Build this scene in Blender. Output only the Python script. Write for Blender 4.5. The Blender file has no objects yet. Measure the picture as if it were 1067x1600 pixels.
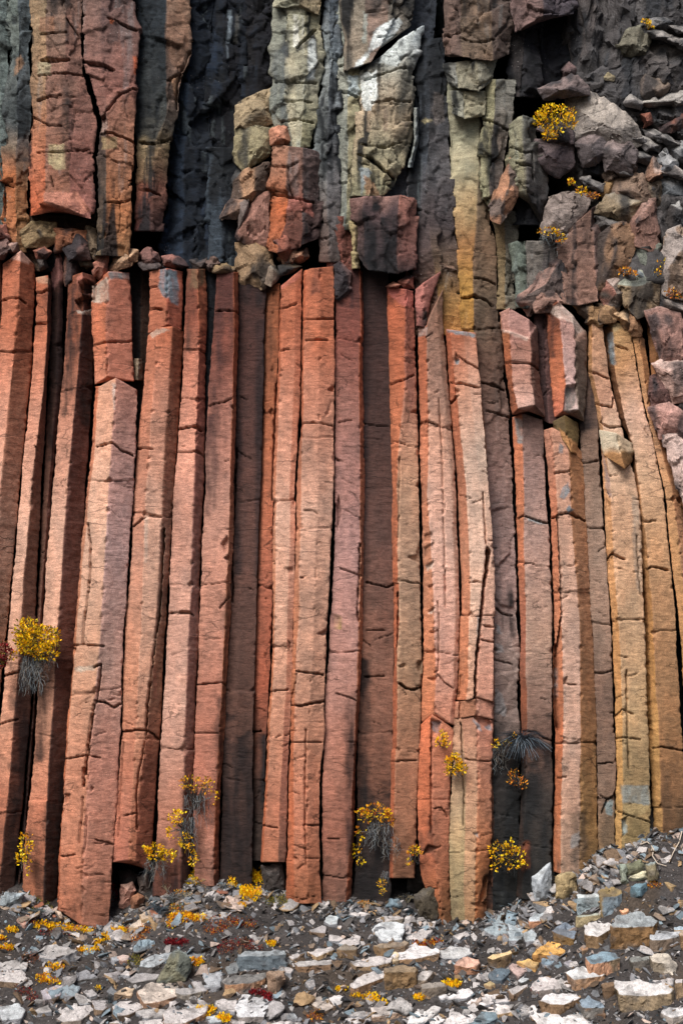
import bpy, bmesh, math, random
import numpy as np
from mathutils import Vector

# ------------------------------------------------------------------ camera, sky, sun, exposure
scene = bpy.context.scene
COL = scene.collection
DIST, ZC, PYH = 26.0, 3.0, 1100.0
cam_d = bpy.data.cameras.new("camera"); cam = bpy.data.objects.new("camera", cam_d); COL.objects.link(cam)
cam.location = (0, -DIST, ZC); cam.rotation_euler = (math.radians(90), 0, 0)
cam_d.sensor_fit = 'VERTICAL'; cam_d.sensor_height = 24.0; cam_d.lens = 24.0 * DIST / 16.0
cam_d.shift_y = (PYH - 800.0) / 1600.0
cam_d.clip_start = 0.1; cam_d.clip_end = 2000
scene.camera = cam

SUN_EL, SUN_AZ = math.radians(46), math.radians(27)      # azimuth: degrees to the left of the camera's axis
world = bpy.data.worlds.new("World"); scene.world = world; world.use_nodes = True
wn = world.node_tree.nodes; wl = world.node_tree.links
sky = wn.new('ShaderNodeTexSky'); sky.sky_type = 'NISHITA'; sky.sun_disc = False
sky.sun_elevation = SUN_EL; sky.sun_rotation = math.radians(180) + SUN_AZ
sky.dust_density = 4.0; sky.air_density = 1.0; sky.ozone_density = 1.0
wl.new(sky.outputs[0], wn['Background'].inputs['Color']); wn['Background'].inputs['Strength'].default_value = 0.066
sun_d = bpy.data.lights.new("sun", 'SUN'); sun = bpy.data.objects.new("sun", sun_d); COL.objects.link(sun)
sun_d.energy = 3.0; sun_d.angle = math.radians(34); sun_d.color = (1.0, 0.965, 0.92)
sd = Vector((-math.sin(SUN_AZ) * math.cos(SUN_EL), -math.cos(SUN_AZ) * math.cos(SUN_EL), math.sin(SUN_EL)))
sun.rotation_euler = sd.to_track_quat('Z', 'Y').to_euler(); sun.location = sd * 60
vs = scene.view_settings
vs.view_transform = 'Standard'; vs.look = 'None'; vs.gamma = 1.0; vs.use_curve_mapping = False
vs.exposure = 0.74

# ------------------------------------------------------------------ helpers
RNG = np.random.default_rng(7)

def P(px, py, Y):
    """a point of the cliff given as (across, down) in centimetres of the cliff plane and its depth Y in metres"""
    px = np.asarray(px, float); py = np.asarray(py, float); Y = np.asarray(Y, float)
    s = (DIST + Y) / DIST
    return np.stack([(px - 533.5) / 100 * s, Y + 0 * px, ZC + (PYH - py) / 100 * s], -1)

def lin(c):
    c = np.asarray(c, float) / 255.0
    return np.where(c <= 0.04045, c / 12.92, ((c + 0.055) / 1.055) ** 2.4)
ALB = 0.78
def A(c): return lin(c) * ALB

def _hash(ix, iy, iz, seed):
    h = (ix.astype(np.int64) * 374761393 + iy.astype(np.int64) * 668265263 + iz.astype(np.int64) * 2147483647 + seed * 1274126177) & 0xFFFFFFFF
    h = ((h ^ (h >> 13)) * 1274126177) & 0xFFFFFFFF
    h = ((h ^ (h >> 16)) * 2246822519) & 0xFFFFFFFF
    return ((h ^ (h >> 15)) & 0xFFFF) / 32767.5 - 1.0

def vnoise(p, seed=0):
    p = np.asarray(p, float); i = np.floor(p); f = p - i; f = f * f * f * (f * (f * 6 - 15) + 10)
    i = i.astype(np.int64); x, y, z = i[..., 0], i[..., 1], i[..., 2]; fx, fy, fz = f[..., 0], f[..., 1], f[..., 2]
    def h(a, b, c): return _hash(x + a, y + b, z + c, seed)
    a = h(0, 0, 0) * (1 - fx) + h(1, 0, 0) * fx; b = h(0, 1, 0) * (1 - fx) + h(1, 1, 0) * fx
    c = h(0, 0, 1) * (1 - fx) + h(1, 0, 1) * fx; d = h(0, 1, 1) * (1 - fx) + h(1, 1, 1) * fx
    return (a * (1 - fy) + b * fy) * (1 - fz) + (c * (1 - fy) + d * fy) * fz

def fbm(p, seed=0, o=3):
    r = 0; a = 1.0; t = 0
    for k in range(o):
        r = r + a * vnoise(p * (2.03 ** k) + 17.3 * k, seed + k); t += a; a *= 0.5
    return r / t

def smooth(x, a, b):
    t = np.clip((x - a) / (b - a), 0, 1); return t * t * (3 - 2 * t)

def seg_dist(x, y, pts):
    d = np.full(x.shape, 1e9)
    for (ax, ay), (bx, by) in zip(pts[:-1], pts[1:]):
        vx, vy = bx - ax, by - ay; L = vx * vx + vy * vy + 1e-9
        t = np.clip(((x - ax) * vx + (y - ay) * vy) / L, 0, 1)
        d = np.minimum(d, np.hypot(x - ax - t * vx, y - ay - t * vy))
    return d

def in_poly(x, y, poly):
    """signed: about how many centimetres inside (positive) the polygon"""
    ins = np.zeros(x.shape, bool); n = len(poly)
    for i in range(n):
        (x1, y1), (x2, y2) = poly[i], poly[(i + 1) % n]
        c = ((y1 > y) != (y2 > y)) & (x < (x2 - x1) * (y - y1) / (y2 - y1 + 1e-12) + x1)
        ins ^= c
    d = seg_dist(x, y, list(poly) + [poly[0]])
    return np.where(ins, d, -d)

def facets(x, y, cell, seed, amp, tilt):
    """broken rock: tilted flat cells, a step between neighbours. returns depth in metres and a distance to the nearest step"""
    gx = np.floor(x / cell).astype(np.int64); gy = np.floor(y / cell).astype(np.int64)
    b1 = np.full(x.shape, 1e9); b2 = np.full(x.shape, 1e9); off = np.zeros(x.shape); z0 = np.zeros_like(gx)
    for i in (-1, 0, 1):
        for j in (-1, 0, 1):
            cx, cy = gx + i, gy + j
            sx = (cx + 0.5 + 0.48 * _hash(cx, cy, z0, seed)) * cell; sy = (cy + 0.5 + 0.48 * _hash(cx, cy, z0, seed + 1)) * cell
            d = np.hypot(x - sx, (y - sy) * 0.75)
            o = amp * _hash(cx, cy, z0, seed + 2) + tilt * 0.01 * (_hash(cx, cy, z0, seed + 3) * (x - sx) + _hash(cx, cy, z0, seed + 4) * (y - sy))
            new = d < b1
            b2 = np.where(new, b1, np.minimum(b2, d)); off = np.where(new, o, off); b1 = np.where(new, d, b1)
    return off, b2 - b1

def link_mesh(name, co, quads, tris, col, mat, parent=None, flat=False):
    me = bpy.data.meshes.new(name)
    nq, nt = len(quads), len(tris)
    me.vertices.add(len(co)); me.vertices.foreach_set('co', np.ascontiguousarray(co, dtype=np.float32).ravel())
    loops = np.concatenate([np.asarray(quads, np.int32).ravel(), np.asarray(tris, np.int32).ravel()]) if nt else np.asarray(quads, np.int32).ravel()
    starts = np.concatenate([np.arange(nq) * 4, nq * 4 + np.arange(nt) * 3]).astype(np.int32)
    me.loops.add(len(loops)); me.loops.foreach_set('vertex_index', loops.astype(np.int32))
    me.polygons.add(nq + nt); me.polygons.foreach_set('loop_start', starts)
    me.polygons.foreach_set('use_smooth', np.full(nq + nt, not flat, dtype=bool))
    me.update(calc_edges=True); me.validate()
    if col is not None:
        at = me.color_attributes.new('Col', 'FLOAT_COLOR', 'POINT')
        c4 = np.ones((len(co), 4), np.float32); c4[:, :3] = col
        at.data.foreach_set('color', c4.ravel())
    me.materials.append(mat)
    o = bpy.data.objects.new(name, me); COL.objects.link(o)
    if parent: o.parent = parent
    return o

def centre(o):
    """put the object's origin at its own base"""
    me = o.data; n = len(me.vertices); a = np.empty(n * 3, np.float32); me.vertices.foreach_get('co', a); a = a.reshape(-1, 3)
    c = (a.min(0) + a.max(0)) / 2; c[2] = a[:, 2].min()
    me.vertices.foreach_set('co', (a - c).ravel()); o.location = [float(v) for v in c]; me.update()

def tag(o, label=None, cat=None, group=None, kind=None):
    if label: o['label'] = label
    if cat: o['category'] = cat
    if group: o['group'] = group
    if kind: o['kind'] = kind
    return o

# ------------------------------------------------------------------ materials
def rock_mat(name, bump=0.5, speck=0.5, fine=60.0, strata=True, rough=0.85, var=0.35, specdark=0.35):
    m = bpy.data.materials.new(name); m.use_nodes = True
    nt = m.node_tree; N = nt.nodes; L = nt.links; bs = N['Principled BSDF']
    bs.inputs['Roughness'].default_value = rough; bs.inputs['Specular IOR Level'].default_value = 0.25
    at = N.new('ShaderNodeAttribute'); at.attribute_name = 'Col'
    geo = N.new('ShaderNodeNewGeometry')
    def noise(scale, det, rgh=0.6, vec=None):
        n = N.new('ShaderNodeTexNoise'); n.inputs['Scale'].default_value = scale; n.inputs['Detail'].default_value = det
        n.inputs['Roughness'].default_value = rgh; L.new(vec or geo.outputs['Position'], n.inputs['Vector']); return n
    def ramp(src, a, b, ca, cb):
        r = N.new('ShaderNodeMapRange'); r.inputs[1].default_value = a; r.inputs[2].default_value = b
        r.inputs[3].default_value = ca; r.inputs[4].default_value = cb; L.new(src, r.inputs[0]); return r.outputs[0]
    def mul(c, f):
        x = N.new('ShaderNodeVectorMath'); x.operation = 'SCALE'; L.new(c, x.inputs[0]); L.new(f, x.inputs['Scale']); return x.outputs[0]
    n1 = noise(fine, 5, 0.78); n2 = noise(9.0, 5, 0.65)
    c = mul(at.outputs['Color'], ramp(n1.outputs['Fac'], 0.34, 0.66, 1 - var, 1 + var))
    c = mul(c, ramp(n2.outputs['Fac'], 0.3, 0.7, 1 - var * 0.6, 1 + var * 0.6))
    h = n1.outputs['Fac']
    if strata:                                             # fine slanting ribs across the columns
        mp = N.new('ShaderNodeMapping'); mp.inputs['Scale'].default_value = (9.0, 9.0, 30.0); mp.inputs['Rotation'].default_value = (0, math.radians(13), 0)
        L.new(geo.outputs['Position'], mp.inputs['Vector'])
        n3 = noise(1.0, 4, 0.6, mp.outputs[0])
        c = mul(c, ramp(n3.outputs['Fac'], 0.34, 0.66, 0.84, 1.11))
        ad = N.new('ShaderNodeMath'); ad.operation = 'MULTIPLY_ADD'; L.new(n3.outputs['Fac'], ad.inputs[0]); ad.inputs[1].default_value = 1.1; L.new(h, ad.inputs[2]); h = ad.outputs[0]
    # hairline fissures: thin edges of stretched cells, kept in patches
    mp2 = N.new('ShaderNodeMapping'); mp2.inputs['Scale'].default_value = (1.5, 1.5, 6.5); L.new(geo.outputs['Position'], mp2.inputs['Vector'])
    nd = noise(7.0, 4); dm = N.new('ShaderNodeMix'); dm.data_type = 'VECTOR'; dm.inputs[0].default_value = 0.3; L.new(mp2.outputs[0], dm.inputs[4]); L.new(nd.outputs['Color'], dm.inputs[5])
    ve = N.new('ShaderNodeTexVoronoi'); ve.feature = 'DISTANCE_TO_EDGE'; ve.inputs['Scale'].default_value = 1.0; L.new(dm.outputs[1], ve.inputs['Vector'])
    np_ = noise(1.7, 3); wdt = ramp(np_.outputs['Fac'], 0.5, 0.75, 0.0, 0.03)
    fs = N.new('ShaderNodeMath'); fs.operation = 'LESS_THAN'; L.new(ve.outputs['Distance'], fs.inputs[0]); L.new(wdt, fs.inputs[1])
    c = mul(c, ramp(fs.outputs[0], 0, 1, 1.0, 0.5))
    # small dark pits and pale lichen specks
    vp = N.new('ShaderNodeTexVoronoi'); vp.inputs['Scale'].default_value = 34.0; L.new(geo.outputs['Position'], vp.inputs['Vector'])
    npit = noise(3.1, 3); pt = N.new('ShaderNodeMath'); pt.operation = 'LESS_THAN'; L.new(vp.outputs['Distance'], pt.inputs[0]); L.new(ramp(npit.outputs['Fac'], 0.4, 0.75, 0.0, 0.3), pt.inputs[1])
    c = mul(c, ramp(pt.outputs[0], 0, 1, 1.0, 0.55))
    vo = N.new('ShaderNodeTexVoronoi'); vo.inputs['Scale'].default_value = 16.0; L.new(geo.outputs['Position'], vo.inputs['Vector'])
    nm = noise(1.3, 3)
    lt = N.new('ShaderNodeMath'); lt.operation = 'LESS_THAN'; L.new(vo.outputs['Distance'], lt.inputs[0]); L.new(ramp(nm.outputs['Fac'], 0.45, 0.75, 0.0, 0.2 * speck + 0.001), lt.inputs[1])
    mx = N.new('ShaderNodeMix'); mx.data_type = 'RGBA'; L.new(lt.outputs[0], mx.inputs[0]); L.new(c, mx.inputs[6]); mx.inputs[7].default_value = (0.34, 0.32, 0.31, 1)
    L.new(mx.outputs[2], bs.inputs['Base Color'])
    b = N.new('ShaderNodeBump'); b.inputs['Strength'].default_value = bump; b.inputs['Distance'].default_value = 0.02
    hs = N.new('ShaderNodeMath'); hs.operation = 'MULTIPLY_ADD'; L.new(fs.outputs[0], hs.inputs[0]); hs.inputs[1].default_value = -1.2; L.new(h, hs.inputs[2])
    L.new(hs.outputs[0], b.inputs['Height']); L.new(b.outputs[0], bs.inputs['Normal'])
    return m

M_COL = rock_mat('column_basalt', bump=0.75, speck=0.3, fine=75, var=0.44)
M_UP = rock_mat('weathered_basalt', bump=0.7, speck=0.6, fine=55, strata=True, var=0.5)
M_STONE = rock_mat('talus_stone', bump=0.6, speck=0.5, fine=60, strata=False, var=0.42)
M_SOIL = rock_mat('dark_soil', bump=1.0, speck=0.7, fine=35, strata=False, rough=0.95, var=0.5)

# ------------------------------------------------------------------ one prism of rock: columns and the tall blocks above
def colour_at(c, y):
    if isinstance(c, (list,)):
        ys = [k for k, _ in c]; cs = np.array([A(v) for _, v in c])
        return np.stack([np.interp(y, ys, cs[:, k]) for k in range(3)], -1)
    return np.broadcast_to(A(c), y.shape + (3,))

STRIP_SEED = [0]
def strip(name, label, cat, group, ys, lines, dep, cols, base=0.0, back=0.9, tops=None, bots=None, cracks=(), notches=(), patches=(), stains=(),
          rough=1.0, fac=0.0, streak=0.0, grid=1.8, joints=2, chips=10, gap=0.35, mat=None, capdrop=0.0, underback=0.0):
    STRIP_SEED[0] += 1; sd_ = STRIP_SEED[0]; rng = np.random.default_rng(1000 + sd_)
    nl = len(lines)
    tops = list(tops) if tops else [ys[0]] * nl; bots = list(bots) if bots else [ys[-1]] * nl
    t0, b0 = float(np.mean(tops)), float(np.mean(bots))
    ny = max(6, int((b0 - t0) / grid)); Yv = np.linspace(t0, b0, ny + 1)
    k = max(1, int(9 / grid)); ker = np.hanning(2 * k + 3)[1:-1]; ker /= ker.sum()
    LX, LY, LD = [], [], []
    JL = [(yj, rng.normal(0, 7)) for yj in np.cumsum(rng.uniform(110, 520, 12)) + t0 if yj < b0 - 15] if joints >= 2 else []
    shx = np.zeros(ny + 1); shd = np.zeros(ny + 1)
    for yj, _ in JL: shx[Yv > yj] += rng.normal(0, 1.0); shd[Yv > yj] += rng.normal(0, .018)
    shx -= np.linspace(0, shx[-1], ny + 1)
    fall = min(40.0, (b0 - t0) * 0.35)
    for i, l in enumerate(lines):
        yy = Yv + (tops[i] - t0) * np.exp(-(Yv - t0) / fall) + (bots[i] - b0) * np.exp(-(b0 - Yv) / fall)
        x = np.interp(yy, ys, l); xp = np.pad(x, k, mode='edge'); x = np.convolve(xp, ker[:2 * k + 1] / ker[:2 * k + 1].sum(), 'valid')
        q = np.stack([yy * 0 + i * 7.7 + sd_ * 3.1, yy * 0, yy], -1)
        x = x + 1.3 * fbm(q * [1, 1, 1 / 45.0], 5, 2) * rough + 0.8 * fbm(q * [1, 1, 1 / 7.0], 9, 2) * rough
        d = dep[i] if isinstance(dep[i], (list, tuple)) else dep[i] * (1.0 if i == 0 else 1.45 if i == nl - 1 and dep[i] > 0 else 1.0); d = np.interp(yy, ys, d) if isinstance(d, (list, tuple)) else yy * 0 + d
        LX.append(x + shx); LY.append(yy); LD.append(d + shd)
    LX[0] = LX[0] + gap; LX[-1] = LX[-1] - gap
    gx, gy, gd, fi, uu = [], [], [], [], []
    nb = 6
    wl_ = float(np.mean(LX[-1] - LX[0]))
    ins = min(6.0, wl_ * 0.12)
    for j in range(nb):                                    # left flank, back to front
        t = (1 - j / nb) ** 1.5
        gx.append(LX[0] + ins * t); gy.append(LY[0]); gd.append(LD[0] + back * t); fi.append(0); uu.append(0.0)
    for i in range(nl - 1):
        n = max(2, int(np.mean(np.abs(LX[i + 1] - LX[i])) / grid) + 1)
        n = max(n, int(abs(np.mean(LD[i + 1] - LD[i])) * 100 / (grid * 2.5)) + 1)
        for j in range(n):
            t = j / n; gx.append(LX[i] * (1 - t) + LX[i + 1] * t); gy.append(LY[i] * (1 - t) + LY[i + 1] * t); gd.append(LD[i] * (1 - t) + LD[i + 1] * t); fi.append(i); uu.append(i + t)
    for j in range(nb + 1):
        t = (j / nb) ** 1.5
        gx.append(LX[-1] - ins * t); gy.append(LY[-1]); gd.append(LD[-1] + back * t); fi.append(nl - 2); uu.append(nl - 1.0)
    X = np.stack(gx, 1); Yp = np.stack(gy, 1); D = np.stack(gd, 1) + base
    nu = X.shape[1]; fi = np.array(fi)
    if underback:                                          # the underside of a hanging prism climbs towards its back
        bk = np.clip((D - base - max(np.max(v) for v in LD)) / back, 0, 1)
        Yp = Yp - underback * bk * np.exp(-(b0 - Yv)[:, None] / 15.0)
    # ---- relief
    q = P(X, Yp, D)
    dv = np.gradient(q, axis=0); du = np.gradient(q, axis=1); nrm = np.cross(du, dv); nrm /= (np.linalg.norm(nrm, axis=-1, keepdims=True) + 1e-9)
    if nrm[ny // 2, nb + 1, 1] > 0: nrm = -nrm
    off = np.array([sd_ * 5.13, 0, 0])
    h = 0.022 * fbm((q + off) * [2.2, 2.2, 1.1], 21, 3)
    zz = q[..., 2] + 0.22 * q[..., 0]
    h = h + 0.007 * fbm(np.stack([q[..., 0] * 7, q[..., 1] * 7, zz * 20], -1) + off, 31, 2) + 0.006 * fbm((q + off) * 18, 41, 2)
    h = h * rough
    if fac:
        f1, e1 = facets(X + 7 * vnoise(q * 4, 3) + 2 * vnoise(q * 15, 33), Yp + 7 * vnoise(q * 4, 4) + 2 * vnoise(q * 15, 34), 58, sd_ * 11, 0.04, 0.26)
        f2, e2 = facets(X + 2 * vnoise(q * 12, 5), Yp + 2 * vnoise(q * 12, 6), 22, sd_ * 11 + 5, 0.016, 0.3)
        h = h + fac * (f1 + f2)
        mk = smooth(vnoise(q * 2.2 + off, 8), -.15, .15); mk2 = smooth(vnoise(q * 3.1 + off, 18), .1, .4)
        h = h - min(1.0, fac * 1.6) * (0.06 * mk * (1 - smooth(e1, 0.15, 1.5)) + 0.035 * mk2 * (1 - smooth(e2, 0.1, 1.1)))
    front = (D < base + max(np.max(v) for v in LD) + 0.03)
    push = np.zeros_like(X)
    xw = X + 0.9 * vnoise(q * 14, 77); yw = Yp + 0.75 * vnoise(q * 14, 78)
    for c in cracks:
        w, dp, pts = c[0], c[1], c[2]
        d = seg_dist(xw, yw, pts); push = np.maximum(push, dp * 1.9 * (1 - smooth(d, w * 0.42, w * 0.42 + .95)))
    x0, x1 = LX[0], LX[-1]; DM = [float(np.mean(v)) for v in LD]; CH = [0, nl - 1] + [i for i in range(1, nl - 1) if abs(DM[i] - (DM[i - 1] + DM[i + 1]) / 2) > .04] * 2
    for yj, tl in JL:                                      # joints right across the prism
        r = int(np.clip((yj - t0) / (b0 - t0) * ny, 0, ny)); w_ = x1[r] - x0[r]
        pts = [(x0[r] + w_ * t, yj + rng.normal(0, .9) + (t - .5) * tl) for t in np.linspace(-.1, 1.1, 6)]
        d = seg_dist(xw, yw, pts); push = np.maximum(push, rng.uniform(0.012, 0.1) * (1 - smooth(d, 0.22, rng.uniform(.9, 1.6))))
        for _k in range(rng.integers(1, 4)):                   # corners broken off beside the joint
            i = CH[rng.integers(0, len(CH))]; cx = LX[i][r]; s_ = rng.uniform(2.5, 6.5); yc = yj + rng.uniform(-2, 2); e = rng.uniform(.7, 1.6)
            g = 1 - np.abs(xw - cx) / s_ - np.abs(yw - yc) / (s_ * e); push = np.maximum(push, np.clip(g * 2.2, 0, .8) * 0.09)
    for _ in range(joints * 3 if (mat or M_COL) is M_COL else joints * 2):   # short hairline cracks, more of them low down
        yj = t0 + 5 + (b0 - t0 - 10) * rng.uniform(0, 1) ** .62; r = int(np.clip((yj - t0) / (b0 - t0) * ny, 0, ny)); w_ = x1[r] - x0[r]; a = rng.uniform(0, .9); tl2 = rng.normal(0, 5); b = a + rng.uniform(.12, .55) * rng.choice([-1, 1])
        pts = [(x0[r] + w_ * (a + (b - a) * t), yj + rng.normal(0, .55) + t * tl2) for t in np.linspace(0, 1, 4)]
        d = seg_dist(xw, yw, pts); push = np.maximum(push, rng.uniform(0.02, 0.07) * (1 - smooth(d, 0.2, rng.uniform(.8, 1.3))))
    for _ in range(int(chips * 2.6)):                                 # flakes knocked off the arrises
        i = CH[rng.integers(0, len(CH))]; yj = rng.uniform(t0, b0); r = int(np.clip((yj - t0) / (b0 - t0) * ny, 0, ny))
        cx = LX[i][r]; s = rng.uniform(1.0, 3.8); e = rng.uniform(.8, 2.6)
        g = 1 - np.abs(X - cx) / s - np.abs(yw - yj + 0.4 * (X - cx)) / (s * e); push = np.maximum(push, np.clip(g, 0, 0.45) * 0.1)
    for poly, dp in notches:
        s = in_poly(xw, yw, poly); push = np.maximum(push, dp * smooth(s, -0.6, 1.0))
    q = q + nrm * h[..., None]
    q[..., 1] += np.where(front, push, push * 0.3)
    # ---- colour
    C = np.zeros(X.shape + (3,))
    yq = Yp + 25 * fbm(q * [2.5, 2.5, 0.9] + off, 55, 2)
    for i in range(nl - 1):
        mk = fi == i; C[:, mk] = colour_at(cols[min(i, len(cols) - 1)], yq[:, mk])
    if (mat or M_COL) is M_COL:
        tl_ = smooth(C.mean(-1, keepdims=True), .03, .22); C = C * (1 + tl_ * np.array([-.02, .145, .3])); C = C.mean(-1, keepdims=True) * .06 + C * .94
    else: C = C * np.array([0.95, 1.0, 1.12])
    v1 = fbm(q * [1.6, 1.6, 0.7] + off, 61, 3)[..., None]; v2 = fbm(q * [5, 5, 3.0] + off, 62, 3)[..., None]
    C = C * (1 + 0.28 * v1 + 0.22 * v2) * (1 + v2 * np.array([0.05, -0.02, -0.06]))
    if streak:                                             # dark lichen and seepage run down the rock
        sn = fbm(q * [4.5, 4.5, 0.42] + off, 71, 4) + 0.35 * fbm(q * [1.1, 1.1, 0.5] + off, 72, 2)
        m = smooth(sn, 0.32 - 0.55 * streak, 0.62 - 0.55 * streak)[..., None] * 0.93
        C = C * (1 - m) + A((15, 20, 26)) * m
        wn_ = fbm(q * [9, 9, 0.8] + off, 73, 3); m = (smooth(wn_, 0.38, 0.65) * 0.4 * min(1, streak * 2))[..., None]
        C = C * (1 - m) + A((130, 142, 146)) * m
    nz = 3.5 * fbm(q * 5 + off, 81, 3)
    stn = fbm(q * [8, 8, 1.3] + off, 82, 3) if len(stains) else 0
    for st in stains:                                      # (polygon, colour, strength, softness); some of the boxes paint shade
        poly, c, s, soft = st
        m = (s * smooth(in_poly(X + nz * soft * 0.22, Yp + nz * soft * 0.9, poly), -soft, soft * 0.6) * np.clip(.78 + 1.1 * stn, .25, 1.1))[..., None]
        m = m.clip(0, 1); C = C * (1 - m) + A(c) * (1 + 0.3 * v2) * m.clip(0, 1)
    for poly, c in patches:
        m = smooth(in_poly(X + 0.5 * nz + 1.2 * vnoise(q * 22, 88), Yp + 0.6 * nz + 1.5 * vnoise(q * 22, 89), poly), -1.3, 1.3)[..., None] * (.86 + .3 * v2 - .25 * smooth(fbm(q * [20, 20, 8] + off, 87, 2), 0.05, .35)[..., None]).clip(0, 1)
        C = C * (1 - m) + A(c) * (1 + 0.2 * v2) * m
    # ---- mesh
    co = q.reshape(-1, 3); idx = np.arange((ny + 1) * nu).reshape(ny + 1, nu)
    nxt = np.roll(idx, -1, axis=1)
    quads = np.stack([idx[:-1], idx[1:], nxt[1:], nxt[:-1]], -1).reshape(-1, 4)
    ct = q[0].mean(0); cb = q[-1].mean(0); n0 = len(co); ct[2] += capdrop
    co = np.concatenate([co, [ct, cb]])
    C = np.concatenate([C.reshape(-1, 3), [C[0].mean(0), C[-1].mean(0)]])
    tr = np.concatenate([np.stack([np.full(nu, n0), idx[0], nxt[0]], -1), np.stack([np.full(nu, n0 + 1), nxt[-1], idx[-1]], -1)])
    o = link_mesh(name, co, quads, tr, np.clip(C, 0.004, 0.85), mat or M_COL); centre(o)
    tag(o, label, cat, group, 'thing')
    return o
# ------------------------------------------------------------------ the colonnade: every column a thing of its own
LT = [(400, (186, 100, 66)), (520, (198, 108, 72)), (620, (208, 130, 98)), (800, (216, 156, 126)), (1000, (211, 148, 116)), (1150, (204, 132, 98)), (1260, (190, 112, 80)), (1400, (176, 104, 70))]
MD = [(400, (146, 76, 50)), (520, (152, 84, 56)), (650, (160, 100, 74)), (850, (172, 122, 98)), (1050, (164, 112, 84)), (1200, (158, 92, 68)), (1400, (140, 80, 58))]  # darker facet palettes hold some of the facets' shading besides rock colour
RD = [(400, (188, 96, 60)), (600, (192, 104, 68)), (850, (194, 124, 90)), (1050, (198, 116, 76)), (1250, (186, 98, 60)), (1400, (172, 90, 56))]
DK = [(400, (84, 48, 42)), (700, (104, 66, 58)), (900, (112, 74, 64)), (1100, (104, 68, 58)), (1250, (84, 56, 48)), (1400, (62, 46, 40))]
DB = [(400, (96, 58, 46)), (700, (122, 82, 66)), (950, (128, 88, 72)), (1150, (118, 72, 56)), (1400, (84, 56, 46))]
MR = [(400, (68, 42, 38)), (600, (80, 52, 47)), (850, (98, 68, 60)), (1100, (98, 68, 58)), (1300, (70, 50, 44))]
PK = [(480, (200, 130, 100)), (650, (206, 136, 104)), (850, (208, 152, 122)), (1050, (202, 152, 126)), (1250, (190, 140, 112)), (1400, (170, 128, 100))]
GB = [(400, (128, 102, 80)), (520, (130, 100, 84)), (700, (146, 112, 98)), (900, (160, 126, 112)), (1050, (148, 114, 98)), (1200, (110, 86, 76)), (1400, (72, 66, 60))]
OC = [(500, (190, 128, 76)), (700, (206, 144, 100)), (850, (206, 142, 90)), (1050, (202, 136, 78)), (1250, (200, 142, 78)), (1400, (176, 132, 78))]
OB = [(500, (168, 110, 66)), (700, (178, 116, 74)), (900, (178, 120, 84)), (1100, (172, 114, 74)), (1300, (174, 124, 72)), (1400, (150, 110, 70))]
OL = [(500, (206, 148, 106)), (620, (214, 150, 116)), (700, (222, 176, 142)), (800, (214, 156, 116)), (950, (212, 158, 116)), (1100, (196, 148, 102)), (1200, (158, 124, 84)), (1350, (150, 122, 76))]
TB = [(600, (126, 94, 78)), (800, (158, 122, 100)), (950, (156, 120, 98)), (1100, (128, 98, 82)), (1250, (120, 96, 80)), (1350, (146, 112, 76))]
BLK, GRY, BLU = (22, 22, 26), (150, 144, 142), (128, 140, 148)
GRP = 'rock columns of the cliff'
def box(x0, y0, x1, y1): return [(x0, y0), (x1, y0), (x1, y1), (x0, y1)]
def col(label, ys, lines, dep, cols, **k):
    return strip('basalt_column', label, 'rock column', GRP, ys, lines, dep, cols, **k)

# beyond the left edge of the photograph
for j, xx in enumerate((-70, -130, -195)):
    col('rust brown column standing outside the photograph past the left end of the wall', [400, 800, 1420], [[xx - 30, xx - 55, xx - 75], [xx + 2, xx - 25, xx - 45], [xx + 30, xx + 5, xx - 15]], [.15, 0, .18], [LT, DB], base=.1 + .15 * (j % 2), grid=3)
col('dark sliver of column at the very left edge above the red bush', [398, 600, 800, 1000, 1420], [[-45, -55, -70, -85, -110], [-14, -22, -38, -55, -80], [4, 2, -24, -48, -72]], [.2, .05, .15], [LT, DB], base=.35)
col('leftmost tall column with a round pale top, orange on its left face', [392, 500, 600, 750, 900, 1000, 1100, 1250, 1420],
    [[6, 2, -12, -25, -40, -50, -60, -75, -90], [33, 27, 17, 2, -12, -20, -30, -45, -60], [57, 54, 46, 31, 18, 9, -3, -20, -35]], [.16, 0, .17], [LT, MD],
    tops=[412, 391, 414], cracks=[(1.5, .06, [(2, 470), (15, 466), (30, 466), (40, 474)])], patches=[([(8, 402), (20, 389), (45, 390), (55, 405), (44, 411), (33, 408), (22, 406)], (208, 164, 148))], base=0)
col('narrow low topped column second from the left with two joints near its top', [432, 500, 600, 750, 900, 1050, 1200, 1320, 1425],
    [[57, 56, 49, 33, 20, 8, -6, -20, -30], [75, 75, 70, 51, 38, 29, 17, 6, -5], [82, 81, 75, 66, 58, 52, 40, 30, 20]], [.14, .05, .2], [LT, DB],
    tops=[434, 430, 440], cracks=[(1.8, .07, [(56, 458), (66, 457), (74, 452), (82, 457)]), (2, .07, [(54, 507), (68, 505), (80, 503)]), (2.4, .09, [(2, 1058), (14, 1054), (32, 1050)]), (1.5, .05, [(-5, 1135), (12, 1128), (28, 1124)])],
    patches=[([(58, 434), (68, 428), (80, 440), (80, 446), (66, 443), (59, 442)], (196, 156, 130))], stains=[(box(25, 1060, 60, 1440), BLK, .75, 14), (box(-20, 1210, 60, 1440), (44, 34, 32), .5, 30), (box(58, 455, 76, 475), (70, 44, 38), .6, 8)], base=.06)
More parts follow.
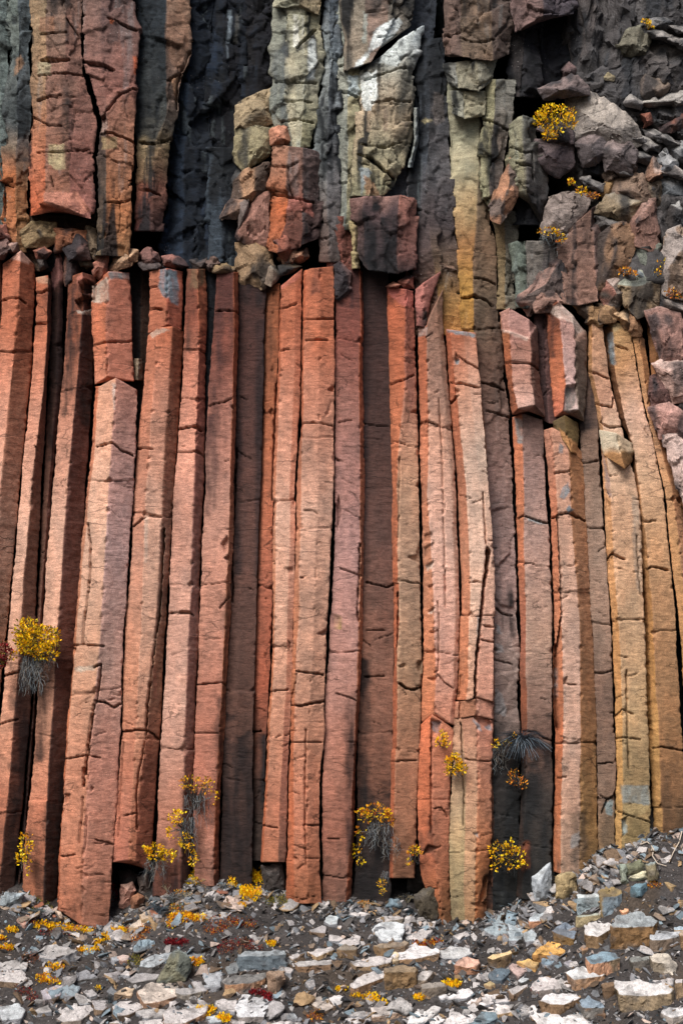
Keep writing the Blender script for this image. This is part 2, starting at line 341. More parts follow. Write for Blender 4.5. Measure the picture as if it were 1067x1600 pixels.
col('thin dark column with a pinkish broken head between two orange ones near the left end', [405, 500, 600, 750, 900, 1050, 1200, 1320, 1425],
    [[78, 80, 75, 66, 59, 53, 41, 32, 24], [92, 92, 88, 76, 66, 56, 46, 36, 28], [101, 100, 96, 82, 70, 58, 49, 38, 30]], [.1, .03, .08], [DB, DK],
    tops=[410, 392, 398], patches=[([(74, 408), (99, 398), (101, 436), (92, 440), (84, 452), (78, 440)], (188, 132, 124))], stains=[(box(74, 440, 110, 720), (30, 26, 28), .75, 14), (box(20, 1060, 80, 1440), BLK, .7, 14)], base=.34)  # head patch paints the light on the broken cap
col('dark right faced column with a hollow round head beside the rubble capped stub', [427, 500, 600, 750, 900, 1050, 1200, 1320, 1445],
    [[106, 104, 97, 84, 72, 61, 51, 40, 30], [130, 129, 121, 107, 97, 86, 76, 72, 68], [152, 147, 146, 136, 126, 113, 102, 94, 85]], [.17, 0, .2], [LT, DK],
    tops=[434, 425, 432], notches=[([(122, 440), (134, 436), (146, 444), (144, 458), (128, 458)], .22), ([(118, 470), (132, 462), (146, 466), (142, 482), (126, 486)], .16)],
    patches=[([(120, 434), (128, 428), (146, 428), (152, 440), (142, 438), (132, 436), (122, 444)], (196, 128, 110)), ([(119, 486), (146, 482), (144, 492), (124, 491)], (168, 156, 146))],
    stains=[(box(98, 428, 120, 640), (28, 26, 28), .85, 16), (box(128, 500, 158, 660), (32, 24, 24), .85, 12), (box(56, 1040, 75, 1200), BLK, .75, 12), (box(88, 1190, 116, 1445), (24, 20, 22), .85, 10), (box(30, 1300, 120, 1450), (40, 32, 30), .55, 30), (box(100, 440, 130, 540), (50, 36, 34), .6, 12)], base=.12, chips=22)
col('thick column stub with a grey rubble cap above the broad lowest reaching column', [425, 500, 603], [[144, 144, 148], [170, 167, 168], [203, 206, 209]], [.14, 0, .13], [LT, [(400, (190, 106, 78)), (600, (196, 116, 88))]],
    tops=[446, 424, 426], bots=[600, 588, 596], cracks=[(1.2, .05, [(146, 540), (166, 534), (188, 535), (208, 533)]), (1.2, .04, [(168, 560), (167, 585)])], notches=[([(146, 440), (160, 430), (168, 446), (160, 470), (146, 474)], .07)],
    patches=[([(144, 446), (168, 432), (172, 470), (158, 474), (145, 472)], (176, 160, 146)), ([(170, 424), (204, 426), (204, 438), (182, 434), (170, 436)], (140, 140, 140))], base=-.02, joints=0, capdrop=-.05, underback=0)
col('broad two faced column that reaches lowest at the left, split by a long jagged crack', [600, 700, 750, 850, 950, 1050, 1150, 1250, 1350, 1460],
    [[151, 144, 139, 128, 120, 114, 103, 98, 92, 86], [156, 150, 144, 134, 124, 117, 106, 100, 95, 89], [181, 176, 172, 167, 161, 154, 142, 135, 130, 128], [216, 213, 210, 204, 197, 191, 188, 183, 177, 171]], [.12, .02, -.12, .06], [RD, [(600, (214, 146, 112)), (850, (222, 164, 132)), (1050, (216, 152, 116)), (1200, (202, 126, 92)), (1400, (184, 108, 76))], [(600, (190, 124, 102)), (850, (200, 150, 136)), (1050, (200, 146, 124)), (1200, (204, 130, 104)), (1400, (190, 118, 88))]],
    tops=[604, 604, 590, 609], bots=[1421, 1422, 1446, 1455],
    cracks=[(1.5, .06, [(138, 818), (142, 850), (142, 890), (138, 930), (132, 975), (130, 1008)]), (2.6, .12, [(158, 1040), (154, 1080), (147, 1104), (140, 1150), (134, 1210)]), (2, .08, [(148, 1042), (158, 1038)]), (1.8, .08, [(150, 1096), (164, 1098), (178, 1106), (188, 1100)]),
            (1.6, .07, [(152, 698), (166, 694), (176, 692), (190, 704), (208, 712)]), (1.4, .06, [(104, 1186), (122, 1183), (135, 1180), (156, 1184)]), (2.6, .1, [(132, 1200), (131, 1228)]), (1.3, .05, [(130, 1245), (128, 1280), (124, 1316)]), (1.3, .05, [(136, 1268), (134, 1300), (132, 1330)]), (1.4, .06, [(110, 1009), (130, 1007), (162, 1010)]), (1.4, .05, [(96, 1338), (118, 1336)]), (1.3, .05, [(150, 1312), (178, 1320)])],
    notches=[([(116, 1012), (120, 1010), (121, 1020), (118, 1024)], .1), ([(101, 1240), (111, 1240), (108, 1254), (103, 1254)], .07), ([(96, 1336), (103, 1338), (99, 1342)], .06), ([(126, 1360), (140, 1368), (134, 1372), (127, 1370)], .06), ([(127, 1384), (134, 1390), (128, 1398)], .06), ([(143, 1228), (147, 1232), (142, 1238)], .07)],
    patches=[([(175, 598), (181, 598), (180, 640), (177, 640)], (196, 170, 158)), ([(118, 1044), (148, 1040), (150, 1048), (120, 1050)], (196, 176, 158))], stains=[(box(92, 1420, 132, 1460), (30, 26, 24), .8, 8), (box(160, 1380, 180, 1460), (60, 40, 34), .6, 10)], base=-.1, joints=5, chips=40)  # dark box at the left foot paints shade under the overhang
strip('rock_shard', 'small pale shard wedged in the dark slot right of the rubble capped stub', 'rock', 'loose blocks on the ledge', [560, 594], [[209, 211], [217, 217], [223, 224]], [.08, 0, .1], [(140, 120, 96), (96, 84, 72)], base=.2, back=.3, joints=0, chips=3, rough=1.5, mat=M_UP)
col('black stained column deep in the slot behind the pale shard', [410, 520, 640, 800], [[196, 196, 200, 200], [222, 220, 222, 222], [242, 240, 232, 226]], [.05, .0, .12], [(36, 36, 36), (70, 56, 46)], base=.55, mat=M_UP)
strip('basalt_column', 'short blue patched head block sitting over the arched joint of a two faced column', 'rock column', GRP, [421, 470, 516], [[233, 233, 231], [262, 262, 262], [287, 285, 283]], [.12, 0, .14], [(186, 104, 72), (164, 84, 60)], tops=[424, 419, 424], bots=[521, 507, 516],
      patches=[([(250, 418), (278, 424), (280, 446), (279, 478), (268, 474), (264, 466), (254, 462), (248, 448)], (112, 124, 134))], cracks=[(2.2, .08, [(233, 482), (248, 482), (252, 484)]), (1.5, .06, [(234, 450), (246, 448)])], base=-.02, joints=0)
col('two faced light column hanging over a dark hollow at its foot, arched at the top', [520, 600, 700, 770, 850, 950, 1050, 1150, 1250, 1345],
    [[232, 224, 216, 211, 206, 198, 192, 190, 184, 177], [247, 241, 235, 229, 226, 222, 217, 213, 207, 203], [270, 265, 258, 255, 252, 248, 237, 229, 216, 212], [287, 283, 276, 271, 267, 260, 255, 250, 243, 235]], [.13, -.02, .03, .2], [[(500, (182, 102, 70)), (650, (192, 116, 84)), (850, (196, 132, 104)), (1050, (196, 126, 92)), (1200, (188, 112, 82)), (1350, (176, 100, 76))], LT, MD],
    tops=[524, 512, 510, 518], bots=[1347, 1343, 1346, 1360], cracks=[(1.4, .06, [(212, 702), (222, 700), (238, 702)]), (2.6, .14, [(255, 826), (252, 900), (246, 978), (238, 1041), (230, 1104), (229, 1146)]), (2.0, .08, [(188, 1144), (214, 1141), (228, 1141), (240, 1147), (247, 1156)]), (1.6, .06, [(229, 1146), (222, 1180), (216, 1212), (213, 1240), (213, 1296)]), (1.0, .04, [(194, 1160), (188, 1240), (186, 1306)]), (1.3, .05, [(210, 822), (222, 812), (230, 806), (252, 808)]), (1.2, .05, [(196, 1275), (214, 1270)])],
    notches=[([(252, 828), (258, 836), (257, 860), (253, 880), (251, 850)], .2), ([(246, 985), (251, 960), (253, 900), (250, 905), (245, 960)], .15)],
    patches=[([(226, 804), (232, 806), (231, 880), (227, 880)], (206, 176, 158)), ([(233, 520), (250, 512), (266, 514), (252, 520), (238, 528)], (196, 168, 150)), (box(240, 1040, 246, 1090), (176, 120, 100))], base=-.04, chips=26)
col('black slot column with white flecks right of the blue patched head', [415, 560, 760], [[316, 316, 316], [330, 328, 322], [346, 340, 326]], [.04, 0, .04], [(26, 28, 32)], base=.36, mat=M_UP)
col('column with a square pale brown head and two small notches halfway up', [420, 500, 600, 700, 770, 850, 950, 1050, 1150, 1250, 1400],
    [[291, 288, 285, 278, 273, 269, 263, 258, 253, 247, 238], [309, 311, 311, 307, 304, 302, 298, 293, 289, 287, 282], [323, 323, 322, 321, 319, 316, 312, 308, 304, 300, 295]], [.1, -.02, .16], [[(400, (120, 70, 52)), (480, (140, 74, 54)), (560, (190, 112, 84)), (700, (206, 134, 106)), (900, (206, 144, 118)), (1100, (204, 146, 120)), (1250, (190, 120, 92)), (1400, (150, 90, 70))], [(400, (196, 106, 66)), (520, (190, 98, 66)), (640, (170, 96, 76)), (900, (180, 124, 106)), (1150, (168, 110, 90)), (1300, (120, 80, 66))]],
    cracks=[(1.4, .06, [(284, 546), (300, 546), (312, 546), (320, 552)]), (2.2, .08, [(276, 672), (292, 668), (304, 666), (314, 674)]), (1.2, .05, [(276, 706), (300, 706), (310, 704), (318, 714)]), (1.5, .07, [(262, 959), (276, 957), (290, 956)])],
    notches=[([(300, 668), (308, 662), (316, 674), (308, 671)], .12), ([(302, 706), (308, 701), (313, 710)], .12), ([(278, 960), (286, 955), (296, 955), (304, 963), (294, 960)], .14)], stains=[(box(282, 428, 300, 560), (40, 34, 32), .7, 10), (box(294, 418, 324, 450), (120, 100, 76), .8, 5), (box(230, 1330, 300, 1420), BLK, .8, 20)], base=.04)
col('dark stained column with a bright right arris left of the maroon recess', [425, 500, 600, 700, 770, 850, 950, 1050, 1150, 1250, 1385],
    [[339, 334, 326, 322, 320, 317, 314, 310, 305, 303, 303], [366, 366, 365, 362, 360, 358, 354, 350, 344, 338, 335], [373, 373, 371, 368, 366, 364, 361, 357, 352, 346, 342]], [.1, -.02, .12], [[(420, (104, 58, 48)), (560, (130, 74, 60)), (680, (180, 116, 94)), (760, (206, 140, 114)), (950, (202, 132, 104)), (1150, (186, 112, 86)), (1250, (176, 104, 80)), (1330, (178, 114, 90))], RD],
    cracks=[(1.8, .07, [(338, 486), (352, 485), (366, 486), (374, 492)]), (1.2, .05, [(326, 634), (350, 628), (362, 622)]), (1.5, .06, [(310, 1070), (326, 1068), (346, 1066), (354, 1072)]), (1.2, .05, [(305, 1146), (340, 1146)]), (1.3, .05, [(343, 950), (353, 940), (358, 934)])],
    notches=[([(346, 850), (356, 836), (358, 852), (352, 864)], .08), ([(350, 872), (358, 866), (359, 878)], .1), ([(361, 634), (367, 632), (366, 642)], .1)],
    stains=[(box(336, 424, 368, 500), (60, 36, 36), .6, 12), (box(328, 500, 348, 780), (66, 44, 44), .7, 18), (box(320, 640, 336, 800), (70, 46, 46), .65, 12), (box(338, 1080, 352, 1400), (30, 24, 24), .7, 10), (box(300, 1310, 345, 1400), (70, 50, 44), .35, 20), (box(345, 930, 366, 1100), (50, 34, 32), .5, 10)], base=.06)
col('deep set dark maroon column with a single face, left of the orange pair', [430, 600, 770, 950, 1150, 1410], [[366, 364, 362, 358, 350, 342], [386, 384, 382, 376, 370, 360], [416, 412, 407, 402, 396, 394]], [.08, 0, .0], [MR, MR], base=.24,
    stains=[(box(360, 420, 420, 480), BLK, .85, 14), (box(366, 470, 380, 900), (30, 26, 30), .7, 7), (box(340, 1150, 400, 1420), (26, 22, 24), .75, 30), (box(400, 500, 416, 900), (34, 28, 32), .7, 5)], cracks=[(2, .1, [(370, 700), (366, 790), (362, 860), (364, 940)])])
col('narrow orange brown column set back beside the maroon recess, black at its foot', [445, 570, 670, 770, 950, 1050, 1150, 1345], [[415, 412, 409, 405, 399, 395, 391, 386], [428, 426, 424, 420, 416, 414, 408, 402], [437, 435, 430, 427, 425, 422, 417, 410]], [.14, .02, .0], [[(440, (150, 84, 50)), (700, (172, 96, 62)), (900, (166, 92, 66)), (1060, (158, 82, 56)), (1150, (110, 66, 50)), (1300, (60, 46, 40))]] * 2,
    base=.2, stains=[(box(412, 440, 424, 600), (52, 40, 32), .7, 7), (box(380, 1170, 414, 1360), (30, 26, 24), .75, 20), (box(404, 1148, 416, 1250), BLK, .8, 5)], cracks=[(2.4, .08, [(432, 600), (428, 700), (426, 780)]), (1.8, .07, [(391, 1145), (408, 1142)])], tops=[448, 446, 442])  # dark foot boxes paint the shadow low on this column
col('flat faced orange column with a sloping head, ending on a shelf above yellow bushes', [440, 570, 670, 770, 950, 1050, 1150, 1250, 1347], [[438, 436, 431, 428, 426, 423, 417, 411, 406], [441, 440, 436, 432, 430, 427, 421, 416, 410], [462, 461, 458, 455, 450, 447, 443, 438, 436], [472, 470, 467, 463, 459, 456, 453, 449, 447]], [.1, .0, .0, .025], [RD, LT, [(440, (184, 96, 62)), (700, (204, 126, 94)), (900, (206, 138, 108)), (1050, (190, 120, 90)), (1200, (150, 92, 72)), (1340, (120, 80, 64))]],
    base=.06, tops=[448, 446, 428, 420], cracks=[(1.3, .05, [(438, 482), (452, 479), (464, 474)]), (1.2, .04, [(440, 548), (452, 545)]), (1.3, .05, [(420, 1082), (436, 1079), (450, 1078)]), (1.2, .05, [(412, 1290), (434, 1294)])],
    notches=[([(430, 850), (440, 888), (452, 888), (446, 896)], .02), ([(424, 756), (428, 750), (427, 776), (422, 780)], .08), ([(448, 888), (458, 886), (457, 896), (450, 896)], .05), ([(449, 1000), (455, 1004), (453, 1016)], .06)], patches=[([(436, 446), (456, 430), (470, 420), (470, 432), (456, 440), (440, 452)], (190, 116, 100))], chips=18)
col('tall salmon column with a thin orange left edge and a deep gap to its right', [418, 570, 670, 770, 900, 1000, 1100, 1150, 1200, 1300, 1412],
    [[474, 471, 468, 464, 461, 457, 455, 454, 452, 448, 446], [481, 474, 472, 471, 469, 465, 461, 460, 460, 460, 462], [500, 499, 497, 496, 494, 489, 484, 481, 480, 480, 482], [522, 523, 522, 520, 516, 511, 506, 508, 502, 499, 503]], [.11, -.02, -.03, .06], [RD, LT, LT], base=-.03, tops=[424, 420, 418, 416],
    cracks=[(1.2, .05, [(472, 500), (496, 498), (520, 498)]), (1.4, .05, [(478, 532), (496, 530), (512, 532)]), (1.1, .04, [(470, 663), (488, 660), (508, 662), (520, 666)]), (1.8, .07, [(462, 1048), (480, 1051), (504, 1054)]), (2.2, .09, [(455, 1102), (472, 1103), (490, 1099), (510, 1096)]), (1.2, .05, [(478, 1140), (477, 1200), (476, 1290), (478, 1350)]), (1.2, .05, [(453, 1160), (480, 1160), (502, 1160)]), (1.2, .05, [(474, 1290), (500, 1290)]), (1.4, .05, [(454, 1100), (460, 1075), (464, 1050)])],
    notches=[([(495, 990), (503, 988), (512, 981), (513, 992), (502, 992)], .1), ([(468, 901), (478, 901), (470, 904)], .1), ([(512, 610), (520, 602), (521, 612)], .09), ([(507, 652), (518, 624), (514, 648)], .04)],
    stains=[([(492, 418), (502, 416), (500, 460), (486, 458)], (70, 48, 46), .7, 6), (box(446, 1370, 505, 1420), (110, 66, 40), .5, 15)], chips=30, joints=6)
col('dusky pink column right of the deep central gap with an orange sliver down its edge', [420, 570, 670, 770, 900, 1000, 1100, 1200, 1300, 1410],
    [[525, 525, 525, 525, 522, 514, 508, 506, 503, 505], [545, 546, 548, 548, 546, 542, 538, 533, 528, 522], [562, 563, 564, 564, 563, 561, 558, 554, 549, 541], [567, 568, 569, 570, 569, 567, 563, 557, 553, 548]], [.02, .0, .02, .14], [[(420, (88, 50, 46)), (520, (132, 74, 62)), (640, (158, 102, 86)), (850, (182, 128, 114)), (1050, (188, 128, 108)), (1200, (186, 116, 90)), (1320, (160, 98, 76)), (1400, (140, 94, 76))]] * 2 + [RD], base=.12,
    cracks=[(1.8, .08, [(562, 850), (561, 900), (558, 960), (560, 970)]), (1.2, .05, [(526, 1084), (540, 1088), (556, 1094)]), (1.2, .04, [(532, 888), (552, 896), (564, 900)]), (1.2, .04, [(530, 660), (550, 656)]), (1.3, .05, [(512, 1310), (530, 1312)])],
    notches=[([(518, 958), (532, 966), (530, 980), (520, 978)], .03), ([(526, 716), (535, 722), (526, 720)], .1), ([(525, 792), (530, 772), (534, 800), (527, 830)], .1)], stains=[(box(520, 420, 572, 470), (50, 36, 38), .75, 14), (box(542, 1080, 566, 1330), (30, 24, 26), .8, 9), (box(500, 1330, 560, 1420), (90, 64, 54), .5, 20), ([(522, 958), (534, 965), (532, 980), (522, 980)], (150, 124, 80), .9, 2)], tops=[424, 422, 420, 424])
col('deep set purplish black column in the recess right of the orange sliver', [415, 600, 770, 950, 1150, 1300, 1430], [[562, 564, 566, 564, 558, 556, 552], [586, 588, 590, 589, 588, 586, 582], [607, 611, 614, 615, 615, 614, 610]], [.03, .0, .0], [[(400, (48, 36, 36)), (520, (62, 42, 40)), (700, (78, 54, 49)), (850, (102, 72, 64)), (1050, (136, 92, 74)), (1200, (124, 82, 64)), (1320, (60, 48, 44))]] * 2, base=.3,
    cracks=[(1.4, .06, [(572, 910), (590, 914), (604, 918), (614, 914)]), (1.2, .05, [(572, 985), (600, 984)]), (1.2, .05, [(570, 1058), (600, 1056)])], stains=[(box(560, 420, 574, 900), (26, 24, 30), .6, 5), (box(556, 1030, 576, 1300), (22, 22, 24), .8, 7), (box(550, 1250, 640, 1440), (24, 22, 24), .85, 25)])
col('orange column with a flat pink head and chipped right arris, right of the purplish recess', [450, 600, 700, 770, 900, 1050, 1150, 1250, 1372],
    [[604, 608, 611, 613, 613, 613, 612, 610, 608], [634, 634, 624, 622, 623, 620, 619, 616, 614], [646, 651, 653, 655, 657, 657, 655, 651, 647]], [.2, -.03, .07], [[(440, (184, 92, 60)), (520, (196, 100, 62)), (700, (202, 112, 72)), (1000, (190, 100, 64)), (1250, (184, 98, 62))], [(450, (160, 84, 66)), (600, (176, 104, 80)), (760, (206, 148, 112)), (900, (204, 152, 118)), (1050, (180, 132, 98)), (1200, (176, 112, 80)), (1330, (150, 98, 70))]], base=.03,
    tops=[448, 452, 455], cracks=[(1.4, .06, [(612, 600), (630, 594), (646, 586)]), (1.3, .05, [(624, 716), (623, 770), (622, 840)]), (2.4, .1, [(624, 1068), (634, 1076), (646, 1078), (657, 1074)]), (1.6, .1, [(622, 925), (621, 990), (619, 1020)]), (1.2, .05, [(612, 1190), (650, 1188)])],
    notches=[([(634, 870), (650, 868), (656, 848), (660, 868), (658, 882), (642, 874)], .07), ([(650, 760), (655, 750), (656, 764)], .12), ([(640, 644), (652, 640), (652, 648)], .08), ([(622, 1040), (632, 1036), (636, 1042), (624, 1044)], .06), ([(650, 1036), (658, 1030), (658, 1050), (653, 1048)], .1)],
    patches=[([(604, 448), (626, 446), (646, 452), (646, 482), (628, 478), (608, 460)], (186, 108, 98)), ([(634, 590), (646, 588), (648, 630), (640, 640)], (170, 116, 100))], stains=[(box(604, 456, 626, 476), (76, 46, 40), .7, 8), (box(606, 1300, 660, 1380), (90, 60, 44), .6, 20)], chips=40)
strip('rock_block', 'pink slanting splinter of rock above a dark notch at the head of a chipped column', 'rock block', 'loose blocks on the ledge', [425, 470, 500, 512], [[650, 648, 650, 650], [666, 660, 664, 666], [688, 672, 668, 668]], [.06, 0, .08], [(190, 112, 96), (170, 104, 90)], tops=[452, 440, 424], bots=[508, 512, 512], base=.02, back=.5, joints=1, stains=[(box(648, 490, 670, 516), (30, 22, 22), .9, 5)])  # dark lower box paints the shade of a notch
col('column with a long run of chipped flakes down its left arris, notched at the head', [500, 600, 700, 770, 850, 950, 1050, 1122],
    [[652, 654, 656, 658, 660, 661, 660, 658], [667, 669, 670, 667, 674, 679, 681, 679], [684, 692, 700, 706, 709, 711, 710, 703], [692, 700, 707, 713, 716, 718, 717, 710]], [.13, -.03, -.0, .05], [RD, [(480, (150, 106, 84)), (600, (176, 124, 100)), (700, (212, 150, 120)), (850, (220, 164, 138)), (1000, (216, 150, 124)), (1120, (206, 128, 96))], [(480, (140, 100, 78)), (600, (172, 124, 100)), (720, (214, 156, 126)), (900, (218, 160, 132)), (1100, (206, 134, 104))]], base=.02,
    tops=[513, 510, 470, 452], bots=[1128, 1112, 1130, 1134], cracks=[(1.2, .05, [(685, 624), (690, 700), (692, 770), (694, 870), (696, 950)]), (1.2, .05, [(684, 940), (686, 1010), (684, 1050)]), (1.4, .06, [(654, 661), (668, 658), (684, 664)]), (1.3, .05, [(680, 1050), (694, 1066), (708, 1076)])],
    notches=[([(662, 836), (676, 830), (674, 848), (664, 846)], .06), ([(662, 856), (678, 846), (676, 866), (664, 872)], .06), ([(664, 884), (678, 874), (674, 890), (666, 896)], .06), ([(668, 916), (678, 912), (672, 926)], .07), ([(666, 956), (680, 948), (676, 962)], .06), ([(668, 988), (684, 984), (680, 992)], .07), ([(664, 1018), (684, 1014), (680, 1024), (668, 1022)], .07), ([(666, 1060), (684, 1056), (680, 1066)], .07), ([(652, 660), (662, 660), (654, 668)], .1), ([(651, 730), (655, 744), (653, 762)], .1)],
    patches=[([(664, 884), (678, 878), (674, 888), (668, 894)], (226, 206, 190)), ([(668, 956), (680, 950), (674, 960)], (226, 204, 188)), ([(652, 513), (668, 512), (668, 524), (652, 526)], (176, 156, 148))], chips=30)
col('bright orange stub below the arched joint, its foot narrowing to a point by black blocks', [1125, 1200, 1300, 1370, 1450], [[657, 653, 651, 658, 684], [675, 674, 676, 682, 694], [709, 705, 700, 702, 706]], [.1, -.02, .05], [[(1120, (206, 106, 66)), (1250, (200, 104, 64)), (1330, (184, 100, 66)), (1440, (150, 92, 52))], [(1120, (204, 118, 82)), (1250, (204, 120, 86)), (1350, (180, 104, 70)), (1440, (140, 90, 54))]], base=.02,
    tops=[1132, 1116, 1138], cracks=[(1.8, .08, [(674, 1130), (674, 1170), (673, 1240), (674, 1300)]), (1.3, .05, [(678, 1264), (690, 1262), (698, 1276)])], notches=[([(672, 1122), (690, 1128), (680, 1152), (674, 1150)], .08), ([(668, 1320), (684, 1324), (676, 1332), (660, 1336)], .1)], patches=[([(674, 1128), (690, 1126), (682, 1146), (676, 1142)], (120, 124, 132))], stains=[(box(656, 1290, 680, 1340), (60, 46, 40), .7, 10), ([(690, 1390), (708, 1390), (708, 1450), (690, 1450)], (90, 62, 40), .6, 8)], chips=20)
col('pale flat topped column with an orange left face and a big black split low down', [516, 600, 700, 770, 850, 950, 1050, 1093],
    [[696, 701, 708, 713, 716, 718, 717, 713], [703, 712, 722, 727, 732, 733, 733, 730], [724, 734, 744, 750, 755, 752, 746, 744], [742, 751, 759, 763, 768, 772, 772, 770]], [.18, -.05, -.04, .0], [RD, [(516, (192, 104, 68)), (600, (206, 140, 108)), (720, (224, 172, 142)), (850, (224, 172, 142)), (1000, (216, 160, 128)), (1100, (208, 144, 110))], [(516, (196, 112, 76)), (600, (212, 150, 120)), (720, (228, 180, 150)), (850, (220, 164, 134)), (1000, (212, 146, 118)), (1100, (200, 132, 104))]], base=-.04,
    tops=[514, 516, 518, 520], bots=[1094, 1094, 1088, 1096], cracks=[(1.4, .06, [(755, 770), (757, 810), (759, 850)]), (3.2, .3, [(761, 858), (760, 890), (755, 920), (750, 975), (744, 1030), (742, 1090)]), (1.2, .05, [(712, 554), (728, 566), (748, 576)]), (1.6, .06, [(706, 598), (724, 600), (748, 606)]), (2.2, .09, [(705, 630), (712, 624), (715, 618)]), (1.6, .06, [(756, 978), (768, 979)]), (1.4, .05, [(754, 1000), (770, 1003)]), (1.2, .05, [(720, 1056), (718, 1088)]), (1.2, .05, [(732, 910), (746, 908), (756, 912)])],
    notches=[([(760, 854), (767, 862), (764, 880), (760, 900), (756, 920), (755, 908), (758, 880)], .3), ([(712, 604), (718, 610), (714, 618), (711, 614)], .1), ([(711, 556), (717, 562), (713, 570)], .08)],
    patches=[([(700, 516), (722, 517), (742, 521), (742, 526), (718, 523), (702, 521)], (150, 160, 166)), ([(711, 560), (717, 562), (716, 570), (711, 568)], (130, 140, 146)), ([(745, 960), (750, 965), (748, 995), (744, 990)], (168, 158, 154))], chips=24)
col('low brick like slab of column between two joints beneath the big black split', [1094, 1122], [[711, 708], [720, 719], [744, 745], [771, 770]], [.1, -.0, -.04, .06], [(196, 124, 92), (196, 122, 86), (204, 134, 106)], base=-.03, tops=[1096, 1096, 1092, 1097], bots=[1122, 1122, 1117, 1124], cracks=[(1.2, .06, [(719, 1094), (718, 1122)])], joints=0)
col('buff footed column with a yellowish left face that reaches the scree in the middle right', [1122, 1200, 1300, 1380, 1450], [[708, 707, 701, 701, 705], [722, 728, 728, 725, 727], [746, 746, 745, 743, 742], [770, 768, 768, 763, 759]], [.1, .0, -.05, .08], [[(1120, (184, 124, 92)), (1200, (180, 136, 104)), (1320, (172, 138, 96)), (1440, (140, 118, 82))], [(1120, (190, 120, 90)), (1220, (196, 138, 104)), (1340, (190, 136, 96)), (1440, (150, 108, 72))], [(1120, (206, 130, 102)), (1250, (204, 128, 92)), (1350, (196, 116, 68)), (1440, (176, 104, 60))]], base=-.02,
    tops=[1122, 1122, 1120, 1126], cracks=[(1.5, .06, [(720, 1130), (722, 1180), (725, 1240), (724, 1290)]), (1.2, .05, [(726, 1186), (764, 1190)])], notches=[([(740, 1122), (752, 1120), (768, 1128), (764, 1142), (750, 1132)], .08), ([(756, 1370), (764, 1366), (758, 1400), (748, 1414), (752, 1390)], .14), ([(735, 1412), (760, 1408), (760, 1420), (744, 1418)], .07), ([(738, 1302), (748, 1300), (744, 1312)], .05)],
    patches=[([(738, 1124), (748, 1130), (752, 1142), (745, 1140)], (150, 150, 156)), ([(754, 1136), (766, 1130), (768, 1142)], (138, 138, 144)), ([(739, 1300), (746, 1302), (746, 1310)], (180, 176, 172))], stains=[(box(755, 1320, 775, 1450), (50, 40, 32), .7, 10), (box(696, 1380, 726, 1450), (116, 104, 84), .4, 14)], chips=24)
col('tall tan column crossing both tiers, bright ochre where it meets the flat topped column', [120, 180, 260, 330, 400, 520, 585, 623, 700, 770, 900, 1000, 1100, 1200, 1430],
    [[700, 699, 702, 707, 715, 719, 724, 730, 738, 742, 750, 752, 752, 750, 746], [742, 750, 751, 746, 740, 741, 749, 753, 760, 763, 770, 773, 773, 772, 770], [748, 754, 756, 766, 776, 781, 788, 793, 799, 802, 807, 810, 811, 812, 810]], [.02, .0, .08], [[(100, (158, 148, 122)), (260, (172, 154, 120)), (320, (176, 140, 96)), (380, (160, 110, 66)), (450, (176, 124, 56)), (530, (180, 120, 54)), (600, (150, 90, 60))], [(100, (120, 110, 92)), (300, (130, 110, 88)), (390, (140, 106, 80)), (470, (118, 96, 76)), (560, (116, 88, 74)), (700, (140, 106, 94)), (900, (166, 130, 118)), (1030, (166, 132, 116)), (1130, (130, 108, 98)), (1200, (60, 54, 52)), (1400, (44, 44, 42))]], base=.22, back=.75, fac=.3, streak=.12, joints=6,
    cracks=[(1.6, .06, [(742, 434), (756, 436), (774, 444)]), (2, .08, [(720, 466), (736, 464), (752, 466), (770, 478)]), (1.5, .06, [(752, 598), (768, 602), (788, 610)]), (1.3, .05, [(758, 642), (780, 648), (794, 652)]), (1.3, .06, [(776, 950), (786, 960), (800, 962)]), (1.2, .05, [(770, 1030), (800, 1038)])], notches=[([(734, 462), (742, 459), (750, 466), (744, 468)], .15), ([(760, 600), (770, 598), (780, 608), (768, 606)], .08)],
    patches=[([(773, 974), (780, 978), (784, 990), (776, 992)], (150, 148, 148)), ([(773, 1006), (782, 1006), (788, 1018), (776, 1020)], (164, 160, 160)), ([(773, 1074), (783, 1084), (793, 1110), (790, 1120), (774, 1114)], (150, 146, 146))], stains=[(box(744, 350, 756, 520), (70, 60, 50), .5, 6), (box(770, 420, 786, 640), (60, 48, 44), .6, 9), (box(748, 1160, 816, 1440), (30, 32, 34), .85, 30)])
col('short column stump with a sloping pale cap hanging over a black underside', [480, 540, 600, 650], [[779, 785, 792, 802], [797, 798, 801, 812], [825, 830, 831, 839], [837, 841, 845, 852]], [.17, .0, .0, .2], [[(480, (150, 96, 60)), (560, (176, 96, 60)), (650, (150, 86, 58))], [(480, (176, 124, 112)), (540, (178, 116, 94)), (600, (208, 142, 116)), (650, (226, 172, 150))], [(480, (120, 92, 86)), (560, (122, 84, 70)), (650, (120, 88, 78))]], base=-.18, back=.75, tops=[487, 480, 498, 512], bots=[648, 638, 632, 652],
    cracks=[(1.6, .06, [(784, 568), (800, 566), (828, 568), (842, 578)])], notches=[([(780, 486), (800, 478), (826, 492), (836, 510), (824, 528), (802, 518), (786, 514)], .06)], patches=[([(780, 484), (800, 476), (822, 486), (838, 508), (826, 528), (800, 520), (783, 516)], (184, 140, 130)), ([(783, 514), (800, 518), (826, 526), (824, 532), (800, 524), (784, 520)], (216, 186, 172))], joints=0, underback=.0)  # the lit top facet is painted in as pale cap patches
col('dark maroon slot column squeezed between two hanging stumps', [482, 560, 660], [[832, 838, 846], [850, 852, 858], [868, 872, 872]], [.05, .0, .06], [(74, 54, 54), (110, 78, 74)], base=.22, back=.6, tops=[486, 484, 482], bots=[656, 662, 664])
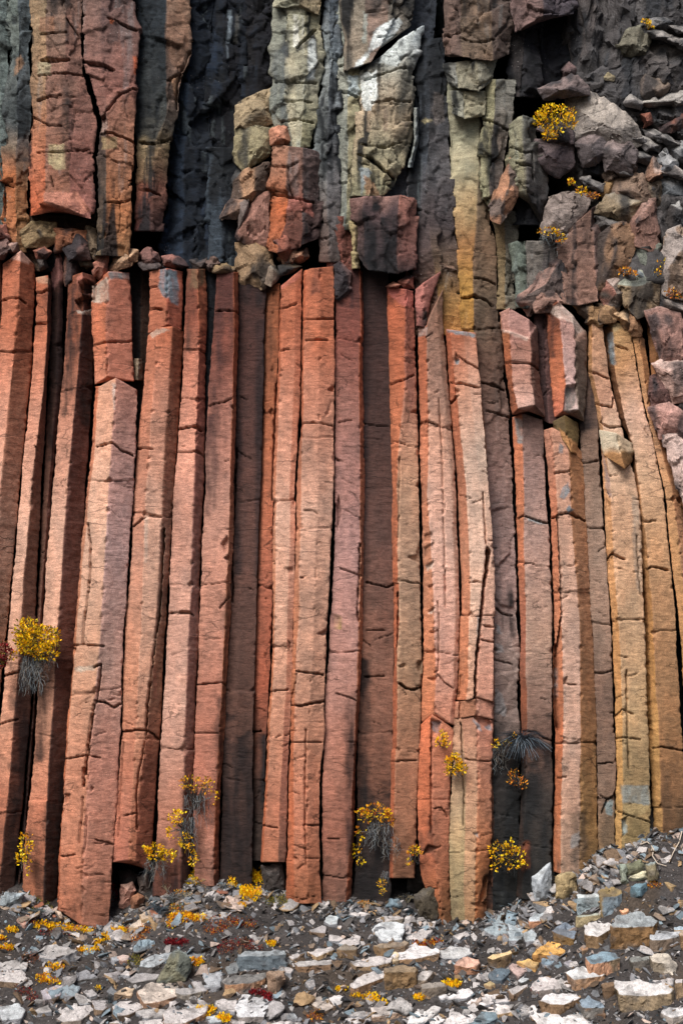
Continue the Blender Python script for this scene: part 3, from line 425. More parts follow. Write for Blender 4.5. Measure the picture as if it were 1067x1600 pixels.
col('hanging stump with a white sloping cap, vivid orange left face and broken grey base', [478, 540, 600, 655], [[853, 857, 861, 865], [872, 879, 884, 880], [894, 900, 900, 906], [914, 917, 916, 912]], [.2, -.03, .02, .2], [[(470, (110, 66, 48)), (520, (190, 100, 62)), (600, (206, 112, 72)), (650, (200, 108, 78))], [(470, (190, 130, 110)), (540, (222, 160, 140)), (600, (226, 176, 160)), (655, (150, 130, 118))], [(470, (140, 110, 96)), (560, (120, 96, 82)), (650, (130, 110, 94))]], base=-.16, back=.75, tops=[482, 470, 492, 518], bots=[652, 640, 640, 658],
    notches=[([(884, 602), (900, 600), (902, 634), (890, 640), (878, 648)], .1), ([(852, 482), (884, 470), (906, 484), (916, 512), (900, 528), (896, 502), (878, 496), (862, 498)], .05)], patches=[([(855, 482), (884, 470), (900, 478), (916, 510), (902, 526), (894, 504), (874, 498)], (206, 184, 172)), ([(884, 604), (899, 602), (900, 632), (886, 644)], (128, 122, 118)), ([(897, 526), (912, 516), (914, 528), (902, 534)], (176, 140, 124))], stains=[(box(838, 478, 872, 540), (44, 34, 34), .75, 10)], joints=0)
strip('rock_wedge', 'olive brown wedge of rock with a flat tan flank stuck below the white capped stump', 'rock block', 'loose blocks on the ledge', [650, 680, 712], [[862, 868, 884], [882, 886, 895], [905, 906, 902]], [.0, -.06, .1], [(110, 90, 60), (122, 98, 60)], tops=[660, 648, 660], bots=[672, 708, 710], base=.0, back=.4, joints=0, chips=4, patches=[([(872, 668), (904, 696), (902, 712), (894, 708), (876, 682)], (190, 138, 92))])
col('orange edged column with a slate patch under the first hanging stump, black lower down', [645, 700, 770, 850, 950, 1050, 1150, 1250, 1410],
    [[799, 802, 805, 808, 811, 813, 814, 812, 806], [816, 817, 818, 820, 822, 823, 823, 820, 816], [848, 850, 853, 858, 861, 862, 863, 863, 860]], [.15, .0, .03], [[(640, (196, 112, 76)), (800, (196, 112, 72)), (1000, (170, 100, 74)), (1100, (150, 86, 58)), (1200, (70, 50, 40))], [(640, (110, 84, 76)), (720, (150, 114, 102)), (850, (182, 136, 116)), (1000, (184, 138, 112)), (1090, (160, 118, 98)), (1160, (110, 82, 70)), (1240, (62, 54, 50)), (1400, (50, 48, 44))]], base=.1, bots=[1400, 1405, 1410], tops=[652, 646, 656],
    cracks=[(1.6, .07, [(804, 812), (818, 806), (836, 812), (854, 818)]), (1.3, .05, [(816, 1142), (836, 1144), (850, 1154), (862, 1158)])], notches=[([(810, 810), (820, 802), (818, 808)], .08)], patches=[([(803, 652), (815, 656), (816, 692), (808, 694)], (146, 150, 150)), ([(824, 808), (836, 812), (852, 818), (838, 818), (824, 812)], (140, 156, 160))], stains=[(box(800, 1170, 866, 1420), (30, 32, 34), .8, 35), (box(850, 640, 866, 720), (34, 28, 28), .6, 8), (box(812, 1320, 826, 1350), (150, 84, 56), .6, 6)])
col('pink and ochre column under the white capped stump with slate chips and a crack', [668, 720, 800, 850, 950, 1050, 1150, 1250, 1372],
    [[850, 854, 859, 861, 864, 865, 866, 866, 862], [862, 867, 871, 872, 876, 880, 880, 878, 876], [885, 890, 892, 896, 905, 907, 907, 907, 906], [904, 910, 913, 917, 924, 929, 932, 934, 934]], [.15, -.02, .0, .18], [[(660, (200, 130, 100)), (800, (206, 120, 82)), (1000, (204, 122, 82)), (1150, (190, 104, 64)), (1300, (184, 104, 64))], PK, OB], base=.0, tops=[672, 668, 682, 706], bots=[1362, 1366, 1370, 1372],
    cracks=[(1.8, .08, [(862, 810), (872, 804), (888, 801), (898, 806), (912, 814)]), (2.2, .1, [(871, 808), (873, 860), (876, 900), (877, 960)]), (2.6, .2, [(876, 965), (870, 1010), (868, 1060), (870, 1140)]), (1.2, .05, [(880, 1068), (900, 1070)]), (1.3, .05, [(866, 740), (890, 736)]), (1.2, .05, [(872, 1216), (884, 1214)])],
    notches=[([(866, 806), (872, 804), (870, 816)], .12), ([(862, 1010), (872, 1004), (871, 1040), (870, 1075), (872, 1130), (866, 1140), (863, 1060)], .2), ([(878, 1064), (886, 1056), (884, 1072)], .08), ([(888, 808), (892, 796), (904, 812)], .05)],
    patches=[([(874, 694), (880, 698), (879, 710), (873, 708)], (130, 140, 146)), ([(878, 762), (886, 752), (890, 768), (886, 776), (880, 780), (874, 776)], (136, 150, 158)), ([(884, 794), (890, 790), (896, 798), (888, 802)], (120, 136, 146)), ([(866, 1044), (871, 1042), (870, 1090), (866, 1092)], (120, 124, 126)), ([(892, 1306), (906, 1298), (904, 1322), (890, 1328)], (150, 146, 144))],
    stains=[(box(896, 1270, 914, 1340), (70, 58, 48), .7, 8), (box(872, 1340, 904, 1375), (80, 74, 68), .7, 8), (box(876, 1280, 904, 1340), (156, 128, 108), .4, 20)], chips=26)
col('sunken grey brown column right of the pink and ochre one', [560, 650, 720, 800, 900, 1000, 1100, 1200, 1350], [[903, 905, 908, 914, 920, 925, 930, 933, 934], [918, 918, 920, 926, 934, 938, 942, 946, 945], [933, 933, 936, 942, 950, 954, 958, 962, 958]], [.06, .02, .0], [TB, TB], base=.2, tops=[600, 580, 562], stains=[(box(900, 560, 936, 680), (46, 40, 44), .85, 14), ([(936, 1300), (952, 1270), (958, 1290), (950, 1350)], (60, 54, 48), .5, 6)],
    cracks=[(1.4, .06, [(930, 1052), (944, 1052), (954, 1048)]), (1.2, .05, [(908, 724), (934, 720)]), (1.5, .07, [(932, 1193), (948, 1192), (958, 1192)]), (1.8, .07, [(940, 1270), (948, 1250), (958, 1244), (962, 1236)])], patches=[([(944, 1254), (958, 1248), (956, 1276), (946, 1270)], (126, 140, 142))])
col('broad ochre edged column with a pale grey band low down, under the jutting wedge', [504, 585, 625, 690, 750, 800, 900, 1000, 1100, 1200, 1345],
    [[918, 920, 929, 938, 941, 943, 949, 954, 959, 962, 958], [924, 926, 936, 944, 953, 955, 962, 967, 971, 973, 972], [939, 951, 960, 976, 992, 999, 1004, 1007, 1009, 1014, 1017]], [.12, .0, .05], [OC, OL], base=.04, tops=[502, 502, 504], bots=[1356, 1352, 1330],
    cracks=[(1.4, .06, [(920, 580), (936, 586), (950, 592)]), (1.5, .06, [(930, 630), (944, 634), (956, 636), (958, 622)]), (1.5, .07, [(938, 660), (952, 668), (970, 666)]), (2.2, .08, [(946, 880), (956, 864), (966, 870), (976, 874)]), (1.6, .07, [(979, 1048), (979, 1090), (980, 1145), (982, 1200)]), (1.2, .05, [(994, 836), (998, 900), (1000, 930)]), (1.4, .05, [(958, 1122), (972, 1108), (988, 1116)]), (1.2, .05, [(962, 1155), (974, 1152), (1000, 1156)])],
    notches=[([(946, 778), (956, 790), (954, 812), (948, 808), (944, 820)], .05), ([(948, 880), (958, 866), (964, 876), (962, 906), (950, 912), (948, 900)], .05), ([(971, 1280), (980, 1276), (980, 1282), (974, 1302), (971, 1296)], .08)], patches=[([(969, 1226), (1014, 1228), (1014, 1258), (972, 1254)], (140, 142, 136)), ([(972, 1256), (1014, 1258), (1006, 1272), (976, 1272)], (172, 150, 108)), ([(971, 1282), (978, 1280), (978, 1300), (972, 1304)], (130, 144, 146)), ([(986, 770), (998, 780), (1003, 930), (994, 920), (988, 860)], (176, 152, 132)), ([(940, 700), (952, 752), (954, 780), (946, 770)], (170, 146, 140))], chips=26, joints=6)
strip('rock_wedge', 'cream topped wedge jutting from the broad ochre edged column', 'rock block', 'loose blocks on the ledge', [672, 700, 735], [[935, 940, 950], [960, 968, 978], [986, 992, 986]], [.04, -.2, .02], [[(670, (228, 196, 160)), (700, (232, 200, 164)), (712, (196, 136, 84)), (740, (150, 104, 60))], [(670, (222, 184, 146)), (700, (222, 180, 140)), (708, (150, 108, 66)), (740, (120, 84, 50))]], tops=[672, 676, 694], bots=[712, 734, 722], base=.04, back=.4, joints=0, chips=4)
col('column with a bright leaning front and brown left flank, slate strip near its top', [505, 572, 600, 648, 690, 770, 850, 950, 1050, 1150, 1250, 1335],
    [[940, 950, 956, 967, 984, 994, 1002, 1007, 1010, 1015, 1021, 1019], [957, 959, 964, 975, 988, 1001, 1011, 1020, 1026, 1032, 1036, 1034], [984, 994, 999, 1008, 1020, 1036, 1043, 1055, 1061, 1068, 1075, 1080]], [.24, .0, .02], [[(500, (140, 96, 60)), (650, (130, 88, 60)), (800, (196, 134, 86)), (1000, (196, 132, 72)), (1250, (200, 142, 80))], [(500, (196, 146, 92)), (570, (206, 142, 92)), (650, (216, 162, 132)), (760, (214, 160, 120)), (850, (206, 146, 100)), (1000, (180, 126, 84)), (1150, (158, 108, 68)), (1330, (104, 78, 54))]], base=.08, tops=[512, 504, 506], bots=[1322, 1330, 1335],
    cracks=[(1.4, .05, [(1000, 814), (1012, 816), (1024, 813)]), (1.8, .07, [(1010, 890), (1018, 886), (1044, 891)]), (2.8, .2, [(1004, 900), (1008, 960), (1010, 1030), (1013, 1100), (1016, 1150)]), (1.6, .06, [(1020, 1170), (1034, 1167), (1050, 1170), (1070, 1174)]), (1.2, .05, [(962, 540), (980, 546)])], patches=[([(948, 522), (956, 518), (962, 560), (963, 570), (954, 570), (949, 545)], (126, 138, 144)), ([(946, 504), (960, 500), (972, 512), (958, 518)], (178, 156, 120))], stains=[(box(1034, 1180, 1090, 1345), (70, 56, 44), .5, 30)])
col('slim ochre column between two long cracks near the right edge', [522, 585, 648, 700, 770, 850, 950, 1100], [[987, 996, 1010, 1022, 1038, 1046, 1058, 1068], [997, 1006, 1014, 1032, 1050, 1060, 1072, 1084], [1006, 1015, 1020, 1040, 1060, 1072, 1086, 1100]], [.03, .0, .05], [OC, OB], base=.06, tops=[516, 524, 530], stains=[(box(984, 515, 1010, 535), (50, 40, 36), .7, 6)])
col('ochre column half hidden behind white stepped blocks at the right edge', [480, 585, 660, 720, 800, 900, 1000, 1350], [[1007, 1016, 1022, 1042, 1063, 1074, 1088, 1110], [1024, 1026, 1036, 1060, 1080, 1092, 1105, 1125], [1050, 1050, 1062, 1090, 1110, 1120, 1135, 1150]], [.1, .0, .05], [OB, OC], base=.14, tops=[486, 480, 480])
for j, xx in enumerate((1100, 1165, 1230)):
    col('ochre column standing outside the photograph past the right end of the wall', [520, 900, 1340], [[xx - 50, xx, xx + 20], [xx - 15, xx + 30, xx + 50], [xx + 15, xx + 62, xx + 82]], [.15, 0, .18], [OC, OB], base=.2 + .12 * (j % 2), grid=3)
# ------------------------------------------------------------------ broken rocks: convex hulls with worn faces
def hull_rock(name, label, cat, group, pts, top, side, mat, cell=0.045, rough=1.0, seed=0, topz=0.45, third=None, kind=None):
    bm = bmesh.new()
    vs_ = [bm.verts.new(Vector(map(float, p))) for p in pts]
    r = bmesh.ops.convex_hull(bm, input=vs_)
    dead = [g for g in r['geom_interior'] if isinstance(g, bmesh.types.BMVert)] + [g for g in r['geom_unused'] if isinstance(g, bmesh.types.BMVert)]
    bmesh.ops.delete(bm, geom=list(set(dead)), context='VERTS')
    bmesh.ops.dissolve_limit(bm, angle_limit=math.radians(9), verts=bm.verts, edges=bm.edges)
    dims = np.ptp(np.asarray(pts, float), axis=0); size = float(np.max(dims))
    bmesh.ops.bevel(bm, geom=list(bm.edges), offset=min(0.009, float(np.min(dims)) * 0.06), segments=1, affect='EDGES', profile=0.6, clamp_overlap=True)
    bmesh.ops.triangulate(bm, faces=bm.faces)
    for _ in range(5):
        long = [e for e in bm.edges if e.calc_length() > max(cell, size / 34) * 1.5]
        if not long: break
        bmesh.ops.subdivide_edges(bm, edges=long, cuts=1, use_grid_fill=True); bmesh.ops.triangulate(bm, faces=[f for f in bm.faces if len(f.verts) > 3])
    bmesh.ops.recalc_face_normals(bm, faces=bm.faces); bm.normal_update()
    co = np.array([v.co[:] for v in bm.verts]); no = np.array([v.normal[:] for v in bm.verts])
    tr = np.array([[v.index for v in f.verts] for f in bm.faces]); bm.free()
    o_ = np.array([seed * 3.7, 0, seed * 1.3])
    s = min(1.0, size / 0.35) * rough
    co2 = co + no * (s * (0.012 * fbm((co + o_) * 5, 11, 2) + 0.010 * fbm((co + o_) * 16, 12, 3)))[:, None]
    st = fbm((co + o_) * [3, 3, 26], 13, 2) * 0.007 * s; co2 += no * st[:, None]
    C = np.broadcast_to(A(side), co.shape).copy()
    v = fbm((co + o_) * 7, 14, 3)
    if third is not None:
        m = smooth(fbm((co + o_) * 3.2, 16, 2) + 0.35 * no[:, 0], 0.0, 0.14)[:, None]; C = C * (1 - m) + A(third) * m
    m = smooth(no[:, 2] + 0.12 * v, topz - 0.14, topz + 0.14)[:, None]; C = C * (1 - m) + A(top) * m  # paler upward faces: lichen tone, mostly the sky's light painted in
    if mat is not M_STONE:
        C = C * .72 + A((112, 104, 100)) * .28
        m = smooth(fbm((co + o_) * [4.5, 4.5, 1.1], 17, 3), 0.02, 0.4)[:, None] * .8; C = C * (1 - m) + A((38, 42, 48)) * m
        f1, e1 = facets(co[:, 0] * 100 + seed * 13 + 5 * v, co[:, 2] * 100 + 5 * v, 22, seed + 50, .014, .2); co2 = co2 + no * (f1 * rough)[:, None] * min(1.0, size / .4)
    else:
        m = smooth(fbm((co + o_) * 6, 18, 4), 0.05, 0.45)[:, None] * .55; C = C * (1 - m) + A((84, 80, 78)) * m
        f1, e1 = facets(co[:, 0] * 100 + seed * 13 + 3 * v, (co[:, 2] + .8 * co[:, 1]) * 100 + 3 * v, 11, seed + 50, .014, .22); co2 = co2 + no * f1[:, None] * min(1.0, size / .4)
    C = C * (1 + 0.3 * v + 0.2 * fbm((co + o_) * 20, 15, 2))[:, None]
    o = link_mesh(name, co2, np.zeros((0, 4), int), tr, np.clip(C, .004, .85), mat, flat=True); centre(o)
    tag(o, label, cat, group, kind or 'thing'); return o

HS = [0]
def rock(label, poly, Y, top, side, thick=0.5, bulge=0.075, npk=4, third=None, cat='rock', group='loose blocks on the ledge', name='rock', topz=0.45, rough=1.0, mat=None, grow=1.12):
    """an angular block on the cliff from its traced outline: its own depth, bulging front faces and a back"""
    HS[0] += 1; rng = np.random.default_rng(500 + HS[0])
    pl = np.array(poly, float); c = pl.mean(0); pl = c + (pl - c) * grow; pts = []
    for x, y in pl:
        pts.append(P(x, y, Y + rng.uniform(0, 0.35) * thick)); q = c + (np.array([x, y]) - c) * 0.9; pts.append(P(q[0], q[1], Y + thick))
    for _ in range(npk):
        w = rng.dirichlet(np.ones(len(pl)) * 0.8); q = c * 0.35 + (w[:, None] * pl).sum(0) * 0.65; pts.append(P(q[0], q[1], Y - bulge * rng.uniform(0.6, 1.1)))
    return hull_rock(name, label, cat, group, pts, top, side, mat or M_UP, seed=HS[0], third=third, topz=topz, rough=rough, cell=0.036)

# ------------------------------------------------------------------ the mass of the cliff behind everything
def cliff_wall():
    nx, nz = 300, 400
    X, Z = np.meshgrid(np.linspace(-9.5, 9.5, nx), np.linspace(-2.5, 15.5, nz))
    px, py = X * 100 + 533.5, PYH - (Z - ZC) * 100
    up = smooth(-py, -430, -380)
    Y = 1.05 + 0.25 * up + 0.12 * fbm(np.stack([X, X * 0, Z], -1) * [1.2, 1, .6], 91, 3)
    f, e = facets(px, py, 60, 901, 0.14, 0.35); f2, e2 = facets(px + 5 * vnoise(np.stack([X, Z, Z], -1) * 4, 2), py, 22, 905, 0.05, 0.35)
    Y = Y + f * (0.3 + 0.7 * up) + f2 * up
    rr = smooth(px, 850, 900) * smooth(-py, -480, -440)              # the slope of rubble at the upper right stands further forward
    Y = Y - rr * (0.86 + 0.0006 * np.clip(py, 0, 450)) + rr * (f * .35 + f2 * .6)
    co = np.stack([X, Y, Z], -1)
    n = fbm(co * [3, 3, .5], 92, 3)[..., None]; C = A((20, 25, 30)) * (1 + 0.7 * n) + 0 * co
    C = C * (1 - rr[..., None] * .6) + A((96, 92, 92)) * (1 + 0.6 * n) * rr[..., None] * .6
    idx = np.arange(nx * nz).reshape(nz, nx); q = np.stack([idx[:-1, :-1], idx[:-1, 1:], idx[1:, 1:], idx[1:, :-1]], -1).reshape(-1, 4)
    o = link_mesh('cliff', co.reshape(-1, 3), q, np.zeros((0, 3), int), np.clip(C.reshape(-1, 3), .004, .8), M_UP)
    tag(o, kind='structure')
cliff_wall()

GU = 'rock blocks of the upper cliff'
def blk(label, ys, lines, dep, cols, **k):
    k.setdefault('fac', .55); k.setdefault('streak', .3); k.setdefault('rough', 1.15); k.setdefault('joints', 1); k.setdefault('chips', 4); k.setdefault('mat', M_UP); k.setdefault('grid', 2.0); k.setdefault('gap', -2.5)
    return strip('rock_pillar', label, 'rock pillar', GU, ys, lines, dep, cols, **k)
TAN, GTAN, BRN, RBR, SLT, OCH = (180, 172, 142), (142, 142, 126), (128, 96, 78), (152, 92, 74), (96, 102, 106), (170, 128, 82)
INK, COAL = (26, 34, 42), (40, 42, 46)
for j, xx in enumerate((-70, -150)):
    blk('grey green pillar standing outside the photograph past its upper left corner', [-70, 200, 400], [[xx - 42] * 3, [xx] * 3, [xx + 38] * 3], [.12, 0, .15], [GTAN, SLT], base=.25, grid=3)
for j, xx in enumerate((1100, 1180, 1260)):
    blk('grey pillar standing outside the photograph past its upper right edge', [-70, 200, 520], [[xx - 50] * 3, [xx] * 3, [xx + 44] * 3], [.14, 0, .15], [SLT, GTAN], base=.15, grid=3)
blk('dark green grey pillar cut by the upper left edge of the photograph', [-70, 200, 395], [[-34, -32, -34], [-10, -8, -10], [12, 12, 8]], [.1, 0, .08], [GTAN, (108, 116, 108)], base=.22, streak=.42)
blk('narrow stained pillar with an orange brown foot, beside the huge hanging block', [-70, 60, 210, 260, 395], [[14, 14, 8, 4, 6], [30, 30, 28, 26, 26], [48, 48, 47, 44, 40]], [.08, 0, .07], [[(0, (116, 122, 110)), (180, (96, 100, 96)), (230, (120, 100, 80)), (280, (176, 104, 62)), (390, (150, 100, 66))], [(0, (96, 104, 104)), (200, (80, 84, 84)), (300, (150, 104, 68)), (390, (130, 96, 64))]], base=.2, streak=.28,
    stains=[(box(14, 60, 50, 215), (26, 32, 38), .75, 22)], patches=[([(22, 88), (36, 84), (40, 100), (30, 112), (20, 116)], (140, 110, 88))], cracks=[(1.5, .07, [(2, 246), (4, 290), (8, 345)]), (1.3, .06, [(6, 286), (20, 290), (36, 286)])])
RB = [(-60, (112, 92, 80)), (40, (130, 102, 84)), (120, (140, 102, 84)), (200, (142, 100, 80)), (300, (154, 104, 80)), (345, (174, 112, 88))]
blk('huge reddish block hanging with a peaked black underside at the upper left', [-70, 60, 116, 187, 240, 300, 350], [[51, 49, 49, 49, 45, 44, 41], [75, 74, 74, 73, 73, 73, 73], [104, 104, 104, 108, 108, 110, 106], [130, 130, 131, 153, 146, 147, 143]], [.14, .0, -.02, .04], [[(-60, (150, 128, 96)), (150, (162, 124, 92)), (250, (176, 106, 74)), (340, (196, 100, 62))], RB, [(0, (130, 96, 80)), (200, (130, 88, 74)), (300, (140, 90, 76)), (345, (170, 112, 98))]], base=-.16, back=1.2, gap=.8, fac=.35, streak=.34, rough=1.2, grid=1.7,
    bots=[336, 316, 326, 342], tops=[-70] * 4, cracks=[(3.2, .1, [(64, 94), (78, 91), (92, 94), (108, 94)]), (1.7, .07, [(60, 118), (84, 115), (104, 115), (130, 118)]), (2.2, .08, [(60, 157), (76, 151), (96, 149)]), (1.6, .06, [(66, 54), (84, 52), (104, 50)]), (1.4, .05, [(52, 182), (76, 196), (96, 196)]), (1.6, .05, [(104, 28), (116, 44), (124, 54)]), (1.3, .05, [(60, 238), (100, 238), (140, 234)]), (1.4, .05, [(80, 276), (84, 292)])],
    notches=[([(66, 93), (80, 90), (106, 93), (92, 97), (76, 98)], .1)], patches=[([(76, 226), (102, 226), (102, 264), (90, 266), (76, 256)], (172, 156, 122)), ([(70, 302), (122, 300), (142, 330), (120, 334), (84, 320), (72, 316)], (196, 134, 114)), (box(58, 96, 80, 116), (168, 156, 128)), (box(64, 28, 86, 50), (150, 110, 88))],
    stains=[(box(99, 118, 111, 205), (34, 32, 34), .85, 7), (box(97, 200, 108, 300), (70, 54, 50), .55, 7), (box(96, 150, 112, 168), (40, 36, 36), .6, 6), (box(70, -70, 140, 14), (80, 68, 64), .5, 20), (box(108, 130, 120, 150), (190, 150, 130), .3, 6)])
blk('brown shadowed wall of the niche under the huge hanging block', [335, 380, 424], [[20, 20, 20], [80, 80, 80], [150, 150, 150]], [.05, .0, .05], [(96, 76, 60), (84, 62, 50)], base=.42, back=.5, streak=.25)
blk('reddish brown block split off the huge hanging one by a black crooked crack', [-70, 30, 45, 100, 150, 187, 240, 326, 400], [[131, 131, 131, 132, 147, 158, 153, 154, 148], [160, 160, 160, 160, 166, 168, 166, 166, 162], [207, 212, 221, 214, 211, 212, 211, 206, 203]], [.02, .0, .1], [[(-60, (120, 96, 84)), (60, (134, 98, 84)), (150, (140, 96, 82)), (210, (110, 84, 72)), (330, (104, 86, 68)), (400, (122, 100, 74))], [(-60, (104, 84, 78)), (60, (130, 94, 82)), (150, (142, 96, 82)), (230, (166, 116, 88)), (320, (176, 112, 72)), (390, (160, 112, 74))]], base=-.1, back=1.0, gap=.8, fac=.35, streak=.34, rough=1.2, grid=1.7,
    cracks=[(2.6, .1, [(132, 97), (150, 99), (166, 103), (178, 109)]), (2.6, .12, [(132, 118), (138, 140), (146, 162), (155, 182)]), (1.8, .08, [(160, 184), (172, 168), (186, 150), (208, 140)]), (2.0, .08, [(158, 209), (176, 209), (196, 216), (212, 224)]), (1.5, .06, [(168, 28), (186, 36), (200, 44), (214, 48)]), (1.5, .06, [(165, 316), (186, 318), (204, 312)])],
    notches=[([(132, 96), (156, 98), (180, 110), (174, 113), (152, 106), (140, 104)], .08), ([(152, 186), (166, 178), (170, 196), (162, 206), (152, 204)], .1)], patches=[([(156, 190), (168, 188), (170, 202), (158, 206)], (160, 136, 126)), ([(172, 31), (178, 33), (177, 38), (172, 37)], (206, 104, 50)), (box(209, 88, 214, 116), (180, 96, 66)), (box(160, 214, 184, 232), (150, 128, 96))],
    stains=[(box(148, 215, 162, 300), (30, 28, 30), .85, 7), (box(172, 36, 186, 64), (60, 56, 58), .5, 5), (box(150, 20, 166, 120), (80, 66, 66), .5, 9), (box(152, 300, 170, 345), (44, 36, 36), .6, 8)])
blk('dark pillar with a tan wedge on its right side, left of the black recess', [-70, 20, 80, 125, 180, 225, 300, 362], [[214, 217, 215, 213, 213, 217, 218, 215], [262, 262, 260, 262, 262, 242, 238, 236], [296, 294, 297, 282, 276, 262, 257, 253]], [.1, 0, .1], [[(0, (54, 62, 66)), (150, (66, 68, 64)), (218, (70, 66, 56)), (226, (150, 130, 96)), (290, (146, 112, 80)), (300, (140, 86, 66)), (360, (110, 66, 56))], [(0, (150, 116, 92)), (120, (140, 108, 88)), (190, (100, 90, 78)), (226, (140, 120, 88)), (300, (120, 78, 62)), (360, (80, 56, 50))]], base=.16, back=.8, streak=.1, fac=.4,
    stains=[(box(212, -70, 262, 215), (20, 27, 34), .75, 18), (box(240, 60, 276, 130), (30, 36, 40), .5, 12)], cracks=[(2.2, .1, [(218, 222), (236, 226), (256, 222), (268, 216)]), (2.0, .09, [(218, 296), (234, 298), (250, 306)]), (1.8, .08, [(262, 126), (276, 118)]), (2.4, .1, [(296, 80), (284, 112), (278, 130), (276, 170)])], patches=[([(266, 122), (280, 116), (276, 160), (268, 126)], (176, 136, 106)), (box(219, 226, 232, 230), (188, 164, 130)), ([(262, 22), (280, 14), (296, 30), (296, 70), (284, 100), (280, 118), (266, 90), (260, 60)], (138, 106, 88))])
blk('blue black pillar in the recess beside the pillar with the tan wedge', [-70, 100, 250, 430], [[276, 278, 262, 252], [300, 300, 290, 286], [334, 332, 328, 326]], [.12, 0, .1], [(34, 46, 60), (24, 32, 42)], base=.5, streak=.45, fac=.8, stains=[(box(250, -70, 340, 430), (10, 17, 25), .6, 30)])  # whole pillar toned towards blue black
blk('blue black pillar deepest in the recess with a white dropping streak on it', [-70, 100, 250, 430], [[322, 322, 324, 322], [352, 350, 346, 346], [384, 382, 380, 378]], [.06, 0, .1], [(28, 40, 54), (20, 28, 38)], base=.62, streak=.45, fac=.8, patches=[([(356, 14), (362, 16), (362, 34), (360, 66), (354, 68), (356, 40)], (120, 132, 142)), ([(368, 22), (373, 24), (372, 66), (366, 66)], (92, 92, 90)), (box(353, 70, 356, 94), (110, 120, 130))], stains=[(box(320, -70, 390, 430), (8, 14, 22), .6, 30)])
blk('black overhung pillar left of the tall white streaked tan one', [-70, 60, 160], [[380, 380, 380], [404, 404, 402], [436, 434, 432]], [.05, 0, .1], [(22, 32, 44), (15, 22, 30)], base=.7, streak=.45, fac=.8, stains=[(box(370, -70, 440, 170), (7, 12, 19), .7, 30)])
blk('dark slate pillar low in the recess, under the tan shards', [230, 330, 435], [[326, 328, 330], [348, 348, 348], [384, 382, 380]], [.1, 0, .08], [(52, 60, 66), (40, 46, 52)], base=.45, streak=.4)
blk('tall tan pillar streaked white and grey near the top centre', [8, 60, 100, 130, 190, 230], [[429, 425, 426, 427, 428, 442], [448, 446, 446, 448, 450, 454], [478, 476, 478, 476, 474, 470], [501, 499, 508, 495, 492, 482]], [.16, .0, -.03, .1], [[(0, (150, 148, 128)), (200, (134, 134, 118))], TAN, [(0, (184, 172, 134)), (120, (156, 152, 130)), (220, (180, 170, 128))]], base=.02, back=.9, streak=.36, fac=.55, grid=1.7,
    stains=[(box(440, 46, 453, 90), (40, 44, 50), .8, 5), (box(428, 80, 446, 190), (84, 92, 98), .6, 9), (box(446, 118, 468, 148), (70, 76, 80), .5, 10)], patches=[(box(458, 22, 466, 74), (226, 226, 216)), (box(480, 62, 492, 124), (212, 218, 216)), (box(471, 22, 475, 56), (196, 196, 184)), ([(462, 80), (476, 66), (494, 50), (498, 44), (496, 52), (480, 66), (466, 82)], (40, 42, 44))], cracks=[(2.6, .14, [(464, 76), (478, 60), (494, 46)]), (1.4, .06, [(430, 128), (460, 128), (494, 130)]), (1.3, .05, [(446, 160), (470, 156), (486, 160)]), (1.3, .05, [(440, 190), (466, 186), (488, 192)])])
blk('cream slab overhanging the very top of the tall streaked tan pillar', [-70, 0, 14], [[432, 431, 430], [468, 468, 468], [504, 504, 500]], [.05, -.05, .1], [TAN, (170, 150, 116)], base=-.1, back=.9, streak=.1, bots=[12, 4, 24])
blk('slate grey narrow pillar between the two streaked tan ones', [-70, 100, 200, 300, 410], [[502, 508, 494, 494, 501], [514, 516, 512, 512, 516], [534, 532, 531, 530, 530]], [.12, 0, .06], [[(0, (80, 86, 90)), (80, (136, 140, 134)), (250, (126, 128, 122)), (330, (104, 92, 84)), (400, (92, 70, 60))], [(0, (80, 86, 90)), (100, (116, 122, 122)), (330, (96, 90, 86)), (400, (80, 64, 56))]], base=.08, streak=.3)
blk('grey tan strip of rock with a dark ledge edge beside the biggest pale pillar', [-70, 60, 150, 250, 360], [[530, 531, 530, 530, 532], [545, 545, 544, 544, 542], [562, 562, 560, 556, 550]], [.06, 0, .04], [GTAN, (160, 150, 116)], base=.12, streak=.26, patches=[(box(544, 118, 560, 150), (168, 182, 188))], cracks=[(3, .15, [(530, 142), (544, 143), (558, 152)]), (2.5, .12, [(532, 104), (546, 98), (560, 94)])])
blk('pink brown overhang splashed with white guano at the top centre', [-70, 20, 60, 118], [[536, 536, 538, 536], [568, 572, 576, 578], [612, 608, 600, 590], [648, 644, 636, 620]], [.05, -.06, -.04, .1], [(140, 126, 106), (136, 114, 98), (142, 132, 116)], base=-.02, back=.9, streak=.36, fac=.5, bots=[112, 100, 66, 40], stains=[(box(530, -70, 650, 14), (24, 28, 32), .85, 14), (box(636, -70, 652, 60), (24, 28, 32), .7, 8)],
    patches=[([(584, 50), (600, 36), (624, 28), (630, 36), (612, 60), (588, 76), (576, 84), (580, 64)], (232, 240, 240)), ([(556, 100), (572, 82), (578, 82), (560, 110), (550, 114)], (226, 234, 234)), ([(568, 18), (574, 20), (574, 66), (566, 70)], (150, 156, 150))])
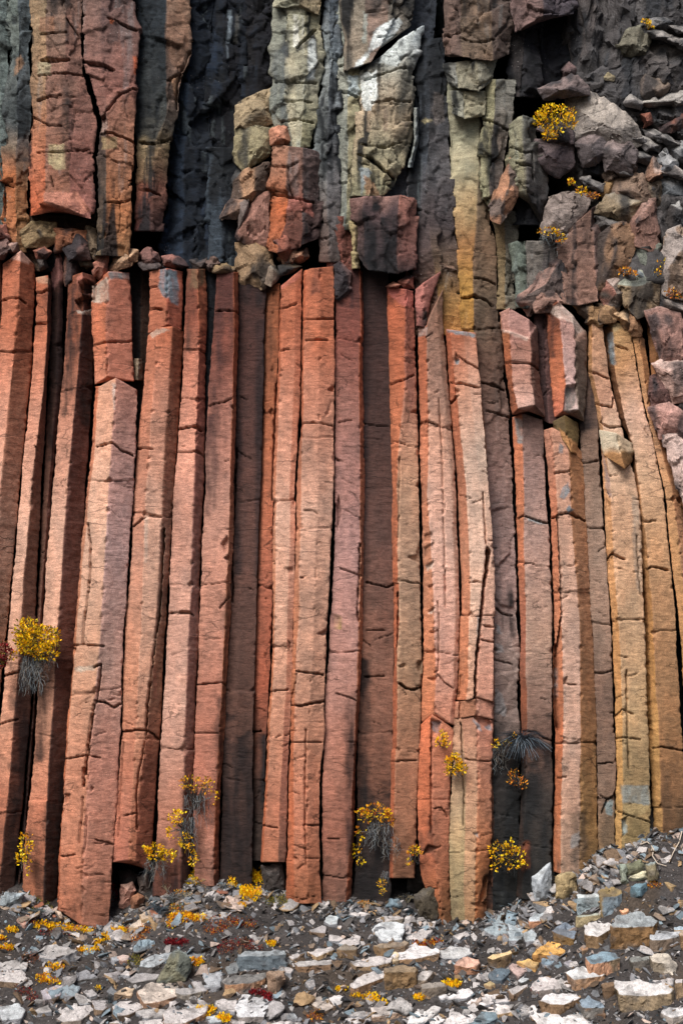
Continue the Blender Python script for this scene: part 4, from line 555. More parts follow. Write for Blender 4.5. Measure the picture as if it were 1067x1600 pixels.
blk('biggest pale pillar, white stained at the head and ending in a hanging tongue', [60, 110, 150, 200, 260, 312], [[566, 562, 560, 557, 553, 550], [585, 582, 580, 578, 576, 572], [622, 622, 620, 616, 606, 592], [656, 643, 643, 641, 628, 604]], [.16, -.04, -.03, .12], [[(60, (186, 190, 184)), (120, (172, 164, 142)), (180, (176, 154, 124)), (240, (166, 152, 120)), (310, (156, 148, 114))]] * 3, base=.0, back=.9, streak=.3, fac=.55, grid=1.7, tops=[116, 100, 62, 40], bots=[308, 306, 314, 290],
    cracks=[(2.0, .09, [(570, 124), (596, 116), (630, 106)]), (1.5, .06, [(564, 226), (600, 230), (626, 222)]), (2.4, .1, [(562, 242), (580, 246), (600, 264), (617, 280)]), (1.4, .06, [(580, 160), (610, 156), (640, 160)])], notches=[([(561, 240), (582, 244), (618, 282), (606, 272), (584, 256)], .08)],
    patches=[([(562, 118), (588, 108), (590, 150), (578, 170), (562, 168)], (226, 232, 230)), ([(590, 96), (632, 44), (652, 40), (642, 76), (620, 104)], (220, 228, 226)), ([(564, 266), (574, 262), (580, 268), (570, 290), (566, 306)], (150, 160, 164)), (box(572, 172, 580, 206), (150, 132, 112)), (box(598, 168, 606, 206), (146, 128, 110)), ([(570, 274), (584, 284), (594, 304), (572, 306)], (150, 118, 92))], stains=[(box(626, 100, 648, 240), (54, 56, 58), .65, 8)])
strip('rock_fin', 'thin grey curved fin of rock running along the right flank of the biggest pale pillar', 'rock pillar', GU, [168, 220, 262], [[646, 646, 636], [651, 650, 640], [655, 654, 645]], [.03, -.04, .06], [(140, 142, 132), (110, 114, 112)], base=.05, back=.5, mat=M_UP, joints=0, chips=4)
blk('charcoal pillar tapering up into shadow between the pale pillars, ochre at its foot', [60, 180, 250, 300, 400, 470, 524], [[650, 657, 645, 640, 646, 648, 650], [672, 672, 668, 666, 676, 687, 689], [694, 698, 702, 706, 715, 718, 719]], [.08, .0, .06], [[(60, (52, 58, 64)), (250, (80, 82, 84)), (320, (84, 76, 74)), (380, (76, 62, 58)), (450, (96, 72, 58)), (520, (110, 80, 62))], [(60, (44, 50, 56)), (250, (88, 84, 82)), (350, (72, 62, 60)), (420, (104, 82, 62)), (460, (150, 110, 62)), (520, (164, 112, 60))]], base=.2, back=.7, streak=.3, fac=.55, stains=[(box(646, 60, 700, 180), (14, 18, 23), .75, 20)], patches=[([(678, 146), (692, 150), (696, 190), (680, 196), (674, 170)], (92, 86, 84)), ([(656, 190), (664, 184), (676, 188), (664, 192)], (150, 140, 110))])
blk('dark grey wall seen in the gap right of the biggest pale pillar', [-70, 100, 330], [[622, 622, 600], [646, 646, 632], [680, 680, 664]], [.04, .0, .04], [(74, 78, 82), (60, 64, 70)], base=.42, back=.5, streak=.4)
blk('boxy block with a black front and red worn edges under the hanging tongue', [308, 340, 400, 428], [[549, 550, 560, 574], [570, 566, 570, 580], [626, 622, 620, 622], [648, 649, 647, 642]], [.03, -.1, -.1, .06], [[(308, (140, 104, 92)), (340, (104, 76, 68)), (428, (60, 48, 45))], [(308, (138, 104, 92)), (335, (80, 62, 60)), (428, (44, 40, 40))], [(308, (156, 106, 90)), (400, (124, 84, 74)), (428, (60, 48, 46))]], base=.0, back=.6, streak=.06, fac=.5, stains=[(box(566, 334, 620, 440), (20, 20, 24), .9, 22)], tops=[312, 306, 304, 312], bots=[400, 424, 428, 420])
blk('rusty brown block left of the boxy black fronted one', [338, 380, 426], [[516, 517, 524], [534, 534, 540], [551, 552, 556]], [.08, 0, .05], [(132, 80, 66), (110, 66, 54)], base=.12, streak=.08)
blk('thin tan sliver standing between rusty and black fronted blocks', [345, 380, 420], [[549, 551, 553], [554, 556, 557], [560, 561, 561]], [.02, -.04, .05], [(170, 150, 106), (150, 130, 96)], base=.04, back=.3, streak=0, joints=0, chips=3)
blk('red brown pillar with an orange left face under the streaked tan one', [226, 300, 350, 400], [[423, 421, 420, 419], [452, 450, 446, 432], [474, 474, 474, 470], [494, 497, 501, 490]], [.12, -.05, -.06, .1], [[(226, (170, 124, 98)), (300, (166, 104, 72)), (330, (190, 102, 60)), (395, (164, 98, 66))], [(226, (136, 102, 86)), (300, (122, 88, 74)), (320, (130, 82, 66)), (395, (102, 62, 50))], [(226, (100, 82, 76)), (300, (88, 70, 64)), (395, (78, 56, 52))]], base=-.02, back=.8, streak=.24, fac=.6, bots=[392, 396, 384, 372], tops=[224, 228, 230, 238],
    cracks=[(1.8, .08, [(424, 302), (446, 306), (470, 312), (490, 316)]), (1.4, .06, [(424, 258), (450, 262), (466, 254)]), (1.5, .06, [(450, 260), (452, 290), (458, 306)])], patches=[([(452, 310), (470, 306), (488, 318), (494, 340), (470, 326), (448, 330)], (176, 112, 100))])
rock('salmon coloured block capping the red brown pillar with the orange left face', [(423, 200), (436, 196), (448, 200), (456, 220), (454, 227), (424, 226)], -.02, (206, 140, 110), (200, 134, 104), group=GU, name='rock_block', cat='rock block')
for lb, poly, Y, tp, sd in [
    ('tan shard, uppermost of the stack left of the streaked tan pillar', [(372, 166), (400, 150), (425, 142), (426, 190), (400, 197), (373, 198)], .12, (176, 156, 122), (170, 150, 116)),
    ('olive shard with wavy cracks, second from the top in the stack beside the streaked pillar', [(371, 204), (400, 200), (422, 204), (420, 236), (404, 252), (384, 264), (372, 250)], .1, TAN, (164, 154, 118)),
    ('smooth sand coloured shard, third in the stack beside the red brown pillar', [(384, 268), (416, 260), (417, 296), (396, 316), (368, 312), (370, 284)], .06, (196, 150, 112), (186, 142, 106)),
    ('pointed brown flake sticking out left above the black recess', [(346, 340), (364, 312), (376, 316), (392, 312), (386, 332), (370, 342)], .04, (160, 122, 98), (130, 100, 84)),
    ('tall pinkish shard with an upright crack, beside the orange faced pillar foot', [(386, 330), (404, 312), (418, 306), (416, 378), (392, 382), (374, 366), (376, 346)], .06, (186, 130, 112), (166, 116, 100)),
    ('grey pillar like shard leaning on the pinkish one', [(374, 322), (388, 314), (384, 350), (374, 354)], .0, (120, 104, 98), (104, 90, 86)),
    ('yellowish crumbling block at the ledge between the black recess and the orange pair', [(374, 384), (396, 380), (420, 384), (424, 420), (412, 446), (398, 440), (376, 440)], .1, (186, 150, 106), (160, 130, 96)),
    ('dark olive block wedged at the bottom of the black recess', [(384, 258), (372, 262), (360, 290), (376, 300), (390, 280)], .35, (60, 66, 68), (44, 50, 54)),
]: rock(lb, poly, Y, tp, sd, group='shards stacked left of the centre', name='rock_shard', bulge=.05, npk=5, grow=1.2, thick=.7)
# right half of the upper cliff
blk('brown shadowed block at the top, right of the guano splashed overhang', [-70, 30, 96], [[694, 694, 692], [722, 720, 724], [762, 768, 770], [800, 800, 792]], [.1, -.06, -.04, .1], [(110, 88, 76), (126, 104, 84), (96, 80, 70)], base=-.12, back=1.1, streak=.26, fac=.8, bots=[84, 92, 96, 84], stains=[(box(716, -10, 760, 24), (20, 20, 22), .7, 10)], cracks=[(2, .1, [(694, 56), (716, 52)]), (1.6, .08, [(720, 60), (740, 66), (770, 62)])])
blk('grey and tan cracked block directly below the brown shadowed one', [94, 140], [[692, 704], [712, 716], [746, 748], [774, 762]], [.08, -.06, -.06, .06], [(146, 142, 128), (156, 146, 120), (140, 134, 114)], base=-.06, back=.9, streak=.34, fac=.7, tops=[100, 96, 94, 90], bots=[132, 138, 142, 130])
blk('small pale block with a stepped bottom under the grey and tan cracked one', [142, 184], [[704, 706], [724, 726], [758, 756]], [.06, -.04, .05], [(168, 162, 140), (164, 154, 124)], base=-.02, back=.9, streak=.3, fac=.5, bots=[176, 186, 180])
blk('olive grey pillar with lumpy surface right of the tall tan column', [124, 180, 240, 290, 330], [[760, 754, 752, 752, 762], [776, 772, 768, 764, 768], [806, 800, 792, 778, 772]], [.08, -.02, .06], [(150, 142, 108), [(120, (120, 118, 106)), (230, (110, 98, 86)), (330, (96, 84, 76))]], base=.02, back=.8, streak=.3, fac=.7, cracks=[(1.8, .08, [(752, 186), (770, 190), (796, 204)])])
blk('dark block in shadow at the top beyond the brown shadowed one', [-70, 40, 150], [[796, 800, 790], [820, 820, 812], [846, 850, 842]], [.08, -.02, .08], [(70, 62, 58), (44, 42, 44)], base=.1, streak=.4, fac=.8, stains=[(box(800, 46, 850, 160), (18, 20, 24), .7, 20)])  # lower box paints the shade of the void into the face
blk('purple grey overhanging roof block at the top right of centre', [-70, 10, 46], [[796, 798, 802], [850, 850, 850], [892, 894, 892]], [.1, -.06, .08], [(120, 96, 88), (88, 78, 80)], base=-.2, back=1.2, streak=.16, fac=.9, bots=[50, 24, 22])
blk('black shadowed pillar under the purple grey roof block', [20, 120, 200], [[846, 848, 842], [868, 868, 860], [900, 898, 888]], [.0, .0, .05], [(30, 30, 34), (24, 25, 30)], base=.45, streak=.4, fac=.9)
blk('big rounded tan buttress with a black hollow beneath, left of the yellow cushion bush', [180, 230, 290, 345], [[798, 800, 802, 806], [818, 818, 822, 826], [832, 846, 856, 850]], [.1, -.08, .22], [[(180, (150, 144, 116)), (260, (160, 150, 116)), (300, (130, 120, 98)), (345, (90, 84, 76))], [(180, (110, 108, 98)), (250, (104, 98, 90)), (345, (80, 74, 72))]], base=-.1, back=.8, streak=.32, fac=.6, tops=[196, 180, 186], bots=[302, 296, 350], cracks=[(1.6, .07, [(800, 230), (824, 240), (830, 280)]), (1.4, .06, [(812, 256), (826, 262)])])
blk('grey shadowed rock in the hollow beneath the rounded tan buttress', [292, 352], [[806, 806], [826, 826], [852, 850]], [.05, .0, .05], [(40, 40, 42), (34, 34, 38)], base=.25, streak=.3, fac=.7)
rock('orange tan wedge hanging point down beside the rounded tan buttress', [(797, 250), (806, 268), (808, 300), (798, 330), (782, 348), (768, 342), (765, 320), (776, 292)], -.12, (190, 140, 104), (186, 132, 98), third=(110, 92, 84), bulge=.1, thick=.5, group=GU, name='rock_block', cat='rock block', npk=4)
blk('ochre recessed strip of rock between the tall tan column and the first hanging stump', [330, 400, 484], [[772, 778, 778], [788, 790, 790], [804, 806, 804]], [.05, 0, .04], [(130, 108, 76), (112, 104, 88)], base=.3, streak=.12)
blk('broad greenish block with a slanting crack at its foot, above the two hanging stumps', [372, 420, 480], [[800, 804, 806], [820, 822, 824], [852, 850, 846], [874, 874, 870]], [.08, -.02, -.0, .06], [(104, 110, 96), (116, 108, 98), (104, 96, 90)], base=.08, back=.7, streak=.25, fac=.5, bots=[480, 484, 450, 420], tops=[380, 374, 376, 384])
blk('tall brown slab like block right of the broad greenish one', [345, 400, 476], [[876, 878, 880], [900, 900, 904], [926, 930, 936], [934, 937, 938]], [.06, -.06, -.05, .1], [(140, 108, 92), (146, 110, 92), (116, 92, 82)], base=-.02, back=.7, streak=.25, fac=.5, tops=[366, 346, 324, 320], bots=[474, 478, 470, 460], stains=[(box(906, 330, 924, 400), (84, 66, 60), .5, 8)])
GR = 'rocks of the broken slope at the upper right'
def rk(label, poly, Y, top, side, **k):
    k.setdefault('group', GR); k.setdefault('grow', 1.36); k.setdefault('thick', .6); k.setdefault('bulge', .09); return rock(label, poly, Y, top, side, **k)
rk('grey sloping slab with a white lower edge capping the tall brown block', [(852, 350), (862, 316), (880, 308), (912, 312), (908, 330), (884, 358), (872, 364), (856, 362)], -.06, (160, 146, 138), (146, 132, 126), thick=.5)
rk('pinkish ledge stone under the slanting crack of the broad greenish block', [(818, 466), (822, 452), (850, 436), (874, 410), (876, 468), (856, 478), (830, 484)], .0, (160, 122, 110), (140, 108, 98), third=(96, 80, 76))
rk('two toned slab, pink above and dark below, left of the ledge stones', [(838, 474), (846, 458), (862, 456), (858, 470), (874, 470), (870, 482), (842, 484)], -.06, (190, 148, 130), (150, 112, 98), thick=.3)
rk('cracked ochre block wedged between white capped stump and leaning columns', [(898, 472), (914, 476), (934, 482), (934, 504), (918, 502), (904, 488)], .0, (180, 140, 96), (168, 128, 84), thick=.4, bulge=.05)
rk('pale topped stone with a red front sitting at the column tops right of centre', [(937, 452), (946, 440), (970, 437), (976, 452), (964, 478), (946, 476)], -.1, (200, 178, 168), (160, 106, 90), third=(122, 108, 98))
rk('greenish white domed stone with a brown band, beside the red fronted one', [(974, 448), (990, 432), (1012, 434), (1022, 448), (1020, 476), (996, 488), (980, 470)], -.12, (170, 176, 160), (146, 122, 90), topz=.15, thick=.5)
rk('small ochre cube under the red fronted stone', [(935, 478), (960, 478), (958, 500), (936, 502)], -.02, (180, 142, 100), (160, 122, 82), bulge=.04)
rk('cream pointed stone at the head of the leaning column', [(962, 492), (982, 484), (986, 508), (974, 512)], -.04, (220, 184, 144), (206, 164, 120), bulge=.06)
rk('slim upright ochre splinter between cream stone and dark slot', [(981, 470), (990, 482), (1000, 512), (998, 520), (986, 520), (982, 500)], -.03, (190, 146, 106), (176, 130, 92), bulge=.05)
rk('purple stone under the grey tongue of rock at the right edge', [(1014, 482), (1030, 476), (1044, 484), (1040, 500), (1018, 500)], -.02, (150, 110, 100), (132, 96, 90))
rk('flat dark wedge with a pale top near the right edge', [(1024, 466), (1034, 462), (1058, 472), (1070, 486), (1050, 494), (1030, 484)], -.05, (180, 168, 160), (78, 68, 64), topz=.3)
rk('large pinkish stepped block, uppermost of the stack at the right edge', [(1014, 496), (1030, 490), (1056, 498), (1060, 552), (1046, 566), (1032, 562), (1026, 520)], -.22, (180, 146, 136), (168, 124, 112), thick=.5, bulge=.1)
rk('white faced block, second in the stack at the right edge', [(1026, 574), (1048, 564), (1072, 572), (1074, 616), (1050, 622), (1040, 598)], -.24, (222, 190, 178), (210, 170, 156), thick=.5)
rk('dark red cavity block under the white faced one at the right edge', [(1017, 594), (1040, 588), (1050, 618), (1044, 640), (1024, 642), (1018, 620)], -.12, (116, 76, 70), (108, 70, 66), thick=.5)
rk('pink sloping block, fourth in the stack at the right edge', [(1022, 644), (1044, 636), (1072, 656), (1072, 682), (1050, 676), (1034, 680)], -.22, (214, 166, 154), (200, 150, 138), thick=.5)
rk('tall white block at the foot of the stack at the right edge', [(1040, 690), (1056, 682), (1076, 686), (1080, 770), (1066, 772), (1052, 730)], -.2, (232, 206, 196), (226, 196, 186), thick=.5, bulge=.06)
rk('dark stone in the gap between white and pink blocks at the right edge', [(1050, 622), (1070, 616), (1076, 660), (1060, 656)], -.02, (60, 56, 56), (52, 50, 50))
rk('tan block with brown lower band, above the brown cube', [(934, 330), (950, 308), (980, 306), (996, 316), (984, 344), (960, 340), (938, 332)], -.06, (156, 146, 130), (150, 132, 104), thick=.5)
rk('cream based grey slab under the tan banded block', [(934, 338), (960, 342), (986, 346), (972, 352), (944, 360), (936, 356)], .0, (112, 110, 108), (100, 98, 98), bulge=.06)
rk('large brown cube like block in the middle of the broken slope', [(940, 380), (956, 362), (990, 358), (992, 372), (984, 400), (970, 420), (962, 432), (940, 440)], -.08, (150, 128, 112), (140, 104, 74), thick=.5, bulge=.08)
rk('tall pinkish block right of the brown cube', [(990, 352), (1004, 320), (1020, 322), (1028, 384), (1012, 384), (996, 378)], -.1, (170, 134, 122), (160, 118, 104), thick=.5)
rk('greenish slate block with an upright crack beside a dark slot', [(994, 388), (1004, 384), (1026, 388), (1020, 420), (1006, 428), (990, 424)], .0, (124, 132, 118), (110, 118, 108), bulge=.06)
rk('dark slot stone between brown cube and greenish slate', [(976, 402), (988, 384), (996, 386), (990, 420), (978, 422)], .04, (70, 68, 72), (58, 58, 64), bulge=.04)
rk('brown cracked block above the tan banded one', [(958, 300), (970, 282), (1000, 278), (1010, 300), (1012, 322), (998, 318), (984, 306)], -.02, (146, 120, 100), (138, 112, 94), thick=.5)
rk('round ochre stone left of the brown cracked block', [(938, 294), (944, 286), (956, 284), (958, 304), (948, 308), (940, 304)], .02, (180, 142, 88), (164, 126, 76), bulge=.05)
rk('brown stone perched above the round ochre one', [(944, 274), (954, 263), (964, 272), (962, 284), (948, 284)], .05, (130, 106, 84), (110, 90, 76), bulge=.06)
rk('brown upright block beside the bluish dripping wall', [(1008, 286), (1022, 280), (1034, 286), (1036, 316), (1026, 326), (1014, 316)], .04, (124, 106, 86), (112, 96, 78))
rk('blue grey dripping block at the right edge', [(1032, 280), (1046, 268), (1074, 276), (1074, 308), (1050, 312), (1036, 306)], .0, (120, 122, 124), (78, 88, 96), thick=.5)
rk('black block with a white speckled top at the right edge', [(1040, 318), (1052, 308), (1074, 308), (1074, 366), (1046, 362)], -.04, (190, 190, 188), (54, 52, 54), topz=.2, thick=.5)
rk('dark block left of the speckled topped one', [(1022, 326), (1042, 322), (1046, 372), (1034, 388), (1028, 370)], .06, (72, 70, 72), (56, 56, 60))
rk('large smooth grey boulder cut by the right edge of the photograph', [(1036, 420), (1042, 376), (1056, 368), (1084, 364), (1086, 460), (1046, 452), (1038, 446)], -.16, (186, 176, 170), (170, 158, 152), thick=.6, bulge=.12, third=(150, 126, 106))
rk('pale flaky sloping slab, largest below the dark overhangs', [(898, 166), (922, 152), (960, 172), (982, 196), (992, 214), (976, 226), (936, 214), (902, 212)], -.12, (186, 176, 166), (160, 152, 146), thick=.5, bulge=.12, npk=6, topz=.1)
rk('angular purple grey block under the left part of the flaky slab', [(906, 226), (920, 212), (938, 216), (944, 236), (934, 252), (914, 254)], -.16, (124, 110, 110), (96, 88, 92), thick=.5, bulge=.12)
rk('angular purple grey block under the right part of the flaky slab', [(944, 236), (956, 220), (980, 226), (990, 244), (982, 264), (950, 262)], -.14, (134, 118, 116), (104, 94, 96), thick=.5, bulge=.12)
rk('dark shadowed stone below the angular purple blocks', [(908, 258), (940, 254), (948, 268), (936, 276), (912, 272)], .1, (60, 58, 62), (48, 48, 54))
rk('mauve block directly under the yellow cushion bush', [(844, 226), (866, 220), (888, 226), (888, 252), (872, 270), (858, 264), (846, 250)], -.06, (140, 122, 124), (104, 90, 96), thick=.5)
rk('thin mauve ledge carrying the yellow cushion bush', [(850, 204), (878, 198), (894, 208), (890, 222), (860, 222)], -.16, (150, 134, 134), (120, 104, 108), thick=.5, bulge=.05)
rk('dark overhanging nose of rock above the yellow cushion bush', [(850, 138), (884, 126), (898, 122), (912, 138), (912, 146), (890, 148), (858, 152)], -.32, (130, 112, 110), (96, 84, 86), thick=.7, bulge=.1)
rk('small dark red knob above the overhanging nose', [(878, 110), (888, 100), (896, 108), (894, 120), (882, 120)], -.1, (110, 84, 84), (90, 70, 72))
rk('pale tongue of rock slanting in from the right edge above the rust patch', [(1010, 160), (1030, 152), (1074, 142), (1076, 160), (1040, 166), (1016, 168)], -.04, (180, 176, 170), (150, 146, 142), bulge=.08)
rk('rounded tan stone set in the dark wall above the pale tongue', [(1004, 130), (1010, 120), (1026, 120), (1038, 134), (1034, 148), (1014, 154), (1006, 146)], -.0, (146, 128, 112), (130, 112, 100), bulge=.12)
rk('rusty stone in the dark wall left of the rust patch', [(1002, 180), (1014, 178), (1016, 190), (1006, 194)], -.02, (150, 84, 62), (136, 72, 52), bulge=.05)
rk('rust red lichen covered stone at the right edge', [(1032, 196), (1046, 186), (1068, 182), (1074, 196), (1050, 206), (1036, 204)], -.02, (150, 90, 70), (120, 76, 62), bulge=.06)
rk('oval dark grey stone near the top right corner', [(1010, 34), (1024, 26), (1046, 34), (1048, 44), (1030, 48), (1014, 42)], .02, (112, 114, 116), (88, 90, 94), bulge=.08)
rk('greenish tan block in the dark wall at the upper right', [(970, 70), (980, 52), (998, 46), (1010, 62), (1000, 84), (978, 84)], .04, (122, 122, 104), (104, 102, 86), bulge=.1)
rk('small cream brick stone in the dark wall right of the black recess', [(938, 118), (950, 115), (958, 120), (956, 127), (940, 127)], .08, (150, 138, 104), (120, 110, 86), bulge=.04)
rk('pinkish pyramid stone in the rubble below the flaky slab', [(1008, 276), (1020, 250), (1036, 266), (1032, 278), (1014, 282)], -.08, (206, 178, 164), (170, 128, 104), topz=.3)
rk('whitish stone with blue shadow in the rubble near the right edge', [(1028, 254), (1040, 240), (1056, 252), (1054, 268), (1038, 268)], -.1, (186, 188, 190), (128, 132, 138), topz=.2)
rk('grey block in the rubble under the rust patch', [(1048, 232), (1064, 224), (1078, 232), (1076, 250), (1056, 250)], -.08, (150, 152, 152), (110, 114, 118))
rk('long white splinter at the right edge below the rubble', [(1038, 270), (1056, 262), (1078, 276), (1076, 284), (1056, 274)], -.14, (206, 196, 190), (180, 168, 162), bulge=.05, thick=.25)
rk('dark purple recess stone above the pale topped red fronted one', [(940, 402), (948, 396), (952, 430), (942, 436)], .1, (70, 62, 62), (60, 54, 54))
rk('grey blue stone perched over the greenish white domed one', [(990, 432), (998, 420), (1012, 424), (1018, 434), (1004, 438)], -.06, (150, 158, 162), (110, 122, 128))
for i, poly in enumerate([[(902, 196), (912, 186), (924, 190), (920, 204), (906, 206)], [(985, 214), (998, 206), (1008, 216), (1002, 228), (988, 226)], [(1004, 224), (1014, 216), (1026, 224), (1020, 238), (1008, 238)], [(1012, 204), (1024, 200), (1034, 210), (1024, 220), (1014, 218)], [(990, 240), (1002, 232), (1010, 242), (1004, 256), (992, 256)], [(1030, 214), (1044, 208), (1050, 222), (1038, 228)], [(966, 268), (978, 264), (990, 270), (984, 280), (970, 280)], [(916, 282), (926, 276), (936, 284), (930, 298), (918, 296)], [(1046, 64), (1060, 56), (1074, 62), (1068, 74), (1050, 74)], [(1022, 52), (1036, 48), (1046, 56), (1036, 64), (1024, 62)], [(1056, 44), (1074, 40), (1076, 54), (1060, 56)], [(992, 150), (1002, 160), (994, 172), (982, 164)]]):
    rk('grey splintered stone among the loose rubble of the upper right slope', [(x0 + 1.7 * (x - x0) + .5 * (y - y0), y0 + .95 * (y - y0) + .28 * (x - x0)) for x0, y0 in [np.mean(poly, 0)] for x, y in poly], -.03 - .02 * (i % 3), (160, 156, 152), (112, 110, 112), bulge=.06, npk=5, grow=1.15)
# broken dark wall at the top right: large upright slabs
for lb, poly, Y, tp, sd in [
    ('wide dark mottled slab at the top, right of the black shadowed pillar', [(892, -60), (934, -60), (936, 60), (930, 118), (914, 124), (898, 100)], .22, (84, 76, 76), (64, 60, 62)),
    ('dark mottled slab at the top with a straight right edge, second from the corner', [(934, -60), (1000, -60), (1000, 40), (972, 72), (960, 118), (934, 122)], .24, (74, 74, 76), (58, 58, 62)),
    ('dark slab filling the top right corner of the photograph', [(1000, -60), (1090, -60), (1090, 36), (1040, 52), (1004, 40)], .2, (78, 80, 84), (62, 64, 68)),
    ('blackish bulging slab between pale tongue and the cream brick stone', [(958, 122), (1000, 92), (1008, 150), (1002, 192), (980, 186), (946, 160), (930, 130)], .14, (62, 64, 70), (48, 52, 58)),
    ('dark grey bulge under the splintered rubble in the top right wall', [(1004, 84), (1026, 68), (1084, 80), (1086, 140), (1040, 148), (1036, 124), (1006, 116)], .16, (86, 82, 80), (66, 64, 66)),
    ('dark wall block just below the pale tongue at the right edge', [(1012, 172), (1074, 164), (1086, 220), (1050, 212), (1016, 200)], .12, (70, 72, 74), (56, 58, 62)),
]: rk(lb, poly, Y, tp, sd, thick=.6, bulge=.14, npk=7, third=(46, 50, 56), rough=2.0, cat='rock slab', name='rock_slab')

# ------------------------------------------------------------------ rubble on the ledge between the two tiers
for lb, poly, Y, tp, sd in [
    ('yellowish block in the niche under the huge hanging block', [(36, 366), (52, 350), (84, 352), (88, 372), (74, 384), (44, 384)], .1, (172, 150, 104), (150, 124, 84)),
    ('orange flat block in the niche right of the yellowish one', [(88, 358), (112, 360), (134, 362), (136, 378), (112, 388), (90, 392)], .12, (180, 110, 72), (168, 100, 62)),
    ('tan leaning slab in the niche below the crooked crack', [(138, 358), (150, 362), (160, 392), (164, 408), (146, 402), (138, 380)], .1, (130, 106, 76), (110, 90, 66)),
    ('dark red wedge in front of the orange flat block', [(100, 386), (122, 370), (136, 380), (138, 402), (112, 404)], .0, (110, 66, 58), (84, 52, 48)),
    ('reddish stone at the left edge on the ledge', [(-6, 352), (8, 354), (14, 372), (2, 382), (-8, 376)], -.02, (186, 116, 96), (160, 92, 76)),
    ('grey brown stone below the reddish one at the left edge', [(-6, 380), (10, 376), (16, 390), (6, 404), (-8, 402)], -.06, (140, 104, 96), (116, 88, 82)),
    ('pale chip between the leftmost column head and the ledge stones', [(14, 384), (26, 382), (30, 392), (20, 396)], .0, (176, 140, 128), (150, 116, 104)),
    ('pink flat stone right of the leftmost column head', [(54, 392), (70, 386), (78, 394), (72, 404), (58, 404)], .0, (186, 116, 92), (158, 90, 68)),
    ('dark gap stone right of the pink flat one', [(60, 406), (72, 404), (76, 416), (64, 420)], .1, (60, 50, 48), (50, 42, 42)),
    ('upright brown stub behind the hollow headed column', [(103, 404), (124, 404), (124, 428), (118, 446), (104, 444)], .22, (130, 82, 66), (116, 70, 54)),
    ('grey green rounded stone behind the brown stub', [(124, 404), (140, 404), (146, 416), (136, 422), (126, 418)], .2, (120, 108, 88), (100, 92, 76)),
    ('upright pink splinter leaning left of the rubble capped stub', [(148, 412), (166, 398), (170, 402), (166, 426), (158, 434), (150, 426)], .0, (196, 128, 106), (176, 110, 90)),
    ('pale yellowish plate lying across the ledge above the rubble capped stub', [(172, 418), (180, 404), (200, 392), (212, 394), (214, 410), (196, 418), (180, 424)], .0, (196, 158, 124), (170, 126, 92)),
    ('reddish plate with a point in front of the dark pillar foot', [(222, 402), (232, 390), (246, 396), (250, 408), (236, 412), (224, 410)], .08, (140, 92, 84), (116, 76, 70)),
    ('dark slate stone between two reddish plates', [(220, 412), (240, 410), (254, 416), (248, 424), (226, 422)], .02, (86, 72, 72), (70, 60, 62)),
    ('reddish plate pointing right over the square headed column', [(256, 402), (270, 398), (286, 406), (294, 416), (276, 420), (260, 414)], .04, (160, 104, 94), (130, 84, 76)),
    ('thin grey plate above the dark slot column', [(320, 410), (334, 404), (342, 412), (330, 420)], .1, (110, 84, 74), (90, 70, 64)),
    ('flat olive plate lying over the dark stained column', [(334, 414), (350, 412), (366, 416), (362, 424), (336, 424)], .04, (150, 124, 84), (120, 96, 66)),
    ('dark block behind the olive plate', [(300, 408), (322, 404), (326, 420), (306, 422)], .2, (72, 58, 54), (60, 50, 48)),
    ('orange pointed stone at the foot of the orange faced pillar', [(430, 378), (446, 372), (460, 382), (462, 400), (448, 410), (436, 396)], -.06, (176, 100, 78), (160, 86, 62)),
    ('tan broken plate above the sloping headed orange column', [(440, 404), (456, 394), (476, 390), (480, 402), (466, 412), (446, 414)], .0, (180, 128, 96), (156, 108, 80)),
    ('pale grey shard leaning left of the sloping headed orange column', [(414, 440), (420, 410), (430, 418), (438, 430), (424, 446)], .04, (176, 164, 146), (150, 130, 112)),
    ('dark olive chip under the tan broken plate', [(438, 416), (456, 414), (470, 416), (456, 424), (442, 426)], .04, (96, 80, 54), (76, 64, 48)),
    ('dark rounded stone with a pink top at the head of the dusky column', [(522, 418), (534, 414), (548, 428), (546, 446), (534, 470), (526, 462)], -.02, (130, 88, 84), (96, 66, 66)),
    ('small orange cap stone on the flat pink headed column', [(624, 440), (636, 430), (646, 432), (646, 450), (632, 450)], .02, (170, 96, 76), (150, 80, 62)),
    ('flat chip on the left corner of the flat pink headed column', [(604, 448), (614, 440), (626, 444), (622, 450)], .0, (196, 126, 100), (170, 106, 84)),
    ('dark brown rounded stones above the pink slanting splinter', [(666, 408), (680, 396), (694, 402), (710, 420), (694, 424), (674, 420)], .2, (130, 100, 80), (108, 82, 66)),
]: rock(lb, poly, Y + .03, tp, sd, thick=.55, bulge=.05, grow=1.22)
# ------------------------------------------------------------------ ground: a scree slope below the wall, a gully, then the rise the camera stands on
FOOT_X = [-400, 0, 60, 90, 170, 235, 300, 420, 500, 600, 700, 780, 840, 880, 930, 985, 1067, 1500]
FOOT_Y = [1405, 1405, 1415, 1434, 1452, 1418, 1384, 1404, 1418, 1424, 1446, 1440, 1408, 1380, 1352, 1322, 1300, 1280]
def ground_z(X, Y):
    px = np.asarray(X) * 100 + 533.5; Y = np.asarray(Y, float)
    zf = ZC + (PYH - np.interp(px, FOOT_X, FOOT_Y)) / 100
    w = 0.25 + 0.75 * smooth(Y, -1.7, -0.1)
    near = zf * w - 0.02 * (1 - w) + 0.55 * Y
    prof = np.interp(-Y, [0, 4.3, 6.5, 12, 26, 60, 400], [0, -2.36, -2.9, -1.6, 1.3, 3.2, 4.0])
    m = smooth(-Y, 3.6, 5.0)
    z = near * (1 - m) + prof * m
    q = np.stack([np.asarray(X, float), Y, np.zeros_like(Y)], -1)
    return z + 0.07 * fbm(q * 1.6, 201, 3) + 0.03 * fbm(q * 7, 202, 3)
